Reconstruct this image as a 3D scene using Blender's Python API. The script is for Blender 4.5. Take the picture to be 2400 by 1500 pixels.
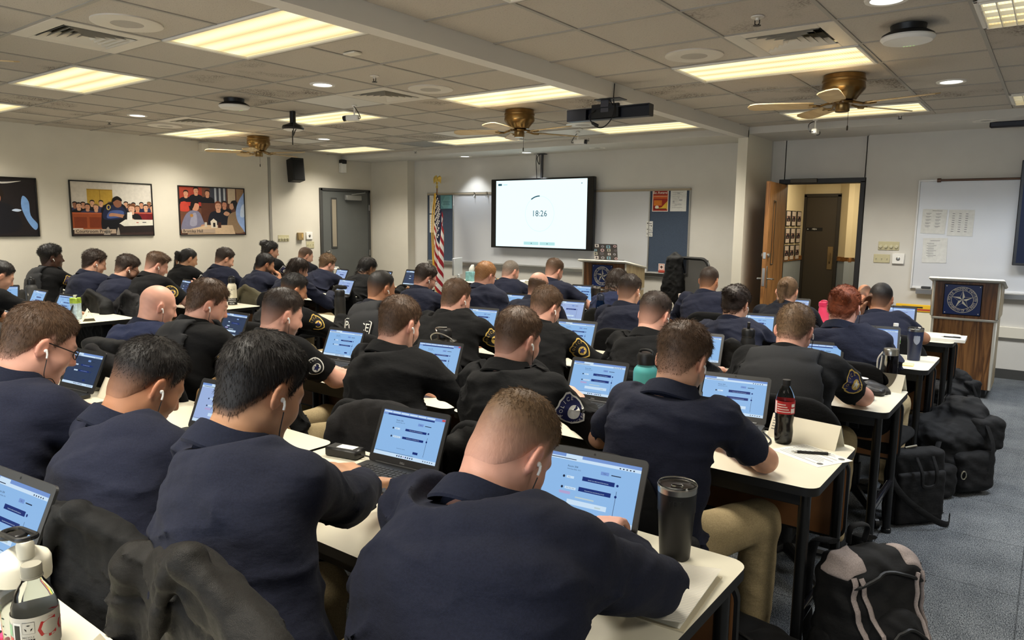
import bpy, bmesh, math, random
import numpy as np
from mathutils import Matrix, Vector, Euler

for o in list(bpy.data.objects):
    bpy.data.objects.remove(o)
SC = bpy.context.scene
COL = SC.collection
rad = math.radians

# ---------------------------------------------------------------- camera
CAMZ = 1.55
def _camrot(yaw, pitch, roll):
    cy, sy, cp, sp = math.cos(yaw), math.sin(yaw), math.cos(pitch), math.sin(pitch)
    f = Vector((-sy*cp, cy*cp, -sp)); rt = Vector((cy, sy, 0)); up = rt.cross(f)
    cr, sr = math.cos(roll), math.sin(roll)
    r2 = rt*cr + up*sr; u2 = -rt*sr + up*cr
    return Matrix((r2, u2, -f)).transposed()
cam_data = bpy.data.cameras.new('camera')
cam_data.sensor_width = 36.0
cam_data.lens = 1693.0/2400*36
cam_data.clip_start = 0.02
cam = bpy.data.objects.new('camera', cam_data)
COL.objects.link(cam)
cam.matrix_world = Matrix.Translation((0, 0, CAMZ)) @ _camrot(.6436, .1339, .0111).to_4x4()
SC.camera = cam

# ---------------------------------------------------------------- world, exposure
W = bpy.data.worlds.new('world'); SC.world = W; W.use_nodes = True
W.node_tree.nodes['Background'].inputs[0].default_value = (.75, .85, 1, 1)
W.node_tree.nodes['Background'].inputs[1].default_value = .12
SC.view_settings.view_transform = 'Standard'
SC.view_settings.look = 'None'
SC.view_settings.exposure = 0.12
SC.view_settings.gamma = 1.0
SC.view_settings.use_curve_mapping = False
try:
    SC.cycles.use_denoising = True
    SC.cycles.denoiser = 'OPENIMAGEDENOISE'
    SC.cycles.max_bounces = 7
    SC.cycles.diffuse_bounces = 4
    SC.cycles.transparent_max_bounces = 12
    SC.cycles.sample_clamp_indirect = 6
except Exception:
    pass
PANEL_W = 34.0          # watts of each ceiling troffer's own light
DOWN_W = 9.0            # watts of each recessed downlight

def area_light(name, loc, size, size_y, power, color, spread=180, rot=(0, 0, 0)):
    l = bpy.data.lights.new(name, 'AREA'); l.shape = 'RECTANGLE'
    l.size = size; l.size_y = size_y; l.energy = power; l.color = color
    l.spread = rad(spread)
    o = bpy.data.objects.new(name, l); COL.objects.link(o)
    o.location = loc; o.rotation_euler = rot
    return o
# added area light as daylight from unseen windows behind the camera; none are built
area_light('added_daylight', (-2.0, -3.4, 1.6), 6.5, 1.3, 120, (.78, .88, 1), 180, (rad(90), 0, 0))

# ---------------------------------------------------------------- mesh builder
class MB:
    def __init__(s): s.v = []; s.f = []; s.m = []; s.s = []
    def add(s, vs, fs, m=0, sm=True):
        o = len(s.v); s.v += [tuple(map(float, p)) for p in vs]
        for f in fs: s.f.append(tuple(o+i for i in f)); s.m.append(m); s.s.append(sm)
        return s
    def box(s, c, d, bev=0.0, m=0, M=None):
        cx, cy, cz = c; hx, hy, hz = d[0]/2, d[1]/2, d[2]/2
        b = min(bev, hx*.98, hy*.98, hz*.98)
        vs = []; fs = []
        if b <= 0:
            vs = [(x, y, z) for z in (-hz, hz) for y in (-hy, hy) for x in (-hx, hx)]
            fs = [(0,2,3,1),(4,5,7,6),(0,1,5,4),(2,6,7,3),(0,4,6,2),(1,3,7,5)]
        else:
            idx = {}
            for sx in (-1, 1):
                for sy in (-1, 1):
                    for sz in (-1, 1):
                        for a in range(3):
                            p = [sx*(hx-b), sy*(hy-b), sz*(hz-b)]
                            p[a] = (sx*hx, sy*hy, sz*hz)[a]
                            idx[sx, sy, sz, a] = len(vs); vs.append(tuple(p))
            I = lambda *k: idx[k]
            for q in (-1, 1):
                fs.append([I(q,-1,-1,0), I(q,1,-1,0), I(q,1,1,0), I(q,-1,1,0)])
                fs.append([I(-1,q,-1,1), I(1,q,-1,1), I(1,q,1,1), I(-1,q,1,1)])
                fs.append([I(-1,-1,q,2), I(1,-1,q,2), I(1,1,q,2), I(-1,1,q,2)])
            for a1 in (-1, 1):
                for a2 in (-1, 1):
                    fs.append([I(a1,a2,-1,0), I(a1,a2,1,0), I(a1,a2,1,1), I(a1,a2,-1,1)])
                    fs.append([I(a1,-1,a2,0), I(a1,1,a2,0), I(a1,1,a2,2), I(a1,-1,a2,2)])
                    fs.append([I(-1,a1,a2,1), I(1,a1,a2,1), I(1,a1,a2,2), I(-1,a1,a2,2)])
                    for a3 in (-1, 1):
                        fs.append([I(a1,a2,a3,0), I(a1,a2,a3,1), I(a1,a2,a3,2)])
            out = []
            for f in fs:
                p = [Vector(vs[i]) for i in f]
                n = (p[1]-p[0]).cross(p[2]-p[0]); ce = sum(p, Vector())/len(p)
                out.append(tuple(f) if n.dot(ce) > 0 else tuple(reversed(f)))
            fs = out
        vs = [Vector(p) for p in vs]
        if M is not None: vs = [M @ p for p in vs]
        return s.add([(p[0]+cx, p[1]+cy, p[2]+cz) for p in vs], fs, m)
    def rings(s, rings, m=0, closed=True, caps=(True, True), sm=True):
        n = len(rings[0]); vs = [p for r in rings for p in r]; fs = []
        for i in range(len(rings)-1):
            for j in range(n if closed else n-1):
                k = (j+1) % n
                fs.append((i*n+j, i*n+k, (i+1)*n+k, (i+1)*n+j))
        if closed and caps[0]: fs.append(tuple(range(n-1, -1, -1)))
        if closed and caps[1]: fs.append(tuple((len(rings)-1)*n+j for j in range(n)))
        return s.add(vs, fs, m, sm)
    def lathe(s, prof, c=(0, 0, 0), n=24, m=0, M=None, caps=(True, True)):
        rs = []
        for r, z in prof:
            ring = []
            for j in range(n):
                a = 2*math.pi*j/n; p = Vector((r*math.cos(a), r*math.sin(a), z))
                if M is not None: p = M @ p
                ring.append((p[0]+c[0], p[1]+c[1], p[2]+c[2]))
            rs.append(ring)
        return s.rings(rs, m, True, caps)
    def tube(s, pts, r, n=8, m=0, flat=None, caps=True):
        pts = [Vector(p) for p in pts]; rs = []; prev = None
        for i, p in enumerate(pts):
            t = (pts[min(i+1, len(pts)-1)] - pts[max(i-1, 0)])
            t = t.normalized() if t.length > 1e-9 else Vector((0, 0, 1))
            if prev is None:
                a = Vector((0, 0, 1)) if abs(t.z) < .9 else Vector((1, 0, 0))
                u = (a - t*a.dot(t)).normalized()
            else:
                u = prev - t*prev.dot(t)
                u = u.normalized() if u.length > 1e-6 else Vector((1, 0, 0))
            prev = u; w = t.cross(u)
            rr = r[i] if isinstance(r, (list, tuple)) else r
            ra, rb = (rr, rr) if flat is None else (rr*flat[0], rr*flat[1])
            rs.append([p + u*ra*math.cos(2*math.pi*j/n) + w*rb*math.sin(2*math.pi*j/n) for j in range(n)])
        return s.rings(rs, m, True, (caps, caps))
    def cyl(s, a, b, r, r2=None, n=16, m=0):
        return s.tube([a, b], [r, r if r2 is None else r2], n, m)
    def prism(s, poly, z0, z1, m=0, M=None, mtop=None):
        n = len(poly)
        if sum(poly[i][0]*poly[(i+1) % n][1]-poly[(i+1) % n][0]*poly[i][1] for i in range(n)) < 0: poly = poly[::-1]
        vs = [Vector((x, y, z0)) for x, y in poly] + [Vector((x, y, z1)) for x, y in poly]
        if M is not None: vs = [M @ p for p in vs]
        s.add(vs, [tuple(range(n-1, -1, -1))] + [(i, (i+1) % n, n+(i+1) % n, n+i) for i in range(n)], m, False)
        o = len(s.v)-2*n
        s.f.append(tuple(o+n+i for i in range(n))); s.m.append(m if mtop is None else mtop); s.s.append(False)
        return s
    def flat(s, poly, z=0.0, m=0, M=None):
        n = len(poly)
        if sum(poly[i][0]*poly[(i+1) % n][1]-poly[(i+1) % n][0]*poly[i][1] for i in range(n)) < 0: poly = poly[::-1]
        vs = [Vector((x, y, z)) for x, y in poly]
        if M is not None: vs = [M @ p for p in vs]
        return s.add(vs, [tuple(range(n))], m, False)
    def rect(s, x, y, w, h, z=0.0, m=0, M=None):
        return s.flat([(x, y), (x+w, y), (x+w, y+h), (x, y+h)], z, m, M)
    def text(s, txt, size, m=0, M=None, align='CENTER', z=0.0, sx=1.0, bold=0.0):
        vs, fs = text_mesh(txt, align, bold)
        out = []
        for x, y, _ in vs:
            p = Vector((x*size*sx, y*size, z)); out.append(M @ p if M is not None else p)
        return s.add(out, fs, m, False)
    def build(s, name, mats, parent=None, loc=None, rot=None, angle=40):
        me = bpy.data.meshes.new(name); me.from_pydata(s.v, [], s.f)
        if not isinstance(mats, (list, tuple)): mats = [mats]
        for mt in mats: me.materials.append(mt)
        me.polygons.foreach_set('material_index', s.m)
        me.polygons.foreach_set('use_smooth', s.s)
        me.update()
        try: me.set_sharp_from_angle(angle=rad(angle))
        except Exception: pass
        o = bpy.data.objects.new(name, me); COL.objects.link(o)
        if parent is not None: o.parent = parent
        if loc is not None: o.location = loc
        if rot is not None: o.rotation_euler = rot
        return o

_TX = {}
def text_mesh(txt, align='CENTER', bold=0.0):
    k = (txt, align, bold)
    if k not in _TX:
        cu = bpy.data.curves.new('lettering', 'FONT'); cu.body = txt; cu.align_x = align; cu.align_y = 'CENTER'
        cu.offset = bold; cu.resolution_u = 2
        ob = bpy.data.objects.new('lettering', cu)
        COL.objects.link(ob)
        dg = bpy.context.evaluated_depsgraph_get()
        me = bpy.data.meshes.new_from_object(ob.evaluated_get(dg))
        _TX[k] = ([tuple(v.co) for v in me.vertices], [tuple(p.vertices) for p in me.polygons])
        bpy.data.objects.remove(ob); bpy.data.curves.remove(cu); bpy.data.meshes.remove(me)
    return _TX[k]

def tag(o, label=None, cat=None, group=None, kind=None):
    if label: o['label'] = label
    if cat: o['category'] = cat
    if group: o['group'] = group
    if kind: o['kind'] = kind
    return o
def thing(name, label, cat, loc=(0, 0, 0), rz=0.0, group=None, rot=None):
    o = bpy.data.objects.new(name, None); COL.objects.link(o); o.empty_display_size = .05
    o.location = loc; o.rotation_euler = rot if rot is not None else (0, 0, rz)
    return tag(o, label, cat, group)
def struct(o): o['kind'] = 'structure'; return o
def copy_tree(o, parent=None):
    c = o.copy(); COL.objects.link(c)
    if parent is not None: c.parent = parent
    for ch in list(o.children): copy_tree(ch, c)
    return c
def Mx(origin, x, y):
    x = Vector(x).normalized(); y = Vector(y); y = (y - x*x.dot(y)).normalized(); z = x.cross(y)
    M = Matrix((x, y, z)).transposed().to_4x4(); M.translation = Vector(origin)
    return M
def rrect(w, h, r, n=5):
    out = []
    for cx, cy, a0 in ((w/2-r, h/2-r, 0), (-w/2+r, h/2-r, 90), (-w/2+r, -h/2+r, 180), (w/2-r, -h/2+r, 270)):
        for i in range(n+1):
            a = rad(a0+90*i/n); out.append((cx+r*math.cos(a), cy+r*math.sin(a)))
    return out
def circle(r, n=24, cx=0, cy=0, ry=None, a0=0):
    return [(cx+r*math.cos(2*math.pi*i/n+a0), cy+(ry or r)*math.sin(2*math.pi*i/n+a0)) for i in range(n)]
def bez(p, n=12):
    p = [Vector(q) for q in p]; out = []
    P = [p[0]*2-p[1]] + p + [p[-1]*2-p[-2]]
    for i in range(1, len(P)-2):
        for k in range(n):
            t = k/n; a, b, c, d = P[i-1], P[i], P[i+1], P[i+2]
            out.append(.5*((2*b)+(c-a)*t+(2*a-5*b+4*c-d)*t*t+(3*b-a-3*c+d)*t**3))
    out.append(P[-2]); return out

# ---------------------------------------------------------------- materials
_M = {}
def srgb(r, g, b):
    f = lambda c: (c/255/12.92) if c/255 <= .04045 else ((c/255+.055)/1.055)**2.4
    return (f(r), f(g), f(b), 1)
class NT:
    def __init__(s, name):
        s.mat = bpy.data.materials.new(name); s.mat.use_nodes = True
        s.t = s.mat.node_tree; s.b = s.t.nodes['Principled BSDF']; s.out = s.t.nodes['Material Output']
    def n(s, typ, **kw):
        x = s.t.nodes.new('ShaderNode'+typ)
        for k, v in kw.items(): setattr(x, k, v)
        return x
    def l(s, a, b): s.t.links.new(a, b)
    def coord(s, scale=(1, 1, 1), gen='Object', rot=(0, 0, 0)):
        c = s.n('TexCoord'); m = s.n('Mapping'); m.inputs['Scale'].default_value = scale; m.inputs['Rotation'].default_value = rot
        s.l(c.outputs[gen], m.inputs[0]); return m.outputs[0]
    def noise(s, vec, scale, detail=3, rough=.5):
        x = s.n('TexNoise'); x.inputs['Scale'].default_value = scale; x.inputs['Detail'].default_value = detail
        x.inputs['Roughness'].default_value = rough
        if vec is not None: s.l(vec, x.inputs['Vector'])
        return x.outputs['Fac']
    def ramp(s, fac, stops):
        x = s.n('ValToRGB'); e = x.color_ramp.elements
        while len(e) < len(stops): e.new(.5)
        for i, (p, c) in enumerate(stops): e[i].position = p; e[i].color = c
        s.l(fac, x.inputs[0]); return x.outputs[0]
    def bump(s, h, strength=.3, dist=.002):
        x = s.n('Bump'); x.inputs['Strength'].default_value = strength; x.inputs['Distance'].default_value = dist
        s.l(h, x.inputs['Height']); s.l(x.outputs[0], s.b.inputs['Normal']); return x
    def mix(s, f, a, b):
        x = s.n('Mix', data_type='RGBA')
        for sock, v in ((x.inputs[0], f), (x.inputs[6], a), (x.inputs[7], b)):
            if hasattr(v, 'is_linked'): s.l(v, sock)
            else: sock.default_value = v
        return x.outputs[2]
def mat(name, rgb, rough=.5, metal=0.0, spec=.5, noise=0.0, nscale=60, bump=0.0, bscale=200, emit=0.0, sheen=0.0, coat=0.0, trans=0.0, alpha=1.0, ior=1.45, bdist=.002, stretch=(1, 1, 1)):
    if name in _M: return _M[name]
    t = NT(name); c = srgb(*rgb); b = t.b
    b.inputs['Base Color'].default_value = c; b.inputs['Roughness'].default_value = rough
    b.inputs['Metallic'].default_value = metal; b.inputs['Specular IOR Level'].default_value = spec
    b.inputs['IOR'].default_value = ior
    if noise:
        v = t.coord(stretch); f = t.noise(v, nscale, 4)
        d = tuple(x*(1-noise) for x in c[:3])+(1,); u = tuple(min(1, x*(1+noise)) for x in c[:3])+(1,)
        t.l(t.ramp(f, [(.3, d), (.7, u)]), b.inputs['Base Color'])
    if bump: t.bump(t.noise(t.coord(stretch), bscale, 3), bump, bdist)
    if emit: b.inputs['Emission Color'].default_value = c; b.inputs['Emission Strength'].default_value = emit
    if sheen: b.inputs['Sheen Weight'].default_value = sheen; b.inputs['Sheen Roughness'].default_value = .5
    if coat: b.inputs['Coat Weight'].default_value = coat; b.inputs['Coat Roughness'].default_value = .1
    if trans: b.inputs['Transmission Weight'].default_value = trans
    if alpha < 1: b.inputs['Alpha'].default_value = alpha
    _M[name] = t.mat; return t.mat
def emis(name, rgb, strength):
    if name in _M: return _M[name]
    t = NT(name); t.b.inputs['Base Color'].default_value = (0, 0, 0, 1); t.b.inputs['Specular IOR Level'].default_value = .2
    t.b.inputs['Roughness'].default_value = .3
    t.b.inputs['Emission Color'].default_value = srgb(*rgb); t.b.inputs['Emission Strength'].default_value = strength
    _M[name] = t.mat; return t.mat
def fabric(name, rgb, rough=.9, weave=900, var=.18, fold=0.0):
    """cloth: fine weave bump, broad soft folds, slight colour variation, sheen"""
    if name in _M: return _M[name]
    t = NT(name); c = srgb(*rgb); b = t.b
    b.inputs['Roughness'].default_value = rough; b.inputs['Specular IOR Level'].default_value = .2
    b.inputs['Sheen Weight'].default_value = .02
    v = t.coord()
    f = t.noise(v, 260, 2)
    d = tuple(x*(1-var) for x in c[:3])+(1,); u = tuple(x*(1+var) for x in c[:3])+(1,)
    t.l(t.ramp(f, [(.3, d), (.7, u)]), b.inputs['Base Color'])
    w1 = t.noise(v, weave, 1); w2 = t.noise(t.coord((1, 1, 2.2), rot=(.3, .5, .2)), 14, 3, .55)
    m = t.n('Math', operation='MULTIPLY_ADD'); t.l(w2, m.inputs[0]); m.inputs[1].default_value = 6.0; t.l(w1, m.inputs[2])
    t.bump(m.outputs[0], .45, .0022)
    _M[name] = t.mat; return t.mat
def glass(name, rgb=(255, 255, 255), rough=.02, ior=1.45):
    if name in _M: return _M[name]
    t = NT(name); t.b.inputs['Base Color'].default_value = srgb(*rgb); t.b.inputs['Transmission Weight'].default_value = 1
    t.b.inputs['Roughness'].default_value = rough; t.b.inputs['IOR'].default_value = ior
    _M[name] = t.mat; return t.mat
def wood(name, c1, c2, scale=1.0, axis=2, rough=.45):
    if name in _M: return _M[name]
    t = NT(name); s = [9*scale, 9*scale, 9*scale]; s[axis] = .9*scale
    v = t.coord(tuple(s)); n1 = t.n('TexNoise'); n1.inputs['Scale'].default_value = 1.6; n1.inputs['Detail'].default_value = 5
    n1.inputs['Distortion'].default_value = 1.2; t.l(v, n1.inputs['Vector'])
    w = t.n('Math', operation='MULTIPLY'); t.l(n1.outputs['Fac'], w.inputs[0]); w.inputs[1].default_value = 7
    fr = t.n('Math', operation='PINGPONG'); t.l(w.outputs[0], fr.inputs[0]); fr.inputs[1].default_value = 1
    s2 = [120*scale]*3; s2[axis] = 3*scale
    gr = t.noise(t.coord(tuple(s2)), 1.0, 3)
    mx = t.n('Math', operation='MULTIPLY'); t.l(fr.outputs[0], mx.inputs[0]); t.l(gr, mx.inputs[1])
    t.l(t.ramp(mx.outputs[0], [(.05, srgb(*c2)), (.5, srgb(*c1))]), t.b.inputs['Base Color'])
    t.b.inputs['Roughness'].default_value = rough
    _M[name] = t.mat; return t.mat
# ---------------------------------------------------------------- organic surfaces: distance fields meshed with surface nets
F4 = np.float32
def A3(p): return np.asarray(p, F4)
def sm(a, b, k):
    h = np.clip(.5+.5*(b-a)/k, 0, 1); return b+(a-b)*h-k*h*(1-h)
def smx(a, b, k): return -sm(-a, -b, k)
def rcone(P, a, b, r1, r2):
    a = A3(a); ab = A3(b)-a; w = P-a; L = float(ab@ab)+1e-12
    t = np.clip((w@ab)/L, 0, 1); w = w-t[:, None]*ab
    return np.sqrt(np.einsum('ij,ij->i', w, w))-(r1+t*(r2-r1))
def ell(P, c, r, R=None):
    q = P-A3(c)
    if R is not None: q = q@A3(R)
    q = q/A3(r); k0 = np.sqrt(np.einsum('ij,ij->i', q, q))+1e-9; g = q/A3(r)
    k1 = np.sqrt(np.einsum('ij,ij->i', g, g))+1e-9
    return k0*(k0-1)/k1
def rbox(P, c, h, r=.01, R=None):
    q = P-A3(c)
    if R is not None: q = q@A3(R)
    q = np.abs(q)-(A3(h)-r); o = np.maximum(q, 0)
    return np.sqrt(np.einsum('ij,ij->i', o, o))+np.minimum(q.max(1), 0)-r
def within(P, c, r, fn):
    d = np.sqrt(((P-A3(c))**2).sum(1))-r; out = d+F4(.03); m = d < .035
    if m.any(): out[m] = fn(P[m])
    return out
def wob(P, s=1.0, ph=0.0):
    x, y, z = P[:, 0]*s+ph, P[:, 1]*s+ph*1.7, P[:, 2]*s-ph
    a = np.sin(9*x+3*z+2*np.sin(5*y+4*z))*np.sin(15*z-6*y+2*np.sin(7*x))
    b = np.sin(23*z+11*y*np.sign(1)+9*x+1.5*np.sin(13*x-5*y))
    return .6*a+.4*b
_CH = 160000
def evalf(f, P):
    out = np.empty(len(P), F4)
    for i in range(0, len(P), _CH): out[i:i+_CH] = f(P[i:i+_CH])
    return out
_EDG = [(0,1),(2,3),(4,5),(6,7),(0,2),(1,3),(4,6),(5,7),(0,4),(1,5),(2,6),(3,7)]
_CO = np.array([(i & 1, (i >> 1) & 1, (i >> 2) & 1) for i in range(8)])
def nets(f, lo, hi, h, B=6):
    lo = np.array(lo, float); hi = np.array(hi, float)
    nb = np.ceil((hi-lo)/h/B).astype(int); n = nb*B
    I = np.stack(np.meshgrid(*[np.arange(k) for k in nb], indexing='ij'), -1).reshape(-1, 3)
    d = evalf(f, (lo+(I+.5)*B*h).astype(F4)); act = np.abs(d) < B*h*1.15+.012
    V = np.full(n+1, 1.0, F4); V[:-1, :-1, :-1] = np.repeat(np.repeat(np.repeat(d.reshape(nb), B, 0), B, 1), B, 2)
    msk = np.zeros(n+1, bool)
    for i, j, k in I[act]*B: msk[i:i+B+1, j:j+B+1, k:k+B+1] = True
    ix = np.stack(np.nonzero(msk), -1)
    V[msk] = evalf(f, (lo+ix*h).astype(F4))
    S = V < 0
    cnt = np.zeros(n, np.int8)
    for c in _CO: cnt += S[c[0]:c[0]+n[0], c[1]:c[1]+n[1], c[2]:c[2]+n[2]]
    cells = np.stack(np.nonzero((cnt > 0) & (cnt < 8)), -1)
    if len(cells) == 0: return np.zeros((0, 3)), np.zeros((0, 4), int)
    val = np.stack([V[cells[:, 0]+c[0], cells[:, 1]+c[1], cells[:, 2]+c[2]] for c in _CO], 1)
    acc = np.zeros((len(cells), 3)); m = np.zeros(len(cells))
    for a, b in _EDG:
        va, vb = val[:, a], val[:, b]; x = (va < 0) != (vb < 0)
        t = np.where(x, va/np.where(x, va-vb, 1), 0)[:, None]
        acc += np.where(x[:, None], _CO[a]+t*(_CO[b]-_CO[a]), 0); m += x
    verts = lo+(cells+acc/m[:, None])*h
    cid = np.full(n, -1, np.int32); cid[cells[:, 0], cells[:, 1], cells[:, 2]] = np.arange(len(cells))
    quads = []
    for ax in range(3):
        u, w = (ax+1) % 3, (ax+2) % 3
        s0 = [slice(0, -1) if k == ax else slice(1, -1) for k in range(3)]
        s1 = [slice(1, None) if k == ax else slice(1, -1) for k in range(3)]
        A, Bq = S[tuple(s0)], S[tuple(s1)]
        e = np.stack(np.nonzero(A != Bq), -1)
        if len(e) == 0: continue
        ins = A[e[:, 0], e[:, 1], e[:, 2]]
        e = e.copy(); e[:, u] += 1; e[:, w] += 1
        def g(du, dw):
            q = e.copy(); q[:, u] -= du; q[:, w] -= dw; return cid[q[:, 0], q[:, 1], q[:, 2]]
        q = np.stack([g(1, 1), g(0, 1), g(0, 0), g(1, 0)], 1)
        q[~ins] = q[~ins][:, ::-1]
        quads.append(q[(q >= 0).all(1)])
    return verts, np.concatenate(quads)
def sdf_obj(name, f, lo, hi, h, mats, parent=None, color=None, smooth=1):
    v, q = nets(f, lo, hi, h)
    for _ in range(smooth):
        acc = np.zeros_like(v); m = np.zeros(len(v))
        for i in range(4):
            a, b = q[:, i], q[:, (i+1) % 4]
            for k in range(3): acc[:, k] += np.bincount(a, v[b, k], len(v))+np.bincount(b, v[a, k], len(v))
            m += np.bincount(a, minlength=len(v))+np.bincount(b, minlength=len(v))
        v = v*.5+.5*acc/np.maximum(m, 1)[:, None]
    me = bpy.data.meshes.new(name)
    me.vertices.add(len(v)); me.vertices.foreach_set('co', v.astype(F4).ravel())
    me.loops.add(len(q)*4); me.loops.foreach_set('vertex_index', q.astype(np.int32).ravel())
    me.polygons.add(len(q)); me.polygons.foreach_set('loop_start', np.arange(0, len(q)*4, 4, dtype=np.int32))
    me.polygons.foreach_set('use_smooth', np.ones(len(q), bool))
    if not isinstance(mats, (list, tuple)): mats = [mats]
    for mt in mats: me.materials.append(mt)
    if color is not None:
        c = color(v.astype(F4)); at = me.color_attributes.new('tone', 'FLOAT_COLOR', 'POINT')
        at.data.foreach_set('color', np.concatenate([c, np.ones((len(c), 1))], 1).astype(F4).ravel())
    me.update(); me.validate()
    o = bpy.data.objects.new(name, me); COL.objects.link(o)
    if parent is not None: o.parent = parent
    o['_n'] = len(v); del o['_n']
    return o, v, q
# ---------------------------------------------------------------- people
def tone_mat(name, rough, bump, bscale, sss=0.0, stretch=(1, 1, 1)):
    if name in _M: return _M[name]
    t = NT(name); a = t.n('Attribute'); a.attribute_name = 'tone'
    v = t.coord(stretch); f = t.noise(v, bscale, 3)
    t.l(t.mix(t.ramp(f, [(.25, (.55, .55, .55, 1)), (.75, (1.25, 1.25, 1.25, 1))]), (0, 0, 0, 1), a.outputs[0]) if False else a.outputs[0], t.b.inputs['Base Color'])
    t.b.inputs['Roughness'].default_value = rough; t.b.inputs['Specular IOR Level'].default_value = .35
    if sss:
        t.b.inputs['Subsurface Weight'].default_value = sss; t.b.inputs['Subsurface Radius'].default_value = (.012, .005, .003)
        t.b.inputs['Subsurface Scale'].default_value = 1.0
    t.bump(f, bump, .0015)
    _M[name] = t.mat; return t.mat
M_SKIN = tone_mat('skin', .5, .18, 420, .0)
M_CAP = tone_mat('scalp_hair', .55, .8, 60, 0, (3, 3, 1))
_HM = {}
def hair_mat(rgb):
    if rgb in _HM: return _HM[rgb]
    t = NT('hair_strand'); h = t.n('HairInfo'); c = srgb(*rgb)
    d = tuple(x*.6 for x in c[:3])+(1,); u = tuple(min(1, x*1.5+.004) for x in c[:3])+(1,)
    t.l(t.ramp(h.outputs['Random'], [(0, d), (1, u)]), t.b.inputs['Base Color'])
    t.b.inputs['Roughness'].default_value = .5; t.b.inputs['Specular IOR Level'].default_value = .18
    _HM[rgb] = t.mat; return t.mat
SKIN = {'light': (200, 152, 126), 'pink': (206, 154, 134), 'tan': (170, 120, 90), 'olive': (186, 140, 108), 'brown': (112, 76, 56), 'dark': (76, 52, 40)}
HAIR = {'black': (24, 20, 18), 'darkbrown': (44, 33, 26), 'brown': (74, 54, 38), 'lightbrown': (96, 74, 52), 'blond': (140, 108, 70), 'red': (122, 62, 36), 'redblond': (146, 104, 66), 'grey': (110, 100, 90)}
TOPS = {'navy': lambda: fabric('navy_cotton', (28, 31, 47)), 'navy2': lambda: fabric('navy_fleece', (27, 30, 45)), 'blue': lambda: fabric('blue_cotton', (29, 36, 62)),
        'black': lambda: fabric('black_twill', (13, 13, 14)), 'darknavy': lambda: fabric('dark_navy_twill', (15, 17, 26))}
def M_khaki(): return fabric('khaki_twill', (166, 148, 112))
def M_blackpants(): return fabric('black_trousers', (14, 14, 16))
def M_vest(): return mat('vest_nylon', (21, 22, 25), .8, noise=.25, nscale=300, bump=.35, bscale=500)

def ease(x, a, b):
    t = np.clip((x-a)/(b-a), 0, 1); return t*t*(3-2*t)
CR = A3((.077, .099, .094)); CC = A3((0, -.012, .028))
def cranium(q):
    d = ell(q, CC, CR)
    return sm(d, ell(q, (0, .03, -.035), (.062, .068, .088)), .03)
def head_sdf(q, f):
    d = cranium(q)
    aq = q.copy(); aq[:, 0] = np.abs(aq[:, 0])
    d = sm(d, rcone(aq, (.05, -.002, -.06), (.018, .072, -.1), .02, .017), .03)
    d = sm(d, ell(q, (0, .078, -.1), (.022, .02, .018)), .02)
    d = sm(d, ell(aq, (.04, .055, -.03), (.026, .03, .03)), .02)
    d = sm(d, rcone(aq, (.012, .09, .024), (.045, .072, .022), .011, .009), .014)
    d = smx(d, -ell(aq, (.031, .107, .006), (.019, .022, .012)), .008)
    d = np.minimum(d, ell(aq, (.031, .079, .006), (.0135, .0135, .0125)))
    n = sm(rcone(q, (0, .088, .018), (0, .112, -.026), .007, .0115), ell(aq, (.011, .1, -.03), (.009, .011, .008)), .008)
    d = sm(d, n, .009)
    d = sm(d, ell(q, (0, .0925, -.058), (.022, .011, .006)), .004)
    d = sm(d, ell(q, (0, .0905, -.069), (.02, .011, .007)), .004)
    # ears
    c, s_ = math.cos(.35), math.sin(.35)
    R = A3([[c, -s_, 0], [s_, c, 0], [0, 0, 1]])
    e = ell(aq, (.0835, -.012, -.008), (.0085, .021, .034), R)
    e = smx(e, -ell(aq, (.0925, -.006, -.006), (.0075, .011, .02), R), .005)
    e = np.minimum(e, ell(aq, (.081, .003, -.014), (.007, .006, .008)))
    d = sm(d, e, .007)
    if f: d = d + F4(f)*0
    return d
HZ = ([-.13, -.085, -.06, -.035, -.02, .002, .02, .032, .05, .07, .085, .11], [-.085, -.082, -.065, -.03, .008, .028, .0, .015, .05, .066, .075, .08])
def hair_region(q, st):
    x = np.abs(q[:, 0]); y, z = q[:, 1], q[:, 2]
    zl = np.interp(y, HZ[0], HZ[1]).astype(F4)
    cen = ease(x, .03, .062)                       # towards the middle line the low edge is the nape / the front hairline
    zc = np.interp(y, [-.2, -.05, .03, .085, .11], [st.get('nape', -.085), st.get('nape', -.085), .03, st.get('front', .075), st.get('front', .075)]).astype(F4)
    return (zl*cen+zc*(1-cen))-z
def hair_thick(q, st):
    top = ease(q[:, 2], st.get('z0', .0), st.get('z1', .085))
    t = st['ts']+(st['tt']-st['ts'])*top
    if st.get('quiff'): t = t+st['quiff']*ease(q[:, 1], .02, .09)*ease(q[:, 2], .04, .09)
    return t
def hair_sdf(q, st, base):
    g = hair_region(q, st); t = hair_thick(q, st)*(.15+.85*ease(-g, -.002, .04))-.0035*(1-ease(-g, -.004, .012))
    d = base-t-st.get('amp', .12)*t*wob(q, st.get('wf', 7.0), st.get('ph', 0))
    d = smx(d, g-.004, .004)
    if st.get('ring'): d = np.maximum(d, q[:, 2]-.045-.3*np.abs(q[:, 0])*0)
    for kind, a, b, r1, r2 in st.get('extra', ()):
        d = sm(d, rcone(q, a, b, r1, r2)-.1*r1*wob(q, 9, 1.3), .02)
    return d
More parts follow.
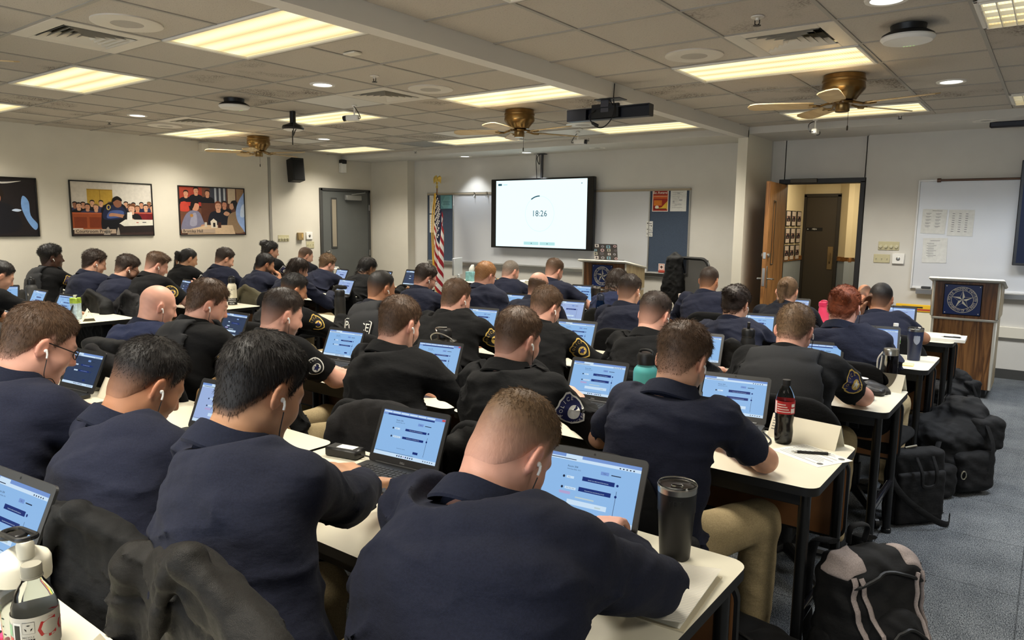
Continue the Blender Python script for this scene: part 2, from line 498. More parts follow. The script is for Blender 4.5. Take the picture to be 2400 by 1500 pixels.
def strands(name, parent, mt, v, q, Hc, Rh, st, n, rng, rad_):
    if n <= 0 or len(q) == 0: return
    tri = v[q]; ar = np.linalg.norm(np.cross(tri[:, 2]-tri[:, 0], tri[:, 3]-tri[:, 1]), axis=1)
    i = rng.choice(len(q), n, p=ar/ar.sum()); w = rng.random((n, 2))
    p = tri[i]; root = (p[:, 0]*(1-w[:, :1])+p[:, 1]*w[:, :1])*(1-w[:, 1:])+(p[:, 3]*(1-w[:, :1])+p[:, 2]*w[:, :1])*w[:, 1:]
    nr = np.cross(tri[i][:, 2]-tri[i][:, 0], tri[i][:, 3]-tri[i][:, 1]); nr /= np.linalg.norm(nr, axis=1)[:, None]+1e-12
    l = (root-Hc)@Rh/HS; ln = nr@Rh
    cr = np.array(st.get('crown', (.012, -.06, .11)))
    fl = l-cr; fl[:, 2] -= st.get('down', .05)
    if st.get('fwd'): fl = np.where((l[:, 2] > .05)[:, None], fl*.4+np.array(st['fwd'])*.1, fl)
    fl -= ln*(fl*ln).sum(1)[:, None]; fl /= np.linalg.norm(fl, axis=1)[:, None]+1e-9
    fl += rng.normal(0, st.get('mess', .25), fl.shape)
    t = hair_thick(l.astype(F4), st)[:, None]
    keep = (t[:, 0] > st.get('tmin', .0045))
    root, nr, l, ln, fl, t = root[keep], nr[keep], l[keep], ln[keep], fl[keep], t[keep]; n = len(t)
    if n == 0: return
    L = (t*st.get('lk', .9)+st.get('l0', .004))*rng.uniform(.55, 1.25, (n, 1))
    lift = st.get('lift', .2)
    d1 = fl*(1-lift)+ln*lift; d2 = fl+ln*(lift*.15); d2[:, 2] -= st.get('grav', .15)
    for d in (d1, d2): d /= np.linalg.norm(d, axis=1)[:, None]
    r0 = l-ln*.0025
    if st.get('region', True):
        pass
    pts = np.stack([r0, r0+d1*L*.4, r0+d1*L*.4+(d1+d2)*.5*L*.35, r0+d1*L*.4+(d1+d2)*.5*L*.35+d2*L*.35], 1)
    pts = pts@Rh.T*HS+Hc
    hc = bpy.data.hair_curves.new(name); hc.add_curves([4]*n)
    hc.attributes['position'].data.foreach_set('vector', pts.astype(F4).ravel())
    ra = hc.attributes.get('radius') or hc.attributes.new('radius', 'FLOAT', 'POINT')
    ra.data.foreach_set('value', np.tile(np.array([1, .95, .7, .2], F4)*rad_, n))
    hc.materials.append(mt)
    o = bpy.data.objects.new(name, hc); COL.objects.link(o); o.parent = parent; o['kind'] = 'stuff'

def hand_pts(W_, yd, zu, side, curl, spread=1.0):
    y = Vector(yd).normalized(); z = Vector(zu); z = (z-y*z.dot(y)).normalized(); x = y.cross(z)
    B = Matrix((x, y, z)).transposed(); W_ = Vector(W_)
    T = lambda p: W_+B@Vector(p)
    segs = [('p', T((0, .018, 0)), T((0, .06, 0)), .0, .0)]
    i_ = -side                                    # thumb side in x for a palm-down hand
    fing = []
    for k, (fx, fl) in enumerate(((.0285, .072), (.0095, .08), (-.0095, .074), (-.0275, .06))):
        p = Vector((i_*fx, .086-.004*abs(k-1), 0)); a = 0.0; pts = [p]
        c = curl*(1+.12*(k-1.5)*.5)
        for f_, ca in ((.44, .55), (.31, 1.0), (.25, .8)):
            a += c*ca
            p = p+Vector((i_*fx*.25*spread*f_, math.cos(a), -math.sin(a)))*fl*f_ if True else p
            p = Vector((pts[-1].x+i_*fx*.28*spread*f_, p.y, p.z)); pts.append(p)
        fing.append([T(q) for q in pts])
    th = [T((i_*.024, .022, -.006)), T((i_*.05, .05, -.016)), T((i_*.056, .078, -.026-.01*curl)), T((i_*.05, .1, -.034-.014*curl))]
    return B, W_, fing, th
def hand_sdf(P, hp):
    B, W_, fing, th = hp
    R = A3([[B[r][c] for c in range(3)] for r in range(3)])
    q = (P-A3(W_))@R
    d = rbox(q, (0, .047, 0), (.039, .045, .0125), .012)
    d = sm(d, ell(q, (0, .005, 0), (.027, .03, .018)), .02)
    for f in fing:
        for i in range(3):
            d = sm(d, rcone(P, f[i], f[i+1], .0092-.0006*i, .0086-.0006*i), .004)
    d = sm(d, rcone(P, th[0], th[1], .0155, .0125), .012)
    for i in (1, 2): d = sm(d, rcone(P, th[i], th[i+1], .0115, .0105 if i == 1 else .009), .005)
    return d
def ik(S, W_, l1, l2, hint):
    S = Vector(S); W_ = Vector(W_); d = W_-S
    if d.length > (l1+l2)*.985: W_ = S+d.normalized()*(l1+l2)*.985; d = W_-S
    L = d.length; a = (l1*l1-l2*l2+L*L)/(2*L); h = math.sqrt(max(l1*l1-a*a, 0)); u = d/L
    hv = Vector(hint); hv = (hv-u*hv.dot(u)).normalized()
    return S+u*a+hv*h, W_

SHIELD = [(0, 1.05), (.3, .98), (.62, 1.02), (.82, .82), (.78, .5), (.84, .2), (.8, -.2), (.62, -.6), (.32, -.9), (0, -1.1)]
SHIELD = SHIELD+[(-x, y) for x, y in SHIELD[-2:0:-1]]
ROUND = [(math.cos(2*math.pi*(.25-i/22))*.8, math.sin(2*math.pi*(.25-i/22))) for i in range(22)]
PERSONS = {}

HS = .925        # head size against the 24 cm head of the template
def person(key, label, head, yaw=0, hy=0, hp=18, hr=0, te=.05, build=1.0, s=.95, skin='light', hair='brown', hs=None, top='navy', sleeve='long',
           vest=None, patch=None, beard=0.0, glasses=False, bud=True, L=None, R=None, pants='khaki', h=.008, pdx=0.0, ns=3000, hrad=.0006, epaulette=False,
           lean=None, collar=True, desc=None, kr=0.0, kl=0.0):
    rng = np.random.default_rng(abs(hash(key)) % 99991 if False else sum(ord(c)*(i+7) for i, c in enumerate(key)))
    Hc = Vector((0, 0, head[2]))
    Rz = Matrix.Rotation(rad(hy), 3, 'Z'); Rx = Matrix.Rotation(rad(-hp), 3, 'X'); Ry = Matrix.Rotation(rad(hr), 3, 'Y')
    Rm = Rz@Rx@Ry
    Rh = np.array([[Rm[r][c] for c in range(3)] for r in range(3)]); RhF = A3(Rh)/F4(HS); HcF = A3(Hc)
    Rm = Rm@Matrix.Scale(HS, 3)
    na = rad(hp*.75)
    Nb = Hc+Matrix.Rotation(rad(hy*.35), 3, 'Z')@Vector((0, -.036*math.cos(na)-.134*math.sin(na), -.134*math.cos(na)+.036*math.sin(na)))*s
    zp = .53; dz = Nb.z-zp; tl = .49*s
    dy = lean if lean is not None else .75*math.sqrt(max(tl*tl-dz*dz, .0036))
    dy = min(max(dy, .05), .40)
    Pv = Vector((pdx, Nb.y-dy, zp))
    k = dy/.4
    s1 = Pv.lerp(Nb, .34)+Vector((0, -.045-.06*k, .01)); s2 = Pv.lerp(Nb, .72)+Vector((0, -.035-.05*k, .012))
    SP = [A3(p) for p in bez([Pv, s1, s2, Nb], 3)]
    nS = len(SP)-1
    TT = [0, .2, .45, .7, .86, .95, 1.0]
    loose = {'polo': .0, 'long': .012}.get(sleeve, .006)
    ra = [(.182, .185, .183, .192, .165, .105, .07), (.128, .128, .12, .12, .098, .078, .064)]
    frames = []
    for i in range(nS):
        t = SP[i+1]-SP[i]; t = t/np.linalg.norm(t); x = A3((1, 0, 0)); x = x-t*(x@t); x /= np.linalg.norm(x); frames.append((t, x, np.cross(t, x)))
    def torso(P):
        best = np.full(len(P), 9, F4); bt = np.zeros(len(P), F4); bx = np.zeros(len(P), F4); bn = np.zeros(len(P), F4)
        for i in range(nS):
            tv, xv, nv = frames[i]; ab = SP[i+1]-SP[i]; Lq = float(ab@ab); w = P-SP[i]
            u = np.clip((w@ab)/Lq, 0, 1); w = w-u[:, None]*ab; tg = (i+u)/nS
            a = (np.interp(tg, TT, ra[0])*build+loose).astype(F4); b = (np.interp(tg, TT, ra[1])*(.5+.5*build)+loose).astype(F4)
            wx = w@xv; wn = w@nv; wt = w@tv
            q = np.sqrt((wx/a)**2+(wn/b)**2+(wt/b)**2)+1e-6
            g = np.sqrt((wx/a**2)**2+(wn/b**2)**2+(wt/b**2)**2)+1e-6
            d = np.where(q < .3, (q-1)*b, q*(q-1)/g)
            m = d < best; best = np.where(m, d, best); bt = np.where(m, tg, bt); bx = np.where(m, wx, bx); bn = np.where(m, wn, bn)
        return best, bt, bx, bn
    tT = ((Nb-Pv).normalized()*.55+Vector((0, 0, .45))).normalized(); fT = Vector((1, 0, 0)); fT = (tT.cross(Vector((1, 0, 0)))).normalized()
    arms = {}
    for sd, spec in ((-1, L), (1, R)):
        spec = dict(spec or {})
        S_ = Nb-tT*.058*s+Vector((sd*.178*build*s, 0, 0))+fT*.03
        w0 = Vector(spec.get('w', (sd*.12, te+.10, .772)))
        if spec.get('world'):   # wrist given in world coordinates
            w0 = Matrix.Rotation(-rad(yaw), 3, 'Z')@(Vector(spec['world'])-Vector((head[0], head[1], 0)))
        E_, W_ = ik(S_, w0, .295*s, .262*s, spec.get('hint', (sd*.75, -.35, -.5)))
        if spec.get('elbow'):
            E_ = Matrix.Rotation(-rad(yaw), 3, 'Z')@(Vector(spec['elbow'])-Vector((head[0], head[1], 0)))
            S_ = S_.lerp(E_+(S_-E_).normalized()*.29*s, .6); W_ = E_+(W_-E_).normalized()*.25*s
        hd = Vector(spec.get('dir', (-sd*.25, 1, -.02))); up = Vector(spec.get('up', (-sd*.15, .1, 1)))
        arms[sd] = dict(S=S_, E=E_, W=W_, hand=hand_pts(W_, hd, up, sd, spec.get('curl', .45)))
    rs = (.066, .057, .05) if sleeve == 'long' else (.066, .06, .05)
    rs = tuple(x*(.55+.45*build) for x in rs)
    def shirt_core(P):
        d, t, x, n = torso(P)
        for sd in (-1, 1):
            a = arms[sd]; d = sm(d, rcone(P, Nb-tT*.03-fT*.012, a['S'], .062*build, rs[0]), .045)
        return d, t, x, n
    def cut_end(sd):
        a = arms[sd]
        if sleeve == 'long': e = a['E'].lerp(a['W'], .94); dr = (a['W']-a['E']).normalized()
        else: e = a['S'].lerp(a['E'], .74); dr = (a['E']-a['S']).normalized()
        return A3(e), A3(dr)
    seed = float(rng.uniform(0, 20))
    def shirt(P):
        d, t, x, n = shirt_core(P)
        for sd in (-1, 1):
            a = arms[sd]; e, dr = cut_end(sd)
            if sleeve == 'long':
                q = sm(rcone(P, a['S'], a['E'], rs[0], rs[1]), smx(rcone(P, a['E'], a['W'], rs[1], rs[2]), (P-e)@dr, .006), .03)
            else:
                q = smx(rcone(P, a['S'], a['E'], rs[0]*1.02, rs[1]*1.12), (P-e)@dr, .006)
            d = sm(d, q, .035)
        am = .02 if sleeve == 'long' else .014
        lowb = 1+(1.2 if sleeve == 'long' else .5)*ease(-P[:, 2], -.95, -.6)*(1-.8*ease(-P[:, 2], -.56, -.5))
        w1 = wob(P, 1.1, seed+5); w2 = wob(P, 1.3, seed+11)
        x_, y_, z_ = P[:, 0]-pdx, P[:, 1], P[:, 2]
        f1 = 1-np.abs(np.sin(26*z_+(7+3*w2)*x_*np.sign(.5-(seed % 1))+2.6*w1)); f2 = 1-np.abs(np.sin(21*z_-13*x_+9*y_+3*w2))
        arm = ease(np.abs(x_), .15, .24); low = ease(-z_, -.98, -.62)
        mk = ease(w1, -.25, .45); mk2 = ease(w2, -.2, .5)
        d = d-am*(.5*wob(P, 1.5, seed)+(f1*f1-.35)*mk*(.3+1.5*low+.15*arm)+(f2*f2-.35)*mk2*(.3+.8*low+.3*arm))-.0016*wob(P, 4.5, seed+3)
        # open the neck so that the neck of the body rises out of the cloth
        pl = np.minimum((P-A3(Nb+tT*.008))@A3(tT), F4(.135)-np.sqrt(((P-A3(Nb+tT*.06))**2).sum(1)))
        return np.maximum(smx(d, pl, .01), F4(.485)-P[:, 2])
    pk = {'khaki': M_khaki, 'black': M_blackpants}[pants]()
    knees = {}
    for sd in (-1, 1):
        hip = Pv+Vector((sd*.09*build, .02, .0)); kx = sd*.15+(kr if sd > 0 else -kl); kn = Vector((pdx+kx, Pv.y+math.sqrt(.19-min(kx*kx, .1))*s, .545)); an = Vector((pdx+kx, Pv.y+.36*s, .09))
        knees[sd] = (hip, kn, an)
    def trousers(P):
        d = ell(P, Pv+Vector((0, -.01, -.01)), (.185*build, .15, .1))
        for sd in (-1, 1):
            hip, kn, an = knees[sd]
            q = sm(rcone(P, hip, kn, .092*build, .07), rcone(P, kn, an, .068, .056), .02)
            d = sm(d, np.maximum(q, F4(.075)-P[:, 2]), .03)
        return np.maximum(d-.004*wob(P, 3.0, seed), -(P[:, 2]-F4(.07)))
    hp_ = {sd: arms[sd]['hand'] for sd in arms}
    sk = np.array(srgb(*SKIN[skin])[:3]); hcol = np.array(srgb(*HAIR[hair])[:3])
    def neck(P): return rcone(P, Hc+Rm@Vector((0, -.028, -.055)), Nb-tT*.03, .056*(.6+.4*build), .061*(.6+.4*build))
    def body(P):
        d = np.full(len(P), 9, F4)
        for i in range(nS): d = np.minimum(d, rcone(P, SP[i], SP[i+1], .085, .085 if i < nS-2 else .055))
        for sd in (-1, 1):
            a = arms[sd]
            d = sm(d, rcone(P, Nb-tT*.05, a['S'], .045, .045), .03)
            e2 = a['E'].lerp(a['W'], .35)
            q = sm(rcone(P, a['S'], a['E'], .046*build, .041), sm(rcone(P, a['E'], e2, .039, .0415), rcone(P, e2, a['W'], .0415, .0265), .01), .02)
            q = sm(q, within(P, a['W']+(hp_[sd][2][1][1]-a['W'])*.7, .16, lambda X: hand_sdf(X, hp_[sd])), .012)
            d = sm(d, q, .02)
        nk = neck(P)
        hd = within(P, Hc, .17, lambda X: head_sdf((X-HcF)@RhF, 0)*F4(HS))
        return sm(sm(d, nk, .03), hd, .03)
    def tone(v):
        q = (v-HcF)@RhF; n = len(v); c = np.tile(sk, (n, 1))
        inh = np.linalg.norm(q, axis=1) < .19
        x = np.abs(q[:, 0]); y, z = q[:, 1], q[:, 2]
        red = np.clip(ease(x, .072, .085)*(np.abs(z) < .05)*inh+np.exp(-(((y-.11)/.015)**2+(q[:, 0]/.02)**2+((z+.025)/.02)**2)), 0, 1)*.4
        c = c*(1-red[:, None])+c*np.array([1.12, .78, .72])*red[:, None]
        c *= (1+.06*wob(v, 9, seed))[:, None]
        if hs is not None:
            g = hair_region(q, hs); f0, f1, fm = hs.get('fz', (-.1, -.02, .7)); f = (1-ease(g, -.03, .014))*(fm+(1-fm)*ease(z, f0, f1))*inh*(1-ease(x, .079, .082)*(z < .03)*(z > -.05)*(y > -.035)*(y < .02))*.8
            if hs.get('ring'): f = f*(z < .05)
            c = c*(1-f[:, None])+hcol*f[:, None]
        if beard:
            zb = np.interp(y, [-.01, .02, .06, .09, .12], [-.02, -.04, -.055, -.048, -.05]); f = beard*inh*(1-ease(z, zb-.008, zb+.008))*ease(y, -.012, .01)*(z > -.125)
            f = f*(1-np.exp(-((q[:, 0]/.02)**2+((z+.063)/.009)**2))*.8); c = c*(1-f[:, None])+hcol*.8*f[:, None]
        br = inh*np.exp(-(((x-.032)/.019)**2)**2-((z-.027)/.005)**2)*(y > .07)*.8; c = c*(1-br[:, None])+hcol*br[:, None]
        lp = inh*np.exp(-(q[:, 0]/.02)**4-((z+.063)/.011)**2)*(y > .085)*.55; c = c*(1-lp[:, None])+np.array(srgb(150, 84, 78)[:3])*lp[:, None]
        ey = inh*np.exp(-((x-.031)/.013)**4-((z-.003)/.0055)**2)*(y > .078)*.9; c = c*(1-ey[:, None])+np.array([.02, .015, .012])*ey[:, None]
        return c
    xs = [a[k].x for a in arms.values() for k in 'SEW']; ys = [a[k].y for a in arms.values() for k in 'SEW']; zs = [a[k].z for a in arms.values() for k in 'SEW']
    lo = (min(xs)-.2, min(Pv.y-.2, min(ys)-.2), .46); hi = (max(xs)+.2, max(.2, max(ys)+.24), max(Hc.z+.2, max(zs)+.2))
    o, _, _ = sdf_obj('person', body, lo, hi, h, M_SKIN, None, tone)
    o.location = (head[0], head[1], 0); o.rotation_euler = (0, 0, rad(yaw))
    tag(o, label, 'person', 'trainees seated at the classroom tables')
    hb = max(h, .0075)
    tm = TOPS[top]()
    so, _, _ = sdf_obj('shirt', shirt, (lo[0], lo[1]-.02, .46), (hi[0], hi[1], Nb.z+.12), hb, tm, o, smooth=2)
    ylo = Pv.y-.25
    to, _, _ = sdf_obj('trousers', trousers, (pdx-.36-kl, ylo, .04), (pdx+.36+kr, Pv.y+.56*s, .68), max(h*1.5, .013), pk, o, smooth=2)
    for sd in (-1, 1):
        an = knees[sd][2]
        b = MB(); Ms = Matrix.Translation((an.x, an.y+.06, .0))
        prof = [(-.13, .035, .06), (-.1, .045, .085), (-.03, .048, .1), (.03, .048, .075), (.09, .05, .06), (.135, .042, .045), (.155, .02, .03)]
        b.rings([[(an.x+w*math.cos(2*math.pi*i/14), an.y+.07+yy, max(0.0, hh*.5+hh*.5*math.sin(2*math.pi*i/14))) for i in range(14)] for yy, w, hh in prof])
        b.build('shoe', mat('shoe_leather', (18, 17, 17), .45), o)
    # hair
    if hs is not None:
        hx = hs.get('ext', 0)
        def hf(P): q = (P-HcF)@RhF; return hair_sdf(q, hs, sm(cranium(q), neck(P)/F4(HS), .035))*F4(HS)
        def hc_(v):
            q = (v-HcF)@RhF; t = hair_thick(q, hs); g = hair_region(q, hs)
            f0, f1, fm = hs.get('fz', (-.1, -.02, .7)); f = fm+(1-fm)*ease(q[:, 2], f0, f1); f = f*(1-ease(g, -.03, .014))
            f = np.where(np.linalg.norm(q, axis=1) > .16, 1, f)
            c = hcol*(1+.25*wob(q, 14, seed))[:, None]
            return sk*(1-f[:, None])+c*f[:, None]
        e = .15+hx
        ho, hv, hq = sdf_obj('hair', hf, (Hc.x-e, Hc.y-e-.03, Hc.z-e-hx), (Hc.x+e, Hc.y+e, Hc.z+.17), min(h, .007), M_CAP, o, hc_)
        strands('hair_strands', ho, hair_mat(HAIR[hair]), hv, hq, np.array(Hc), Rh, hs, ns, rng, hrad)
    # collar
    if collar:
        ax = (Hc+Rm@Vector((0, -.03, -.07))-Nb).normalized(); fx = Vector((1, 0, 0)); fx = (fx-ax*fx.dot(ax)).normalized(); fy = ax.cross(fx)
        c0 = Nb-tT*.012; b = MB(); rg = []
        n = 30
        for r, hh, hf_ in ((.078, -.01, -.03), (.073, .03, .0), (.074, .05, .012), (.079, .053, .012), (.084, .046, .0), (.104, .006, -.04), (.102, -.0, -.045), (.08, .02, -.03)):
            ring = []
            for i in range(n+1):
                a = rad(108)+rad(324)*i/n      # open at the front
                kf = max(0, math.sin(a))**2
                ring.append(c0+fx*(r*(.72+.28*build)*math.cos(a))+fy*(r*.98*math.sin(a))+ax*(hh*(1-kf)+hf_*kf+.004*math.sin(3*a)))
            rg.append(ring)
        b.rings(rg, 0, False)
        cm = fabric('navy_rib', (22, 26, 42)) if top in ('navy', 'navy2', 'blue') else tm
        b.build('collar', cm, so)
    info = dict(obj=o, shirt=so, f=shirt, core=shirt_core, arms=arms, Nb=Nb, Pv=Pv, tT=tT, fT=fT, Hc=Hc, Rm=Rm, head=head, yaw=yaw, build=build, desc=desc, SP=SP, frames=frames, knees=knees)
    PERSONS[key] = info
    if vest: make_vest(info, vest)
    if patch: make_patch(info, patch)
    if epaulette:
        for sd in (-1, 1):
            a = arms[sd]; c = Nb.lerp(a['S'], .62); b = MB(); dr = (a['S']-Nb).normalized()
            g = [[(u, w) for u in np.linspace(-.05, .06, 7)] for w in (-.021, .021)]
            b.rings([[project(info, c+dr*u+fT*w, Vector((0, 0, 1)), .007 if True else 0) for u, w in row] for row in g], 0, False)
            b.build('epaulette', tm, so)
    if bud:
        for sd in ((1,) if bud is True else bud):
            b = MB(); e = lambda p: Hc+Rm@Vector((p[0]*sd, p[1], p[2]))
            b.lathe([(.001, -.005), (.005, -.003), (.0055, .002), (.003, .005)], (0, 0, 0), 10, 0, Matrix.Translation(e((.086, .0, -.012))).to_4x4()@Matrix.Rotation(rad(90), 4, 'Y'))
            b.tube([e((.09, .003, -.012)), e((.091, .008, -.022)), e((.09, .011, -.032))], .0027, 8)
            b.build('earbud', mat('white_plastic', (238, 236, 230), .3), o)
            w_ = MB(); w_.tube(bez([e((.092, .012, -.036)), e((.088, .03, -.09)), Nb+Vector((sd*.075, .08, .0)), Nb+Vector((sd*.05, .11, -.12))], 6), .0013, 5)
            w_.build('earbud_wire', mat('black_plastic', (16, 16, 17), .4), o)
    if glasses:
        b = MB(); e = lambda x, y, z: Hc+Rm@Vector((x, y, z))
        for sd in (-1, 1):
            b.tube([e(sd*.033+.022*math.cos(t), .104-.006*abs(math.cos(t)), .006+.017*math.sin(t)) for t in np.linspace(0, 2*math.pi, 17)], .0016, 6, caps=False)
            b.tube([e(sd*.056, .099, .01), e(sd*.074, .06, .012), e(sd*.083, -.002, .014), e(sd*.086, -.025, .0)], .0017, 6)
        b.tube([e(-.011, .105, .01), e(0, .109, .012), e(.011, .105, .01)], .0015, 6)
        b.build('glasses', mat('black_plastic', (16, 16, 17), .4), o)
    return info

def project(info, p, out, off=.003, start=.14):
    """drop a point onto the shirt along -out"""
    out = A3(Vector(out).normalized()); P = (A3(p)+out*F4(start))[None]
    for _ in range(40):
        d = info['f'](P)[0]-off
        if d < .0004: break
        P = P-out*max(d*.75, .0004)
    return Vector(P[0].tolist())
def projectN(info, pts, out, off=.003, start=.14):
    out = A3(Vector(out).normalized()); P = A3([tuple(p) for p in pts])+out*F4(start)
    for _ in range(45): P = P-out[None]*np.clip(info['f'](P)*.8-off*.8, 0, .05)[:, None]
    return [Vector(p.tolist()) for p in P]
def surf_decal(info, name, parent, C0, xd, yd, polys, mats, off=.003):
    """flat outlines (fans of rings) laid on the cloth round C0"""
    xd = Vector(xd).normalized(); yd = Vector(yd); yd = (yd-xd*yd.dot(xd)).normalized(); out = xd.cross(yd)
    b = MB()
    for kind, data, m, o2 in polys:
        if kind == 'fan':
            outline, rings = data; vs = [(0, 0)]; fs = []
            n = len(outline)
            for r in rings: vs += [(x*r, y*r) for x, y in outline]
            for i in range(n): fs.append((0, 1+(i+1) % n, 1+i) if False else (0, 1+i, 1+(i+1) % n))
            for k in range(len(rings)-1):
                for i in range(n):
                    j = (i+1) % n; fs.append((1+k*n+i, 1+(k+1)*n+i, 1+(k+1)*n+j, 1+k*n+j))
            if sum(outline[i][0]*outline[(i+1) % n][1]-outline[(i+1) % n][0]*outline[i][1] for i in range(n)) < 0: fs = [f[::-1] for f in fs]
        elif kind == 'ring':
            outline, r0, r1 = data; n = len(outline); vs = [(x*r0, y*r0) for x, y in outline]+[(x*r1, y*r1) for x, y in outline]
            fs = [(i, n+i, n+(i+1) % n, (i+1) % n) for i in range(n)]
            if sum(outline[i][0]*outline[(i+1) % n][1]-outline[(i+1) % n][0]*outline[i][1] for i in range(n)) < 0: fs = [f[::-1] for f in fs]
        else:
            vs, fs = data
        b.add(projectN(info, [C0+xd*v[0]+yd*v[1] for v in vs], out, off+o2), fs, m, True)
    return b.build(name, mats, parent)
def txt_verts(txt, size, cx=0, cy=0, arc=None, sx=1.0):
    """letters placed one by one on an arc of radius arc (or on a line)"""
    V, Fc = [], []
    if arc is None:
        vs, fs = text_mesh(txt, 'CENTER', .0)
        return [(x*size*sx+cx, y*size+cy) for x, y, _ in vs], list(fs)
    R_, a0, da, flip = arc
    for i, ch in enumerate(txt):
        if ch == ' ': continue
        vs, fs = text_mesh(ch, 'CENTER', .0); a = rad(a0+da*(i-(len(txt)-1)/2))
        o = len(V); sg = -1 if flip else 1
        for x, y, _ in vs:
            lx, ly = x*size*sx, y*size
            th = a-math.pi/2+(math.pi if flip else 0)
            V.append((cx+R_*math.cos(a)+lx*math.cos(th)-ly*math.sin(th), cy+R_*math.sin(a)+lx*math.sin(th)+ly*math.cos(th)))
        Fc += [tuple(o+k for k in f) for f in fs]
    return V, Fc
M_GOLD = mat('gold_thread', (206, 172, 84), .6); M_WHITE = mat('white_thread', (226, 224, 216), .7)
M_PNAVY = mat('patch_navy', (30, 34, 84), .8); M_PBLACK = mat('patch_black', (18, 18, 22), .8)
def make_patch(info, spec):
    side, shape, border, field, words, size = spec[:6]
    a = info['arms'][side]; yd = (a['S']-a['E']).normalized()
    tw = spec[6] if len(spec) > 6 else 0
    out = Vector((side, -tw, 0)); out = (out-yd*out.dot(yd)).normalized()
    xd = yd.cross(out); C0 = a['S'].lerp(a['E'], .32)
    ol = [(x*size, y*size) for x, y in (SHIELD if shape == 'shield' else ROUND)]
    bm_ = {'gold': M_GOLD, 'white': M_WHITE}[border]; fm = {'navy': M_PNAVY, 'black': M_PBLACK}[field]
    em = [(math.cos(rad(90+36*i))*(1 if i % 2 == 0 else .45), math.sin(rad(90+36*i))*(1 if i % 2 == 0 else .45)) for i in range(10)]
    polys = [('fan', (ol, (.3, .6, .88)), 1, 0), ('ring', (ol, .88, 1.0), 0, .0006), ('ring', (circle(size*.42, 18, 0, -size*.2), .0, 1.0), 0, .0012),
             ('fan', ([(x*size*.34, y*size*.34-size*.2) for x, y in em], (1.0,)), 2, .0018)]
    V, Fc = txt_verts(words[0], size*.38, 0, -size*.12, (size*.8, 92, -20, False), .8)
    polys.append(('mesh', (V, Fc), 0, .0016))
    if len(words) > 1:
        V, Fc = txt_verts(words[1], size*.24, 0, -size*.1, (size*.72, 270, 15, True), .9); polys.append(('mesh', (V, Fc), 0, .0016))
    surf_decal(info, 'shoulder_patch', info['shirt'], C0, xd, yd, polys, [bm_, fm, M_WHITE if field == 'navy' else M_PNAVY], .0025)
def make_vest(info, spec):
    b = info['build']; core = info['core']; Nb = info['Nb']; tT = info['tT']
    t0, t1 = .16, .80
    def f(P):
        d, t, x, n = core(P); ax = np.abs(x)
        th = .02+.006*((np.sin((t-t0)*55) > .55) & (t < .47) & (ax < .14))
        pan = np.maximum(np.maximum(d-th, t-t1), np.maximum(t0-t, ax-F4(.168*b)))
        pan = np.maximum(pan, np.where(t > .62, ax-F4(.168*b)+(t-.62)*.22, -1))
        st = np.maximum(np.maximum(d-.024, np.abs(ax-.098*b)-.03), np.maximum(.7-t, (P-A3(Nb+tT*.03))@A3(tT)))
        return np.maximum(np.minimum(pan, st), -(d-.002))
    lo = info['Pv']; A = info['arms']
    o, _, _ = sdf_obj('vest', f, (lo.x-.32, min(lo.y-.25, Nb.y-.28), .5), (lo.x+.32, Nb.y+.3, Nb.z+.12), .0085, M_vest(), info['obj'], smooth=2)
    if spec is True: return
    # back panel lettering
    fr = info['frames'][int(len(info['frames'])*.62)]; c = info['SP'][int(len(info['frames'])*.62)]
    yd = Vector(fr[0]); out = -Vector(fr[2]); xd = Vector((1, 0, 0))
    inf2 = dict(info); inf2['f'] = lambda P: np.minimum(f(P), info['f'](P))
    V, Fc = txt_verts(spec, .075, 0, .0, None, .92)
    rb = [(x, y) for x, y in rrect(.245, .094, .012, 4)]
    polys = [('fan', (rrect(.255, .104, .014, 4), (.25, .5, .75, 1.0)), 1, 0), ('ring', (rb, .955, 1.0), 0, .002), ('mesh', (V, Fc), 0, .002)]
    surf_decal(inf2, 'name_panel', o, Vector(c)+yd*.03, xd, yd, polys, [M_WHITE, M_PBLACK], .007)
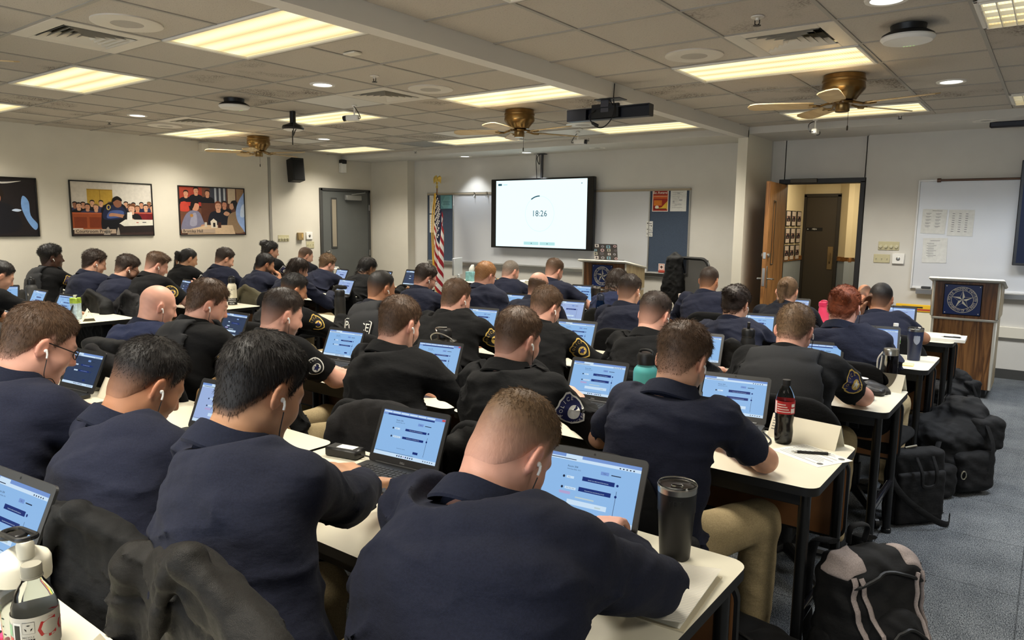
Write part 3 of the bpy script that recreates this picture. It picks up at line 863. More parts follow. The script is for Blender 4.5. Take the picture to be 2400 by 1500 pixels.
# haircuts
def cut(kind, **kw):
    d = {'buzz': dict(ts=.003, tt=.005, l0=.002, lk=.4, fz=(-.1, .04, .45), lift=.5, tmin=.0038),
         'fade': dict(ts=.003, tt=.013, z0=.0, z1=.1, l0=.004, lk=.7, fz=(-.1, .05, .3), lift=.3, tmin=.0055),
         'short': dict(ts=.005, tt=.015, z0=-.03, z1=.1, l0=.005, lk=.8, fz=(-.1, -.03, .6), lift=.3),
         'crop': dict(ts=.0045, tt=.016, z0=-.02, z1=.1, l0=.005, lk=.7, fz=(-.1, .01, .5), lift=.25),
         'mop': dict(ts=.005, tt=.016, z0=-.05, z1=.09, l0=.008, lk=.7, fz=(-.12, -.06, .8), lift=.18, grav=.3, nape=-.095),
         'curly': dict(ts=.009, tt=.022, z0=-.04, z1=.07, l0=.008, lk=.5, fz=(-.12, -.06, .9), lift=.5, mess=.8, amp=.3, wf=14),
         'long': dict(ts=.012, tt=.015, z0=-.05, z1=.06, l0=.05, lk=1.2, fz=(-.2, -.19, 1), lift=.05, grav=1.2, mess=.06, nape=-.1, ext=.22, down=.3,
                      extra=(('c', (0, -.045, .0), (0, -.065, -.17), .08, .075), ('c', (0, -.065, -.17), (.0, -.04, -.29), .075, .045))),
         'pony': dict(ts=.005, tt=.008, l0=.02, lk=.6, fz=(-.2, -.1, .9), lift=.03, grav=.0, mess=.05, crown=(0, .12, .1), down=0, ext=.2,
                      extra=(('c', (0, -.105, .03), (0, -.14, .02), .024, .028), ('c', (0, -.14, .02), (0, -.105, -.2), .03, .014))),
         'bun': dict(ts=.008, tt=.013, l0=.02, lk=.6, fz=(-.2, -.1, .9), lift=.04, grav=.0, mess=.1, crown=(0, .12, .08), down=0, ext=.06,
                     extra=(('c', (-.02, -.112, .05), (.025, -.118, .03), .042, .036),)),
         'ring': dict(ts=.003, tt=.003, l0=.004, lk=.5, fz=(-.1, .0, .4), lift=.5, ring=1, tmin=.0)}[kind]
    d = dict(d); d.update(kw); return d
# ---------------------------------------------------------------- room shell
ZC = 2.629
def wall_mat(name, rgb, rough=.75):
    t = NT(name); c = srgb(*rgb); v = t.coord()
    t.l(t.ramp(t.noise(v, 3, 3), [(.3, tuple(x*.97 for x in c[:3])+(1,)), (.7, tuple(min(1, x*1.03) for x in c[:3])+(1,))]), t.b.inputs['Base Color'])
    t.b.inputs['Roughness'].default_value = rough; t.b.inputs['Specular IOR Level'].default_value = .3
    t.bump(t.noise(v, 240, 2), .12, .001); return t.mat
M_WALL = wall_mat('painted_wall', (214, 208, 194)); M_WALLF = wall_mat('painted_front_wall', (210, 207, 200))
M_TRIM = mat('cream_trim', (222, 216, 200), .5)
def carpet():
    t = NT('carpet'); v = t.coord((1, 1, 1))
    w = t.n('TexWave', wave_type='BANDS', bands_direction='X'); w.inputs['Scale'].default_value = 62; w.inputs['Distortion'].default_value = 6; w.inputs['Detail'].default_value = 2; w.inputs['Detail Scale'].default_value = 3
    t.l(v, w.inputs['Vector'])
    n1 = t.noise(t.coord((1, .35, 1)), 260, 2); n2 = t.noise(v, 5, 3)
    a = t.n('Math', operation='MULTIPLY_ADD'); t.l(w.outputs['Fac'], a.inputs[0]); a.inputs[1].default_value = .35; t.l(n1, a.inputs[2])
    b = t.n('Math', operation='MULTIPLY_ADD'); t.l(n2, b.inputs[0]); b.inputs[1].default_value = .25; t.l(a.outputs[0], b.inputs[2])
    col = t.ramp(b.outputs[0], [(.5, srgb(30, 32, 35)), (.75, srgb(74, 78, 83)), (1.0, srgb(128, 131, 132))])
    br = t.n('TexBrick'); br.offset = 0; br.inputs['Scale'].default_value = 1; br.inputs['Mortar Size'].default_value = .003
    br.inputs['Brick Width'].default_value = .6; br.inputs['Row Height'].default_value = .6
    br.inputs['Color1'].default_value = (1, 1, 1, 1); br.inputs['Color2'].default_value = (.95, .95, .95, 1); br.inputs['Mortar'].default_value = (.5, .5, .5, 1)
    t.l(v, br.inputs['Vector'])
    m = t.n('Mix', data_type='RGBA', blend_type='MULTIPLY'); m.inputs[0].default_value = 1; t.l(col, m.inputs[6]); t.l(br.outputs['Color'], m.inputs[7])
    t.l(m.outputs[2], t.b.inputs['Base Color']); t.b.inputs['Roughness'].default_value = .95; t.b.inputs['Specular IOR Level'].default_value = .1
    t.bump(b.outputs[0], .6, .004); return t.mat
M_CARPET = carpet()
b = MB(); b.box((-3.3, 2.5, -.05), (14.5, 14, .1)); b.box((-2.6, 11.8, -.051), (2.4, 5.2, .1)); struct(b.build('floor', M_CARPET))
def slab(name, x0, x1, y0, y1, z0, z1, m, parent=None):
    b = MB(); b.box(((x0+x1)/2, (y0+y1)/2, (z0+z1)/2), (x1-x0, y1-y0, z1-z0)); o = b.build(name, m, parent)
    if parent is None: struct(o)
    return o
slab('wall_left', -9.9, -9.75, -4.1, 9.0, 0, 2.75, M_WALL)
slab('wall_front', -9.9, -2.86, 9.0, 9.15, 0, 2.75, M_WALLF)
slab('wall_column', -9.75, -8.86, 8.83, 9.0, 0, 2.6, M_WALL)
slab('wall_back', -9.9, 4.1, -4.25, -4.1, 0, 2.75, M_WALL)
slab('wall_right', 4.0, 4.15, -4.1, 9.15, 0, 2.75, M_WALL)
slab('wall_partition', -2.97, -2.86, 8.15, 9.0, 0, 2.6, M_TRIM)
b = MB(); b.box((-2.78, 9.1, 1.375), (.16, .1, 2.75)); b.box((-2.26, 9.1, 2.42), (.9, .1, .7)); b.box((-1.82+.02, 9.1, 1.375), (.04, .1, 2.75)); struct(b.build('wall_doorway', M_WALLF))
slab('wall_front_right', -1.785, 4.1, 8.98, 9.15, 0, 2.75, M_WALLF)
# wall lines below the whiteboards (wiring channel, chair rail, baseboard)
for nm, x0, x1, y in (('right', -1.785, 4.0, 8.98), ('front', -8.86, -2.97, 9.0)):
    b = MB()
    b.box(((x0+x1)/2, y-.014, .485), (x1-x0, .028, .115), .004); struct(b.build('trim_1' if nm == 'right' else 'trim_2', M_TRIM))
    slab('baseboard_'+nm, x0, x1, y-.012, y, 0, .1, mat('grey_vinyl_base', (66, 66, 64), .5))
slab('baseboard_left', -9.75, -9.738, -4.1, 7.62, 0, .1, mat('grey_vinyl_base', (66, 66, 64), .5))
slab('trim_3', -9.75, -9.735, 6.735, 6.775, 0, 2.5, mat('metal_seam', (150, 146, 138), .45))
# lower ceiling strip in front of the front wall
M_SOF = wall_mat('soffit_paint', (206, 203, 196))
slab('ceiling_soffit', -9.9, 4.1, 8.18, 9.1, 2.56, 2.75, M_SOF)
# beam: folding wall track
b = MB(); b.box((-2.915, 2.05, 2.58), (.11, 12.25, .124)); struct(b.build('beam', mat('beam_paint', (214, 210, 202), .55)))
# ceiling tiles
def tile_mat(name, rgb, dirt):
    t = NT(name); c = srgb(*rgb); v = t.coord((1, 1, 1))
    n = t.noise(t.coord((1, 1.6, 1), rot=(0, 0, .5)), 90, 3, .7); s = t.ramp(n, [(.33, (.35, .33, .31, 1)), (.42, (1, 1, 1, 1))])
    m = t.n('Mix', data_type='RGBA', blend_type='MULTIPLY'); m.inputs[0].default_value = .55; m.inputs[6].default_value = c; t.l(s, m.inputs[7])
    col = m.outputs[2]
    if dirt:
        big = t.ramp(t.noise(v, 2.4, 2), [(.5, (0, 0, 0, 1)), (.66, (1, 1, 1, 1))]); sp = t.ramp(t.noise(t.coord((1, 1.8, 1), rot=(0, 0, .5)), 70, 3, .7), [(.44, (1, 1, 1, 1)), (.5, (0, 0, 0, 1))])
        mm = t.n('Math', operation='MULTIPLY'); t.l(big, mm.inputs[0]); t.l(sp, mm.inputs[1])
        col = t.mix(mm.outputs[0], col, srgb(66, 58, 50))
    t.l(col, t.b.inputs['Base Color']); t.b.inputs['Roughness'].default_value = .95; t.b.inputs['Specular IOR Level'].default_value = .1
    t.bump(n, .5, .003); return t.mat
M_TILE = tile_mat('acoustic_tile', (188, 181, 170), False); M_TILED = tile_mat('dusty_acoustic_tile', (182, 174, 163), True)
M_TBAR = mat('ceiling_tbar', (160, 155, 146), .6); M_PLAIN = mat('smooth_white_panel', (216, 214, 208), .6); M_GREYP = mat('grey_panel', (140, 140, 138), .7)
CE = .6096
XG = {'L': (-4.483, -9, 3), 'R': (-2.268, -1, 11)}; Y0 = 4.213
LIGHTS = [(-1.66, 2.67), (-1.66, 5.127), (-1.66, 7.565), (-3.873, 2.67), (-3.873, 5.127), (-3.873, 7.565), (-6.312, 2.67), (-6.312, 5.127), (-6.312, 7.565), (-8.75, 2.67), (-8.75, 5.127), (-8.75, 7.565),
          (.17, 4.517), (.17, 7.565), (-1.66, .23), (-3.873, .23), (-6.312, .23), (-8.75, .23), (-1.66, -2.2), (-3.873, -2.2), (-6.312, -2.2), (1.6, 1.4), (1.6, -1.4), (2.6, 5.127)]
VENTS = [(-4.787, 2.079, 'slatted square air vent in the ceiling nearest the left foreground'), (-1.354, 4.517, 'square air vent beside the long light nearest the right ceiling fan'), (-7.835, 4.517, 'square air vent in the ceiling far left behind the round smoke detector'), (-4.787, 4.517, 'square air vent near the middle of the ceiling beside a round speaker')]
SPEC = {(-5.397, 4.517): 1, (-8.445, 6.346): 1, (-7.226, 7.565): 2, (-6.007, 6.955): 1, (-4.787, 7.565): 1, (-2.0, 9): 1}
rng0 = random.Random(5)
cel = MB(); grid = MB()
def near(x, y, L, dx, dy): return any(abs(x-a) < dx and abs(y-b_) < dy for a, b_, *_ in L)
for key, (x0, i0, i1) in XG.items():
    xa, xb = (-9.75, -2.97) if key == 'L' else (-2.86, 4.0)
    for i in range(i0-1, i1+1):
        for j in range(-15, 8):
            xl, xr = max(xa, x0+i*CE), min(xb, x0+(i+1)*CE); yl, yr = max(-4.1, Y0+(j-.0)*CE), min(8.18, Y0+(j+1)*CE)
            if xr-xl < .02 or yr-yl < .02: continue
            cx, cy = (xl+xr)/2, (yl+yr)/2
            if near(cx, cy, LIGHTS, .58, .28) or near(cx, cy, VENTS, .2, .2): continue
            m = 0 if rng0.random() > .3 else 1
            for (sx, sy), mm in SPEC.items():
                if abs(cx-sx) < .31 and abs(cy-sy) < .31: m = mm+1
            cel.box((cx, cy, ZC+.012), (xr-xl-.004, yr-yl-.004, .016), .003, m)
    for i in range(i0-1, i1+2):
        x = x0+i*CE
        if xa < x < xb:
            for j in range(-14, 7):
                y = Y0+(j+.5)*CE
                if y < 8.0 and not near(x, y, LIGHTS, .5, .29): grid.box((x, y, ZC+.003), (.022, CE, .01))
    for j in range(-14, 8):
        y = Y0+j*CE
        if -4.1 < y < 8.18: grid.box(((xa+xb)/2, y, ZC+.003), (xb-xa, .022, .009))
struct(cel.build('ceiling', [M_TILE, M_TILED, M_PLAIN, M_GREYP])); struct(grid.build('ceiling_grid', M_TBAR))
slab('ceiling_slab', -9.9, 4.15, -4.25, 9.15, 2.76, 2.86, M_GREYP)
slab('ceiling_slab_hall', -3.5, -.8, 9.15, 14.3, 2.4, 2.5, M_PLAIN)
# corridor seen through the open door
M_HALL = wall_mat('hall_cream', (222, 206, 168)); M_WAIN = wall_mat('hall_blue_wainscot', (150, 158, 164)); M_OAK = wood('oak_rail', (176, 122, 66), (120, 78, 38), 1, 1)
def hwall(name, p, q, oak=True):
    p, q = Vector((*p, 0)), Vector((*q, 0)); d = q-p; L_ = d.length; M = Mx(p, d, Vector((0, 0, 1)))
    b = MB()
    b.box((L_/2, .51, -.04), (L_, 1.02, .08), 0, 1); b.box((L_/2, 1.74, -.04), (L_, 1.32, .08), 0, 0); b.box((L_/2, 1.045, .002), (L_, .07, .03), .005, 2)
    b.v = [tuple(M@Vector(v)) for v in b.v]
    return struct(b.build(name, [M_HALL, M_WAIN, M_OAK]))
hwall('wall_hall_left', (-3.3, 9.15), (-3.3, 12.2))
hwall('wall_hall_end', (-3.38, 12.2), (-2.78, 12.2)); hwall('wall_hall_angle', (-2.78, 12.2), (-2.5, 11.85)); hwall('wall_hall_far', (-2.5, 11.85), (-2.5, 14.2))
slab('wall_hall_right', -.95, -.85, 9.15, 14.3, 0, 2.5, M_HALL); slab('wall_hall_back', -2.6, -.85, 14.2, 14.3, 0, 2.5, M_HALL)
area_light('hall_ceiling_lamp', (-2.2, 10.9, 2.37), 1.4, .6, 26, (1, .86, .62), 180)
# ---- doors
M_DGREY = mat('door_grey_paint', (92, 94, 92), .45, noise=.04, nscale=4); M_DFRAME = mat('door_frame_grey', (62, 62, 60), .5); M_STEEL = mat('brushed_steel', (178, 176, 170), .3, 1.0); M_BLACKM = mat('black_metal', (20, 20, 21), .4, noise=.05)
M_LEAF = wood('oak_door', (168, 116, 62), (126, 82, 40), .8, 2)
b = MB(); b.box((-9.738, 8.225, 1.02), (.024, 1.0, 2.04), .002)
d1 = struct(b.build('door_1', M_DGREY))
b = MB()
for y in (7.71, 8.745): b.box((-9.735, y, 1.04), (.05, .045, 2.08), .004)
b.box((-9.735, 8.227, 2.062), (.05, 1.08, .045), .004); struct(b.build('door_frame', M_DFRAME, d1))
b = MB(); b.box((-9.722, 7.965, 1.51), (.012, .13, .84), .003, 0); b.box((-9.7155, 7.965, 1.51), (.004, .085, .78), 0, 1); b.build('door_window', [M_DFRAME, mat('reeded_glass', (150, 140, 122), .25)], d1)
b = MB(); b.lathe([(.03, 0), (.03, .008), (.012, .012), (.012, .04), (.028, .05), (.032, .065), (.024, .08), (.001, .083)], (-9.726, 7.82, 1.03), 20, 0, Matrix.Rotation(rad(90), 4, 'Y')); b.build('door_knob', M_STEEL, d1)
b = MB(); b.box((-9.69, 8.36, 1.94), (.06, .33, .085), .006); b.tube([(-9.66, 8.3, 1.99), (-9.6, 8.55, 2.03), (-9.7, 8.62, 2.05)], .008, 6); b.build('door_closer', mat('closer_grey', (150, 150, 146), .4, .4), d1)
for z in (.3, 1.0, 1.78):
    b = MB(); b.cyl((-9.715, 8.735, z-.05), (-9.715, 8.735, z+.05), .009); b.build('hinge', M_STEEL, d1)
# open oak door
dl = thing('door_2', None, None, (-2.665, 8.965, 0), rad(-85)); dl['kind'] = 'structure'
b = MB(); W2 = .87
for x0, x1, z0, z1 in ((0, .56, 0, 2.03), (.66, W2, 0, 2.03), (.56, .66, 0, 1.12), (.56, .66, 1.82, 2.03)): b.box(((x0+x1)/2, 0, (z0+z1)/2), (x1-x0, .044, z1-z0), .002)
lf = b.build('door_leaf', M_LEAF, dl)
b = MB(); b.box((.61, 0, 1.47), (.1, .01, .7)); b.build('door_window', mat('dark_wire_glass', (54, 60, 60), .15), dl)
b = MB()
for s in (-1, 1):
    for x in (.555, .665): b.box((x, s*.024, 1.47), (.012, .008, .72), .002)
    for z in (1.115, 1.825): b.box((.61, s*.024, z), (.12, .008, .012), .002)
b.build('window_frame', mat('bronze_metal', (88, 78, 62), .4, .6), dl)
b = MB(); b.box((W2-.06, .024, .98), (.045, .006, .24), .002); b.cyl((W2-.06, .03, .96), (W2-.06, .075, .96), .01); b.tube([(W2-.06, .075, .96), (W2-.13, .08, .955), (W2-.17, .075, .95)], .009, 8)
b.cyl((W2-.06, -.03, .96), (W2-.06, -.075, .96), .01); b.tube([(W2-.06, -.075, .96), (W2-.13, -.08, .955), (W2-.17, -.075, .95)], .009, 8); b.build('door_handle', M_STEEL, dl)
b = MB(); b.cyl((W2-.06, .02, 1.22), (W2-.06, .045, 1.22), .026); b.cyl((W2-.06, -.02, 1.22), (W2-.06, -.04, 1.22), .026); b.box((W2, 0, 1.22), (.004, .03, .07)); b.box((W2, 0, .98), (.004, .03, .2)); b.build('door_lock', M_STEEL, dl)
b = MB()
for x in (-2.715, -1.815): b.box((x, 9.06, 1.03), (.05, .2, 2.06), .004)
b.box((-2.265, 9.06, 2.07), (.95, .2, .055), .004); fr = struct(b.build('door_frame_dark', mat('dark_bronze_frame', (34, 32, 30), .45)))
b = MB(); b.box((-2.45, 8.945, 2.075), (.3, .04, .05), .004); b.build('door_closer', mat('closer_bronze', (84, 78, 66), .4, .5), fr)
# dark washroom door at the end of the corridor
d3 = struct(MB().box((-3.03, 12.175, 1.0), (.46, .03, 2.0), .002).build('door_3', mat('dark_brown_door', (62, 54, 42), .5)))
b = MB()
for x in (-3.285, -2.775): b.box((x, 12.17, 1.02), (.05, .06, 2.04), .003)
b.box((-3.03, 12.17, 2.03), (.56, .06, .05), .003); struct(b.build('door_frame', mat('dark_brown_frame', (46, 41, 34), .5), d3))
b = MB(); b.box((-2.86, 12.155, 1.05), (.08, .012, .36), .003); b.tube([(-2.86, 12.14, 1.13), (-2.86, 12.11, 1.1), (-2.86, 12.11, 1.0), (-2.86, 12.14, .97)], .009, 8); b.build('door_pull', mat('bronze_pull', (150, 128, 92), .35, .8), d3)
sg = tag(MB().box((-3.12, 12.155, 1.5), (.24, .006, .05)).text('MEN', .035, 1, Mx((-3.12, 12.1515, 1.5), (1, 0, 0), (0, 0, 1))).text('A', .03, 1, Mx((-3.22, 12.1515, 1.5), (1, 0, 0), (0, 0, 1))).build('door_sign', [mat('sign_black', (20, 20, 20), .4), mat('sign_white', (230, 230, 225), .5)]), 'small black washroom sign on the dark door at the corridor end', 'sign')
# framed class photographs
M_FRB = mat('frame_black', (22, 20, 20), .4)
def photo_mat():
    t = NT('group_photo'); v = t.coord((22, 22, 22)); x = t.n('TexVoronoi'); x.inputs['Scale'].default_value = 1; t.l(v, x.inputs['Vector'])
    t.l(t.ramp(x.outputs['Distance'], [(.15, srgb(196, 150, 128)), (.4, srgb(60, 52, 60)), (.7, srgb(34, 32, 40))]), t.b.inputs['Base Color']); t.b.inputs['Roughness'].default_value = .2
    return t.mat
M_PHO = photo_mat(); M_MAT = mat('photo_mount', (206, 190, 176), .5)
def frame3(M, w, h, label, col):
    o = thing('photo_frame', label, 'framed photo', M.translation, 0, 'class photographs hanging in the corridor')
    R = M.copy(); R.translation = (0, 0, 0)
    b = MB(); b.box((0, 0, .008), (w, h, .016), .003); b.v = [tuple(R@Vector(v)) for v in b.v]; b.build('frame', M_FRB, o)
    b = MB(); b.rect(-w*.42, -h*.45, w*.84, h*.9, .0165, 0); b.rect(-w*.38, -h*.2, w*.76, h*.36, .0168, 1); b.rect(-w*.3, -h*.42, w*.6, h*.12, .0168, 0)
    b.v = [tuple(R@Vector(v)) for v in b.v]; b.build('photo', [M_MAT, M_PHO], o)
rn = ('top', 'middle', 'bottom'); cn = ('left', 'middle', 'right')
for r, z in enumerate((1.66, 1.4, 1.14)):
    for c, y in enumerate((11.3, 11.57, 11.86)):
        frame3(Mx((-3.298, y, z), (0, 1, 0), (0, 0, 1)), .22, .235, f'framed class photo left of the washroom door, {rn[r]} row, {cn[c]} column', 0)
    for c, y in enumerate((12.15, 12.6, 13.1)):
        frame3(Mx((-2.498, y, z+.02), (0, 1, 0), (0, 0, 1)), .3, .24, f'framed class photo right of the washroom door, {rn[r]} row, {cn[c]} column', 0)
# ---------------------------------------------------------------- things on the ceiling
def lens_mat():
    t = NT('prismatic_lens'); v = t.coord((1, 1, 1)); sp = t.n('SeparateXYZ'); t.l(v, sp.inputs[0])
    def m(op, a, bb):
        x = t.n('Math', operation=op)
        for i, q in enumerate((a, bb)):
            if hasattr(q, 'is_linked'): t.l(q, x.inputs[i])
            elif q is not None: x.inputs[i].default_value = q
        return x.outputs[0]
    cell = m('MULTIPLY', m('ABSOLUTE', m('SINE', m('MULTIPLY', sp.outputs[0], 190), None), None), m('ABSOLUTE', m('SINE', m('MULTIPLY', sp.outputs[1], 190), None), None))
    tube = m('ABSOLUTE', m('SINE', m('MULTIPLY', m('ADD', sp.outputs[1], .25), 18.85), None), None)
    f = m('ADD', m('MULTIPLY', cell, .35), m('MULTIPLY', tube, .65))
    t.l(t.ramp(f, [(.0, srgb(206, 176, 112)), (.45, srgb(244, 226, 166)), (.95, srgb(255, 247, 214))]), t.b.inputs['Emission Color'])
    t.b.inputs['Emission Strength'].default_value = 1.08; t.b.inputs['Base Color'].default_value = (.1, .1, .09, 1); t.b.inputs['Roughness'].default_value = .35
    return t.mat
M_LENS = lens_mat(); M_LFR = mat('light_frame_white', (226, 222, 212), .45)
LAB = ['long fluorescent troffer to the right of the beam at the top of the photo', 'long fluorescent troffer in front of the right ceiling fan', 'long fluorescent troffer behind the blades of the right ceiling fan',
       'large fluorescent troffer in the ceiling left of the beam, nearest the camera', 'long fluorescent troffer between the middle ceiling fan and the beam', 'long fluorescent troffer beyond the hanging black bar',
       'fluorescent troffer near the left photo edge, second from the left wall', 'fluorescent troffer behind the hanging black camera pole', 'long fluorescent troffer under the blades of the middle ceiling fan',
       'fluorescent troffer cut by the left photo edge', 'fluorescent troffer in front of the left ceiling fan', 'fluorescent troffer above the grey door, farthest left',
       'louvred light at the right photo edge, nearer of the two', 'louvred light at the right photo edge, farther of the two']
LIGHT0 = None
for i, (x, y) in enumerate(LIGHTS):
    lv = i in (12, 13)
    lab = LAB[i] if i < len(LAB) else f'fluorescent troffer in the ceiling behind the camera, {["first", "second", "third", "fourth", "fifth", "sixth", "seventh", "eighth", "ninth", "tenth"][i-len(LAB)]}'
    o = thing('ceiling_light', lab, 'light', (x, y, ZC), 0, 'fluorescent troffers in the ceiling')
    if LIGHT0 is None or lv:
        b = MB(); hx, hy = CE-.008, CE/2-.008
        for s in (-1, 1): b.box((0, s*(hy-.012), .0), (2*hx, .024, .022), .004); b.box((s*(hx-.012), 0, .0), (.024, 2*hy, .022), .004)
        fr_ = b.build('frame', M_LFR, o)
        b = MB(); b.box((0, 0, .004), (2*hx-.045, 2*hy-.045, .004)); df = b.build('diffuser', M_LENS, o)
        b = MB(); b.box((0, 0, .075), (2*hx-.02, 2*hy-.02, .06), .004); hs_ = b.build('housing', M_LFR, o)
        if lv:
            b = MB()
            for k in range(19): b.box((-hx+.03+k*(2*hx-.06)/18, 0, -.008), (.004, 2*hy-.05, .02))
            for k in range(5): b.box((0, -hy+.03+k*(2*hy-.06)/4, -.008), (2*hx-.05, .004, .02))
            b.build('louvre', M_LFR, o)
        else: LIGHT0 = (fr_, df, hs_)
    else:
        for c0 in LIGHT0: c = c0.copy(); c.parent = o; COL.objects.link(c)
    cool = lv
    l = area_light('troffer_lamp', (x, y, ZC-.02), 1.1, .5, PANEL_W, (.86, .92, 1) if cool else (1, .94, .82), 125)
VENT0 = None
M_VENT = mat('vent_white', (214, 208, 196), .45, .2); M_DUCT = mat('duct_dark', (14, 14, 14), .9)
for i, (x, y, lab) in enumerate(VENTS):
    o = thing('ceiling_vent', lab, 'air vent', (x, y, ZC), rad((90, 180, 90, 0)[i]), 'square supply vents in the ceiling')
    b = MB()
    for s in (-1, 1): b.box((s*.255, 0, .002), (.092, .602, .012), .003); b.box((0, s*.255, .002), (.42, .092, .012), .003)
    b.build('frame', M_VENT, o)
    b = MB(); b.box((0, 0, .1), (.44, .44, .01)); b.build('duct', M_DUCT, o)
    for k in range(5):
        b = MB(); r0 = .2-.04*k; r1 = r0-.034
        for q in range(4):
            R = Matrix.Rotation(rad(90*q), 4, 'Z')
            if q == 3 and False: continue
            b.add([R@Vector(p) for p in ((-r0, -r0, -.004), (r0, -r0, -.004), (r1, -r1, .03), (-r1, -r1, .03))], [(0, 1, 2, 3)], 0, False)
            b.add([R@Vector(p) for p in ((-r0, -r0, -.006), (r0, -r0, -.006), (r1, -r1, .028), (-r1, -r1, .028))], [(3, 2, 1, 0)], 0, False)
        b.build('louvre', M_VENT, o)
M_GRILL = mat('speaker_grille', (172, 166, 156), .6, noise=.2, nscale=600)
for x, y, lab in ((-4.26, 2.07, 'round white ceiling speaker beside the vent nearest the left foreground'), (-1.98, 4.56, 'round ceiling speaker left of the vent near the right fan'), (-4.23, 4.49, 'round ceiling speaker just right of the middle ceiling vent'),
                  (-8.48, 4.49, 'round ceiling speaker far left, beside the vent near the left fan'), (-4.3, 6.99, 'round ceiling speaker below the hanging black bar'), (-8.52, 6.98, 'round ceiling speaker above the left ceiling fan troffer'), (-1.98, 7.0, 'round ceiling speaker behind the right ceiling fan')):
    o = thing('ceiling_speaker', lab, 'speaker', (x, y, ZC), 0, 'round speakers set in the ceiling')
    b = MB(); b.lathe([(.085, .004), (.085, -.006), (.16, -.01), (.185, -.004), (.185, .004)], (0, 0, 0), 40, 0, None, (False, False)); b.build('rim', M_VENT, o)
    b = MB(); b.lathe([(.087, -.004), (.06, -.007), (.001, -.009)], (0, 0, 0), 30, 0, None, (False, True)); b.build('grille', M_GRILL, o)
M_DL = emis('downlight_glow', (255, 255, 255), 2.6)
for i, (x, y, z, lab) in enumerate(((-4.83, 3.87, ZC, 'round downlight in the middle of the left ceiling'), (-7.9, 3.89, ZC, 'round downlight far left before the left ceiling vent'), (-7.96, 6.38, ZC, 'round downlight above the left ceiling fan'), (-.76, 3.98, ZC, 'round downlight cut by the top photo edge'),
                                    (-.745, 6.43, ZC, 'round downlight to the right of the right ceiling fan'), (-7.485, 8.715, 2.56, 'small round downlight above the flag'), (-6.293, 8.696, 2.56, 'small round downlight above the large screen'), (-5.08, 8.646, 2.56, 'unlit round downlight right of the screen pole'), (-.655, 8.35, 2.56, 'unlit round downlight by the black roller housing'))):
    r = .075 if z > 2.6 else .085
    o = thing('downlight', lab, 'light', (x, y, z), 0, 'recessed round downlights')
    b = MB(); b.lathe([(r, .004), (r, -.004), (r+.022, -.005), (r+.026, .004)], (0, 0, 0), 32, 0, None, (False, False)); b.build('trim_ring', M_LFR, o)
    lit = i < 7
    b = MB(); b.lathe([(r+.001, .001), (r*.5, -.001 if lit else .0), (.001, -.002)], (0, 0, 0), 28); b.build('lens', M_DL if lit else mat('unlit_lens', (196, 192, 184), .2), o)
    if lit:
        l = bpy.data.lights.new('downlight_lamp', 'SPOT'); l.energy = DOWN_W*(3.2 if y > 8 else 1); l.spot_size = rad(95); l.spot_blend = .5; l.color = (.9, .95, 1); l.shadow_soft_size = .06
        lo = bpy.data.objects.new('downlight_lamp', l); COL.objects.link(lo); lo.location = (x, y, z-.03)
M_SPR = mat('sprinkler_dark', (46, 42, 38), .4, .5)
for x, y, lab in ((-4.21, 3.86, 'small sprinkler head between the downlight and the middle troffers'), (-1.36, 3.92, 'small sprinkler head near the top right vent'), (-8.56, 3.9, 'small sprinkler head far left near the wall'), (-1.33, 7.99, 'small sprinkler head behind the right fan blade'), (-7.95, 8.1, 'small sprinkler head above the grey door corner'), (-4.87, 8.05, 'small sprinkler head at the end of the middle fan blade')):
    o = thing('sprinkler_head', lab, 'sprinkler', (x, y, ZC), 0, 'ceiling sprinkler heads')
    MB().lathe([(.035, .002), (.033, -.004), (.012, -.006), (.01, -.018)], (0, 0, 0), 16).build('escutcheon', M_VENT, o)
    b = MB(); b.tube([(-.012, 0, -.016), (-.012, 0, -.034), (0, 0, -.042)], .003, 6); b.tube([(.012, 0, -.016), (.012, 0, -.034), (0, 0, -.042)], .003, 6); b.lathe([(.02, -.042), (.02, -.045), (.001, -.046)], (0, 0, 0), 12); b.build('deflector', M_SPR, o)
for x, y, lab in ((-6.06, 3.86, 'round white wireless access point hanging from the left ceiling'), (-.75, 4.54, 'round white wireless access point with green lights near the right edge')):
    o = thing('access_point', lab, 'access point', (x, y, ZC), 0)
    MB().lathe([(.09, .0), (.085, -.03), (.1, -.034), (.128, -.05), (.132, -.06)], (0, 0, 0), 32).build('mount', mat('mount_black', (18, 18, 19), .45), o)
    MB().lathe([(.132, -.06), (.135, -.068), (.12, -.085), (.06, -.094), (.001, -.095)], (0, 0, 0), 36).build('cover', mat('ap_white', (226, 224, 218), .35), o)
    b = MB()
    for k in range(4): b.rect(-.03+k*.016, -.07, .008, .006, 0, 0, Matrix.Translation((0, 0, -.0945))@Matrix.Rotation(rad(180), 4, 'X'))
    b.build('status_lights', emis('ap_led', (190, 255, 150), 2.0), o)
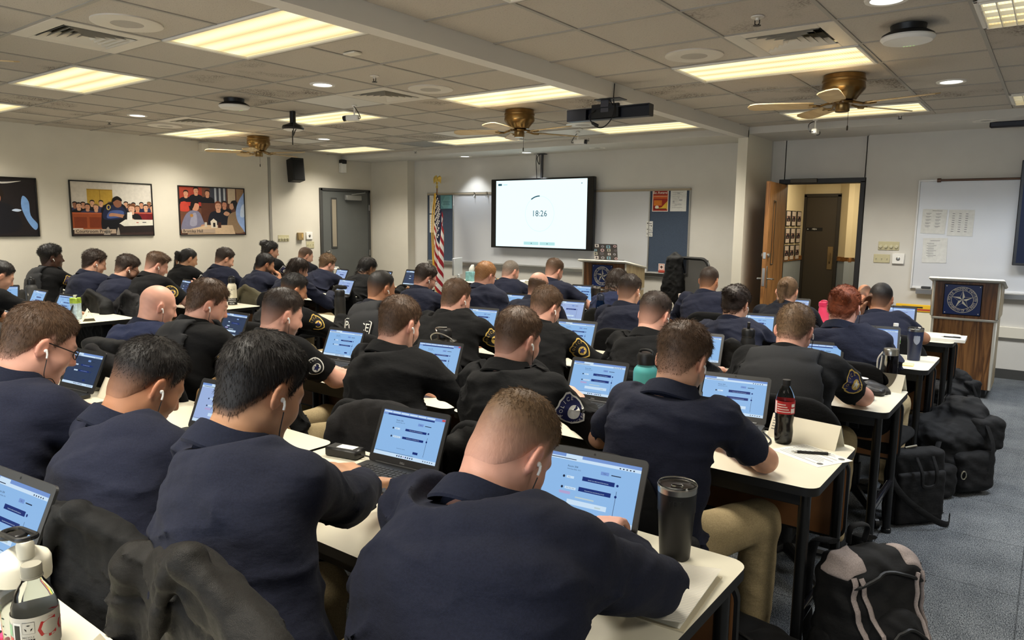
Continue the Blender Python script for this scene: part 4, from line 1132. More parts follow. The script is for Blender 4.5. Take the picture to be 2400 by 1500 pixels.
# fans
M_BRASS = mat('antique_brass', (138, 112, 72), .28, 1.0, noise=.1, nscale=20); M_BLADE = wood('fan_blade', (214, 190, 146), (196, 168, 122), .6, 0, .4)
def make_fan(loc, rz, lab, blade0):
    o = thing('ceiling_fan', lab, 'ceiling fan', loc, rad(rz), 'brass ceiling fans with pale wooden blades')
    MB().lathe([(.14, 0), (.142, -.03), (.148, -.035), (.148, -.05), (.142, -.055), (.148, -.09), (.145, -.105), (.11, -.145), (.095, -.165), (.09, -.175), (.001, -.176)], (0, 0, 0), 40).build('motor_housing', M_BRASS, o)
    MB().lathe([(.06, -.17), (.075, -.185), (.075, -.2), (.05, -.205), (.05, -.25), (.045, -.256), (.001, -.257)], (0, 0, 0), 30).build('switch_cup', M_BRASS, o)
    for k in range(5):
        R = Matrix.Rotation(rad(72*k), 4, 'Z')
        b = MB(); b.tube([R@Vector(p) for p in ((.06, 0, -.19), (.11, .012, -.2), (.15, .0, -.212), (.2, 0, -.21))], [.011, .008, .009, .012], 8)
        b.tube([R@Vector(p) for p in ((.15, 0, -.212), (.185, .035, -.212), (.23, .03, -.21))], .006, 6); b.tube([R@Vector(p) for p in ((.15, 0, -.212), (.185, -.035, -.212), (.23, -.03, -.21))], .006, 6)
        b.build('blade_bracket', M_BRASS, o)
        T = R@Matrix.Translation((.2, 0, -.206))@Matrix.Rotation(rad(11), 4, 'X')
        out = [(0, -.052), (.04, -.058), (.3, -.068), (.4, -.066), (.44, -.045), (.455, 0), (.44, .045), (.4, .066), (.3, .068), (.04, .058), (0, .052)]
        b = MB(); b.prism(out, -.003, .004, 0, T); b.build('blade', M_BLADE, o)
    b = MB(); b.tube([(.03, -.03, -.25), (.03, -.03, -.36)], .0016, 5); b.lathe([(.001, -.35), (.006, -.36), (.006, -.385), (.001, -.39)], (.03, -.03, 0), 8); b.build('pull_chain', mat('chain_dark', (46, 40, 32), .4, .7), o)
    return o
make_fan((-1.34, 5.75, ZC), 58, 'brass ceiling fan in the right half of the room near the open door', 0)
make_fan((-4.28, 5.79, ZC), 63, 'brass ceiling fan in the middle of the room before the large screen', 0)
make_fan((-8.49, 5.74, ZC), 25, 'brass ceiling fan near the left wall above the photo posters', 0)
make_fan((-5.2, 1.2, ZC), 52, 'ceiling fan of which one blade tip shows at the left photo edge', 0)
# cameras, bar
M_BLK = mat('black_plastic', (16, 16, 17), .4); M_WHP = mat('white_plastic', (238, 236, 230), .3); M_CORD = mat('black_cord', (14, 14, 15), .5)
o = thing('ceiling_camera', 'black dome camera on a short ceiling pole with looped cable', 'camera', (-6.24, 4.62, ZC))
MB().cyl((0, 0, 0), (0, 0, -.12), .03).build('pole', M_BLK, o)
MB().lathe([(.03, -.11), (.06, -.125), (.1, -.14), (.108, -.16), (.1, -.178)], (0, 0, 0), 28).build('body', M_BLK, o); MB().lathe([(.098, -.178), (.06, -.19), (.001, -.192)], (0, 0, 0), 24).build('lens_cover', mat('ap_white', (226, 224, 218), .35), o)
b = MB(); b.tube(bez([(.02, -.01, -.03), (.14, -.1, -.02), (.24, -.17, -.1), (.25, -.18, -.2), (.16, -.12, -.26), (.1, -.05, -.2), (.06, 0, -.17)], 8), .005, 6); b.tube(bez([(-.02, .01, -.03), (-.13, .1, -.04), (-.16, .12, -.12), (-.08, .05, -.17)], 8), .005, 6); b.tube([(.1, -.08, -.2), (.11, -.09, -.26), (.11, -.09, -.34)], .005, 6); b.build('cable', M_CORD, o)
for x, y, z, a, lab in ((-5.41, 4.7, ZC, 200, 'small white security camera hanging before the middle troffers'), (-4.68, 7.5, ZC, 20, 'small white security camera beyond the middle fan blade'), (-2.1, 7.95, ZC, 90, 'small white security camera hanging before the open door')):
    o = thing('security_camera', lab, 'camera', (x, y, z), rad(a), 'small white security cameras')
    b = MB(); b.lathe([(.025, 0), (.025, -.012)], (0, 0, 0), 14); b.cyl((0, 0, 0), (0, 0, -.09), .007); b.build('bracket', M_WHP, o)
    MB().box((.02, 0, -.115), (.13, .05, .05), .008).build('body', M_WHP, o); MB().cyl((.085, 0, -.115), (.115, 0, -.12), .026).build('lens', M_BLK, o)
    b = MB(); b.tube(bez([(0, .01, -.01), (-.05, .05, -.05), (-.08, .03, -.12), (-.03, 0, -.12)], 6), .004, 6); b.build('cable', M_CORD, o)
o = thing('sound_bar', 'long black bar hanging under the ceiling beam with a looped cable', 'sound bar', (-2.92, 5.12, 2.518), rad(2))
MB().box((.02, 0, -.006), (.22, .13, .006)).build('mount_plate', M_BLACKM, o); MB().box((-.02, -.01, -.05), (.07, .03, .1), .002).build('mount_arm', mat('mount_grey', (66, 66, 74), .5), o)
b = MB(); b.box((.0, .04, -.105), (.72, .04, .092), .004); b.box((0, -.0, -.064), (.72, .05, .008)); b.box((0, 0, -.15), (.72, .05, .006)); b.box((-.357, 0, -.105), (.006, .05, .09)); b.box((.357, 0, -.105), (.006, .05, .09)); b.box((-.27, -.015, -.105), (.17, .02, .085)); b.build('housing', mat('bar_black', (18, 20, 30), .4), o)
b = MB(); b.box((-.02, -.005, -.09), (.24, .03, .11), .004); b.build('bracket', M_BLACKM, o)
b = MB(); b.tube(bez([(.06, -.02, .11), (.06, -.03, 0), (.075, -.04, -.09), (.05, -.05, -.17), (-.02, -.05, -.22), (-.09, -.05, -.2), (-.14, -.05, -.13), (-.1, -.03, -.08)], 8), .005, 6); b.tube(bez([(.03, -.02, .11), (.03, -.03, .0), (.05, -.03, -.05)], 6), .005, 6); b.cyl((-.06, -.05, -.205), (-.11, -.05, -.18), .012); b.build('cable', M_CORD, o)
tag(MB().box((-3.76, 3.26, ZC-.006), (.11, .07, .012), .003).build('sensor_box', M_TRIM), 'flat cream sensor box on the ceiling left of the beam', 'sensor')
# ---------------------------------------------------------------- things on the walls and at the front of the room
def ms(*cols): return [mat('print_%02x%02x%02x' % c, c, .35, spec=.4, noise=.07, nscale=26) for c in cols]
def art(M, polys, w, h):
    """printed picture: flat outlines in layers; returns MB and material list"""
    cols = []; b = MB(); z = .0
    for c, P in polys:
        P = [(min(max(x, 0), 1), min(max(y, 0), 1)) for x, y in P]
        if max(x for x, y in P)-min(x for x, y in P) < .004: continue
        if c not in cols: cols.append(c)
        z += .00005; b.flat([(x*w, y*h) for x, y in P], z, cols.index(c), M)
    return b, cols
def R_(x, y, w, h): return [(x, y), (x+w, y), (x+w, y+h), (x, y+h)]
def El(x, y, a, c=None, n=14): return [(x+a*math.cos(6.2832*i/n), y+(c or a)*math.sin(6.2832*i/n)) for i in range(n)]
def fig(x, y, s, body, sk, hairc, asp=1.48):
    """small printed figure: shoulders, head, hair"""
    return [(body, [(x-.09*s, y-.28*s), (x-.1*s, y-.06*s), (x-.05*s, y+.0*s), (x+.05*s, y), (x+.1*s, y-.06*s), (x+.09*s, y-.28*s)]),
            (sk, El(x, y+.075*s, .036*s, .055*s*asp/1.3)), (hairc, El(x-.004*s, y+.11*s, .038*s, .032*s*asp/1.3))]
def poster(yc, polys, words, label):
    o = thing('wall_poster', label, 'poster', (-9.75, yc, 1.667), 0, 'framed training posters on the left wall')
    w, h = 1.02, .685; M = Mx((0, 0, 0), (0, 1, 0), (0, 0, 1))
    b = MB()
    for s in (-1, 1):
        b.box((.012, s*(w/2-.006), 0), (.024, .014, h), .002); b.box((.012, 0, s*(h/2-.006)), (.024, w, .014), .002)
    b.build('frame', M_FRB, o)
    pw, ph = w-.024, h-.024
    M2 = Mx((.012, -pw/2, -ph/2), (0, 1, 0), (0, 0, 1))
    b, cols = art(M2, polys, pw, ph)
    n = len(cols)
    if words:
        b.rect(.015, .02, pw*.5, .055, .0085, n, M2); b.text(words[0], .056, n+1, M2@Matrix.Translation((.03, .047, 0)), 'LEFT', .009, 1.0, .012)
    b.box((.005, 0, 0), (.01, pw, ph), 0, 0)
    b.build('print', ms(*cols)+[mat('caption_tint', (178, 156, 136), .4), mat('ink_black', (16, 15, 15), .5)], o)
    return o
DK, NV, SKN, HRD = (24, 24, 30), (36, 42, 70), (196, 140, 110), (40, 28, 22)
crowd = []
rr = random.Random(3)
for row, (y, s) in enumerate(((.52, .75), (.46, .85))):
    for k in range(9):
        x = .03+k*.115+row*.05+rr.uniform(-.01, .01)
        crowd += fig(x, y+rr.uniform(-.02, .02), s, rr.choice((DK, NV, (52, 56, 84))), rr.choice((SKN, (210, 160, 130), (150, 100, 76))), rr.choice((HRD, (90, 66, 46), (30, 26, 26))))
def S_(*p, n=4):
    p = [Vector((x, y, 0)) for x, y in p]; N = len(p); out = []
    for i in range(N):
        a, b_, c, d = p[i-1], p[i], p[(i+1) % N], p[(i+2) % N]
        for k in range(n):
            t = k/n; q = .5*((2*b_)+(c-a)*t+(2*a-5*b_+4*c-d)*t*t+(3*b_-a-3*c+d)*t**3); out.append((q.x, q.y))
    return out
def bust(x, y, s, body, sk, hr, look=0, long=False):
    """head and shoulders of a printed figure: neck, face, hair, brow and mouth marks"""
    f = []
    if long: f.append((hr, S_((x-.05*s, y+.02*s), (x-.055*s, y+.13*s), (x, y+.19*s), (x+.055*s, y+.13*s), (x+.05*s, y+.02*s))))
    f += [(body, S_((x-.13*s, y-.3*s), (x-.125*s, y-.08*s), (x-.06*s, y+.0*s), (x+.06*s, y), (x+.125*s, y-.08*s), (x+.13*s, y-.3*s))), (sk, S_((x-.025*s, y-.02*s), (x-.025*s, y+.05*s), (x+.025*s, y+.05*s), (x+.025*s, y-.02*s)))]
    f += [(sk, S_((x-.04*s, y+.09*s), (x-.03*s, y+.04*s), (x+look*.01*s, y+.015*s), (x+.03*s, y+.04*s), (x+.04*s, y+.09*s), (x+.025*s, y+.15*s), (x-.025*s, y+.15*s)))]
    f += [(hr, S_((x-.045*s, y+.1*s), (x-.04*s, y+.165*s), (x, y+.19*s), (x+.042*s, y+.165*s), (x+.046*s, y+.1*s), (x+.03*s, y+.14*s), (x+look*.015*s, y+.15*s), (x-.03*s, y+.14*s)))]
    dk = tuple(int(c*.55) for c in sk)
    f += [(dk, El(x-.016*s+look*.012*s, y+.105*s, .008*s, .006*s, 6)), (dk, El(x+.016*s+look*.012*s, y+.105*s, .008*s, .006*s, 6)), (dk, El(x+look*.014*s, y+.055*s, .014*s, .006*s, 8))]
    return f
crowd = []
for row, (y, s) in enumerate(((.53, .62), (.46, .72))):
    for k in range(10):
        x = .04+k*.103+row*.045+rr.uniform(-.01, .01)
        crowd += bust(x, y+rr.uniform(-.02, .02), s, rr.choice((DK, NV, (52, 56, 84), (30, 30, 34))), rr.choice((SKN, (210, 160, 130), (150, 100, 76))), rr.choice((HRD, (90, 66, 46), (30, 26, 26), (120, 96, 66))), rr.choice((-1, 0, 1)))
poster(4.42, [((206, 198, 186), R_(0, 0, 1, 1)), ((216, 210, 200), R_(.5, .45, .5, .55)), ((188, 152, 62), R_(.19, .42, .31, .45)), ((150, 116, 44), R_(.34, .42, .008, .45)), ((164, 128, 50), R_(.19, .85, .31, .02))]+crowd+
       [((150, 74, 42), R_(0, .08, .36, .34)), ((120, 54, 32), R_(.02, .14, .15, .2)), ((120, 54, 32), R_(.2, .14, .14, .2)), ((178, 92, 56), R_(0, .4, .36, .025)), ((206, 200, 190), R_(.0, .1, .12, .03)), ((120, 34, 40), S_((.8, .2), (.79, .38), (.86, .43), (.94, .38), (.95, .2))), ((110, 30, 36), S_((.93, .2), (.92, .4), (.98, .43), (1, .4), (1, .2))), ((190, 90, 70), R_(.72, .42, .28, .025)), ((60, 46, 44), R_(.0, .0, 1, .1)),
        (DK, S_((.36, .08), (.35, .4), (.37, .54), (.45, .62), (.56, .63), (.65, .56), (.66, .42), (.6, .3), (.6, .08))), (NV, S_((.38, .3), (.38, .48), (.46, .57), (.6, .56), (.66, .42), (.6, .32))), ((74, 92, 146), S_((.42, .32), (.44, .44), (.52, .48), (.62, .46), (.6, .36))), ((140, 92, 70), S_((.5, .63), (.52, .55), (.56, .53), (.6, .57), (.6, .66), (.55, .7))), ((24, 20, 20), S_((.49, .63), (.5, .71), (.555, .75), (.605, .7), (.605, .65), (.55, .68))), ((206, 176, 84), S_((.415, .5), (.42, .57), (.45, .58), (.465, .53), (.44, .48))), ((30, 34, 80), S_((.425, .52), (.43, .56), (.45, .565), (.455, .53), (.44, .495))), ((176, 126, 96), S_((.44, .36), (.52, .36), (.62, .33), (.67, .34), (.66, .38), (.56, .41), (.46, .42)))]  # light-blue shape on the arm is a reflection painted into the picture
       +bust(.73, .42, .95, (30, 28, 32), (216, 168, 142), (112, 70, 44), -1)+[((216, 168, 142), S_((.68, .22), (.66, .3), (.7, .34), (.76, .3), (.78, .24))), ((236, 232, 224), [(.66, .26), (.67, .44), (.73, .45), (.73, .28)]), ((222, 218, 206), [(.56, .22), (.64, .3), (1, .3), (1, .19), (.62, .17)]), ((44, 38, 38), [(.54, .08), (.57, .22), (.62, .17), (1, .19), (1, .06), (.55, .04)]), ((170, 70, 50), R_(.78, .235, .03, .015)), ((60, 60, 66), R_(.86, .24, .05, .015)), ((150, 140, 130), S_((.36, .0), (.42, .16), (.44, .0))), ((150, 140, 130), S_((.52, .0), (.545, .15), (.56, .0)))],
       ('Courtroom Prepar',), 'framed poster of a courtroom class captioned along its lower edge')
poster(5.80, [((104, 66, 50), R_(0, 0, 1, 1)), ((150, 60, 44), R_(0, .58, .34, .42)), ((60, 62, 72), R_(.46, .62, .26, .38)), ((176, 180, 186), R_(.53, .66, .03, .34)), ((176, 180, 186), R_(.6, .66, .03, .34)), ((176, 180, 186), R_(.67, .66, .03, .34)), ((196, 176, 150), R_(.74, .6, .12, .4)), ((150, 116, 84), R_(.88, .6, .12, .4))]+
       bust(.1, .78, .8, DK, SKN, HRD)+bust(.25, .84, .85, DK, SKN, (26, 22, 20), 1)+bust(.42, .8, .8, DK, SKN, HRD, -1)+[((84, 50, 38), R_(.32, .12, .5, .55)), ((168, 54, 44), R_(.02, .6, .3, .08)), ((182, 66, 52), S_((.0, .5), (.02, .66), (.1, .68), (.14, .5)))]+
       bust(.68, .56, .9, DK, (190, 130, 104), (40, 28, 24), -1)+bust(.58, .5, 1.15, (30, 30, 40), (206, 152, 124), (116, 66, 44), 0)+[((118, 116, 138), S_((.02, .06), (.06, .36), (.16, .5), (.28, .48), (.34, .3), (.36, .16), (.3, .06))), ((150, 148, 166), S_((.14, .2), (.18, .42), (.24, .44), (.24, .2))), ((170, 120, 60), El(.17, .4, .025, .035)), (SKN, S_((.19, .52), (.2, .6), (.24, .67), (.285, .63), (.28, .55), (.25, .5))), ((30, 24, 22), S_((.165, .5), (.16, .64), (.2, .72), (.27, .7), (.28, .65), (.23, .66), (.205, .58))), ((190, 140, 112), S_((.3, .14), (.31, .2), (.36, .21), (.37, .15))),
        ((146, 120, 92), S_((.74, .06), (.72, .3), (.76, .44), (.86, .5), (.97, .46), (1, .06))), ((200, 150, 120), S_((.76, .58), (.77, .68), (.81, .7), (.83, .6), (.8, .54))), ((34, 28, 26), S_((.78, .66), (.8, .73), (.87, .74), (.9, .62), (.86, .52), (.83, .6), (.81, .68))), ((200, 150, 120), S_((.66, .44), (.7, .5), (.76, .46), (.72, .4))), ((206, 178, 146), [(.1, .0), (.1, .1), (.4, .2), (.8, .2), (.84, .0)]), ((226, 214, 196), [(.46, .14), (.45, .28), (.5, .34), (.55, .28), (.55, .14)]), ((40, 34, 34), R_(.49, .16, .035, .09)), ((70, 40, 34), R_(.565, .14, .05, .12)), ((206, 196, 180), R_(.36, .16, .035, .1)), ((150, 176, 226), S_((.86, .5), (.9, .7), (.97, .86), (1.02, .88), (1.02, .08), (.95, .14), (.88, .3))), ((206, 220, 244), S_((.93, .4), (.95, .6), (1, .66), (1, .4)))],  # blue shapes at the right edge: glossy reflection put in as colour
       ('Bromley Hall',), 'framed poster of women officers at a table, hanging nearest the grey door')
poster(3.045, [((58, 44, 38), R_(0, 0, 1, 1)), ((36, 32, 34), S_((.3, 0), (.42, .7), (.6, .98), (1, 1), (1, 0))), ((210, 206, 196), S_((.0, .62), (.2, .62), (.36, .68), (.34, .84), (.0, .9))), ((28, 28, 34), S_((.4, .05), (.42, .45), (.5, .56), (.64, .58), (.76, .48), (.82, .1))), ((176, 116, 88), S_((.5, .62), (.47, .68), (.49, .76), (.56, .8), (.63, .74), (.63, .6), (.57, .54))), ((140, 86, 64), S_((.5, .62), (.49, .58), (.55, .54), (.6, .58))), ((36, 28, 24), S_((.47, .76), (.52, .86), (.62, .86), (.67, .72), (.645, .64), (.61, .74))), ((90, 56, 40), El(.515, .705, .018, .012)), ((170, 110, 82), S_((.0, .28), (.3, .34), (.52, .28), (.6, .33), (.56, .42), (.3, .48), (0, .44))), ((120, 84, 64), S_((.1, .34), (.3, .38), (.36, .42), (.2, .42))), ((120, 160, 214), S_((.86, .7), (.84, .5), (.9, .24), (.97, .1), (1, .2), (.93, .36), (.92, .6))), ((190, 206, 230), S_((.74, .44), (.78, .47), (.84, .45), (.8, .42))), ((120, 70, 44), R_(0, .0, .4, .16)), ((200, 196, 190), S_((.5, .96), (.66, .9), (.86, .96), (.66, .93)))],  # blue sweep near the right edge is a reflection drawn in colour
       None, 'framed poster of an officer in dark uniform, cut by the left photo edge')
M_ALU = mat('aluminium_trim', (186, 186, 184), .35, .8); M_WB = mat('whiteboard', (206, 208, 212), .25, coat=.3); M_TACK = mat('blue_tackboard', (66, 78, 96), .95, noise=.25, nscale=260, bump=.3, bscale=500)
# front whiteboard
o = thing('whiteboard', 'wide wall whiteboard behind the large screen with tackboard panels at both ends', 'whiteboard', (-6.2, 9.0, 0))
X = lambda x: x+6.2
MB().box(((X(-7.95)+X(-4.45))/2, -.01, 1.46), (3.5, .016, 1.1), .002).build('board', M_WB, o)
for a, c in ((-8.53, -7.97), (-4.43, -3.88)): MB().box(((X(a)+X(c))/2, -.012, 1.46), (c-a, .018, 1.1), .002).build('tackboard', M_TACK, o)
b = MB()
for x in (-8.54, -7.96, -4.44, -3.87): b.box((X(x), -.016, 1.46), (.018, .026, 1.13), .003)
for z in (2.02, .905): b.box((0, -.016, z), (4.68, .026, .018), .003)
b.build('frame', M_ALU, o)
MB().box((0, -.016, 2.005), (4.68, .03, .03), .004).build('map_rail', mat('rail_tan', (160, 148, 128), .5), o)
MB().box((0, -.05, .9), (4.6, .08, .012), .004).box((0, -.03, .87), (4.6, .03, .05), .004).build('marker_tray', M_ALU, o)
for x in (-7.5, -7.25):
    t = thing('map_hook', f'small map hook on the rail {"left" if x < -7.3 else "right"} of the pair beside the screen', 'hook', (x, 8.965, 1.995), 0, 'map hooks on the whiteboard rail')
    MB().box((0, 0, .01), (.03, .012, .05), .003).build('clip', M_STEEL, t); b = MB(); b.tube([(0, -.004, -.01), (0, -.02, -.04), (0, -.012, -.055)], .004, 6); b.build('hook', M_STEEL, t)
def paper(x0, x1, z0, z1, y, label, polys=None, bg=(214, 214, 210), lines=0, rot=0, name='paper_notice', cat='notice', seed=0, title=None):
    w, h = x1-x0, z1-z0; cx, cz = (x0+x1)/2, (z0+z1)/2
    M = Matrix.Translation((cx, y, cz))@Matrix.Rotation(rad(rot), 4, 'Y')@Mx((-w/2, -.0, -h/2), (1, 0, 0), (0, 0, 1))
    P = [(bg, R_(0, 0, 1, 1))]+(polys or [])
    r = random.Random(seed+int(x0*100))
    for k in range(lines):
        yy = .9-.82*k/max(lines, 1); P.append(((120, 120, 124), R_(.12, yy, r.uniform(.25, .74), .012)))
    b, cols = art(M, P, w, h)
    mats = ms(*cols)
    if title: b.text(title[0], title[1], len(mats), M@Matrix.Translation((w/2, h*title[2], 0)), 'CENTER', .0016); mats = mats+ms(title[3])
    b.v = [(vx-cx, vy-y, vz-cz) for vx, vy, vz in b.v]
    b.box((0, .0008, 0), (w*.995, .001, h*.995), 0, 0, Matrix.Rotation(rad(rot), 4, 'Y'))
    return tag(b.build(name, mats, None, (cx, y, cz)), label, cat)
yb = 8.975
RED, ORG, YEL = (150, 44, 34), (196, 90, 40), (214, 176, 60)
paper(-4.40, -4.17, 1.72, 2.0, yb, 'red and yellow safety flyer on the right tackboard', [((238, 226, 214), R_(0, 0, 1, 1)), (RED, R_(.04, .03, .92, .94)), (ORG, R_(.04, .6, .92, .16)), (YEL, [(.04, .1), (.96, .1), (.96, .5), (.6, .2)]), ((206, 120, 44), R_(.1, .28, .5, .25)), ((226, 220, 200), El(.3, .2, .12, .08)), ((90, 26, 24), R_(.1, .1, .8, .04)), ((226, 200, 170), R_(.08, .7, .84, .02))], title=('Be Aware!', .05, .88, (240, 232, 220)))
paper(-4.14, -3.915, 1.722, 1.995, yb, 'white printed notice on the right tackboard beside the red flyer', [((150, 150, 152), R_(.42, .84, .16, .03)), ((150, 150, 152), R_(.44, .62, .12, .03)), ((150, 150, 152), R_(.3, .3, .4, .02)), ((170, 170, 172), R_(.15, .42, .1, .08)), ((170, 170, 172), R_(.55, .5, .2, .06))], lines=9)
paper(-8.24, -7.985, 1.765, 1.985, yb, 'teal printed sheet pinned on the left tackboard beside the flag', [((96, 150, 160), R_(0, 0, 1, 1)), ((120, 176, 184), [(.05, .3), (.3, .05), (.95, .05), (.95, .95), (.4, .95)]), ((70, 116, 130), R_(.2, .5, .6, .04)), ((70, 116, 130), R_(.25, .4, .5, .04)), ((70, 116, 130), R_(.2, .3, .6, .04))])
paper(-8.49, -8.4, 1.69, 1.985, yb, 'narrow white sheet on the left tackboard behind the flag, upper one', lines=14)
paper(-8.49, -8.4, 1.37, 1.67, yb, 'narrow white sheet on the left tackboard behind the flag, lower one', lines=6)
for k, z in enumerate((1.545, 1.47, 1.41)):
    hgt = (.09, .055, .05)[k]
    paper(-4.475, -4.38, z-hgt/2, z+hgt/2, 8.972, ('small white card clipped on the tackboard edge, topmost of three', 'small white card clipped on the tackboard edge, middle of three', 'small white card clipped on the tackboard edge, lowest of three')[k], [((70, 70, 74), El(.2, .7, .1, .1)), ((90, 90, 94), R_(.35, .6, .5, .1)), ((90, 90, 94), R_(.35, .3, .4, .08)), ((70, 70, 74), El(.8, .3, .08, .1))], name='name_card', cat='card')
paper(-4.62, -4.47, 1.93, 1.985, 8.985, 'faint white magnet strip at the top corner of the whiteboard', [((232, 232, 234), R_(.4, 0, .18, 1)), ((232, 232, 234), R_(.62, 0, .18, 1)), ((232, 232, 234), R_(.82, 0, .18, 1))], (196, 198, 202), name='magnet_strip', cat='magnet')
# big screen
o = thing('flat_screen', 'large wall flat screen showing a countdown timer', 'screen', (-6.157, 8.86, 1.685))
MB().box((0, .03, 0), (1.83, .07, 1.04), .006).build('casing', mat('screen_black', (10, 11, 14), .25), o)
b = MB(); M = Mx((0, -.0062, 0), (1, 0, 0), (0, 0, 1)); b.rect(-.815, -.495, 1.625, .99, 0, 0, M)
ring = circle(.26, 64); ri = circle(.255, 64)
b.add([M@Vector((x, y, .0006)) for x, y in ring+ri], [(i, (i+1) % 64, 64+(i+1) % 64, 64+i) for i in range(64)], 1, False)
arc = [rad(90+36*t/10) for t in range(11)]
b.add([M@Vector((.268*math.cos(a), .268*math.sin(a), .001)) for a in arc]+[M@Vector((.25*math.cos(a), .25*math.sin(a), .001)) for a in arc], [(i, i+1, 12+i, 11+i) for i in range(10)], 2, False)
b.text('18:26', .125, 2, M, 'CENTER', .001); b.rect(-.28, -.46, .27, .045, .0006, 3, M); b.rect(.01, -.46, .27, .045, .0006, 3, M); b.rect(-.775, .42, .07, .03, .0006, 2, M); b.rect(-.68, .428, .08, .012, .0006, 3, M); b.flat(circle(.008, 10, .72, .43), .0006, 2, M); b.flat(circle(.008, 10, -.14, -.438), .001, 2, M); b.flat(circle(.008, 10, .145, -.438), .001, 2, M)
b.build('display', [emis('screen_white', (222, 246, 250), 1.15), emis('screen_pale', (206, 236, 240), 1.0), emis('screen_ink', (52, 96, 112), .8), emis('screen_button', (176, 222, 224), 1.0)], o)
b = MB(); b.box((-.015, .06, .7), (.035, .035, .42), .004); b.box((-.015, .06, .868), (.12, .1, .012), .003); b.build('ceiling_pole', mat('pole_grey', (70, 70, 72), .4, .5), o)
b = MB(); b.tube(bez([(-.13, .08, .86), (-.12, .06, .75), (-.11, .06, .6), (-.1, .06, .48)], 6), .006, 6); b.tube(bez([(-.06, .05, .87), (-.09, .04, .8), (-.04, .03, .72), (-.05, .05, .87)], 6), .006, 6); b.build('cable', M_CORD, o)
# second screen at the right photo edge
o = thing('flat_screen', 'dark flat screen cut by the right photo edge', 'screen', (.56, 8.86, 1.7))
MB().box((0, .03, 0), (1.83, .07, 1.04), .006).build('casing', mat('screen_black', (10, 11, 14), .25), o)
b = MB(); b.rect(-.885, -.495, 1.77, .99, 0, 0, Mx((0, -.0062, 0), (1, 0, 0), (0, 0, 1))); b.build('display', emis('screen_dim_blue', (16, 30, 60), .6), o)
b = MB(); b.box((.07, -.3, .835), (1.4, .07, .06), .012); b.v = [(x, y, z) for x, y, z in b.v]; b.build('roller_housing', mat('roller_black', (20, 22, 34), .4), None, (-.0, 8.6-.0+.2, 1.7)); bpy.context.view_layer.update()
tag(bpy.data.objects['roller_housing'], 'black projection screen roller housing under the ceiling at the right edge', 'screen housing')
# right whiteboard
o = thing('whiteboard', 'whiteboard with pinned sheets behind the right lectern', 'whiteboard', (.9, 8.98, 0))
X = lambda x: x-.9
MB().box((0, -.01, 1.47), (4.28, .016, 1.13), .002).build('board', M_WB, o)
b = MB()
for x in (-2.15, 2.15): b.box((x, -.016, 1.47), (.02, .026, 1.17), .003)
for z in (2.045, .9): b.box((0, -.016, z), (4.3, .026, .022), .003)
b.build('frame', mat('frame_white', (222, 222, 222), .4), o)
b = MB(); b.cyl((-1.98, -.035, 2.045), (2.1, -.035, 2.045), .012); b.cyl((-1.985, -.035, 2.045), (-1.95, -.035, 2.045), .022); b.build('map_rail', mat('bronze_rail', (96, 74, 62), .4, .5), o)
MB().box((0, -.05, .885), (4.2, .08, .012), .004).box((0, -.03, .855), (4.2, .03, .05), .004).build('marker_tray', M_ALU, o)
tag(MB().box((-1.1, 8.915, .905), (.09, .04, .024), .004).build('board_eraser', mat('eraser_grey', (60, 60, 64), .8)), 'grey eraser on the tray of the right whiteboard', 'eraser')
yr = 8.958
li = [((110, 110, 116), R_(.15+(k % 2)*.4, .82-.13*(k//2), .22, .015)) for k in range(10)]+[((110, 110, 116), R_(.17+(k % 2)*.4, .78-.13*(k//2), .14, .012)) for k in range(10)]
paper(-1.2, -.972, 1.483, 1.742, yr, 'upper left of three white sheets on the right whiteboard', li+[((90, 90, 94), R_(.4, .93, .4, .015))], rot=2)
paper(-.952, -.722, 1.463, 1.735, yr, 'right one of three white sheets on the right whiteboard', [((110, 110, 116), R_(.14+.26*(k % 3), .84-.085*(k//3), .1, .02)) for k in range(27)], rot=1)
paper(-1.168, -.94, 1.172, 1.437, yr, 'lower one of three white sheets on the right whiteboard', [((100, 100, 106), R_(.3, .88, .4, .015))]+[((110, 110, 116), R_(.16, .78-.1*k, .3+.1*(k % 2), .014)) for k in range(6)]+[((130, 130, 134), R_(.22, .74-.1*k, .24, .012)) for k in range(6)], rot=-1)
# switches
M_ALM = mat('almond_plate', (196, 188, 152), .45); M_KNB = mat('almond_knob', (206, 200, 170), .4)
def plate(name, label, M, w, h, knobs=0, toggles=0, group=None, m=None):
    o = thing(name, label, 'switch', M.translation, 0, group); R = M.copy(); R.translation = (0, 0, 0)
    b = MB(); b.box((0, 0, .004), (w, h, .008), .003); b.v = [tuple(R@Vector(v)) for v in b.v]; b.build('plate', m or M_ALM, o)
    for k in range(knobs):
        b = MB(); b.lathe([(.02, .008), (.019, .018), (.016, .026), (.001, .027)], (-w/2+w*(k+.5)/knobs, -.006, 0), 18); b.box((-w/2+w*(k+.5)/knobs, -.006, .028), (.004, .026, .006)); b.v = [tuple(R@Vector(v)) for v in b.v]; b.build('dimmer_knob', M_KNB, o)
    for k in range(toggles):
        x = -w/2+w*(k+.5)/toggles; b = MB(); b.box((x, 0, .009), (.01, .024, .004)); b.box((x, .005, .016), (.008, .01, .016), .002)
        for y in (-.035, .035): b.lathe([(.003, .008), (.003, .01), (.001, .01)], (x, y, 0), 8)
        b.v = [tuple(R@Vector(v)) for v in b.v]; b.build('toggle', M_KNB, o)
    return o
MF = lambda x, z: Mx((x, 8.98, z), (1, 0, 0), (0, 0, 1)); ML = lambda y, z: Mx((-9.75, y, z), (0, 1, 0), (0, 0, 1))
plate('dimmer_plate', 'almond plate of four dimmer knobs right of the open door', MF(-1.505, 1.34), .21, .095, 4, 0); plate('switch_plate', 'almond plate of three switches under the dimmers right of the open door', MF(-1.565, 1.198), .165, .095, 0, 3)
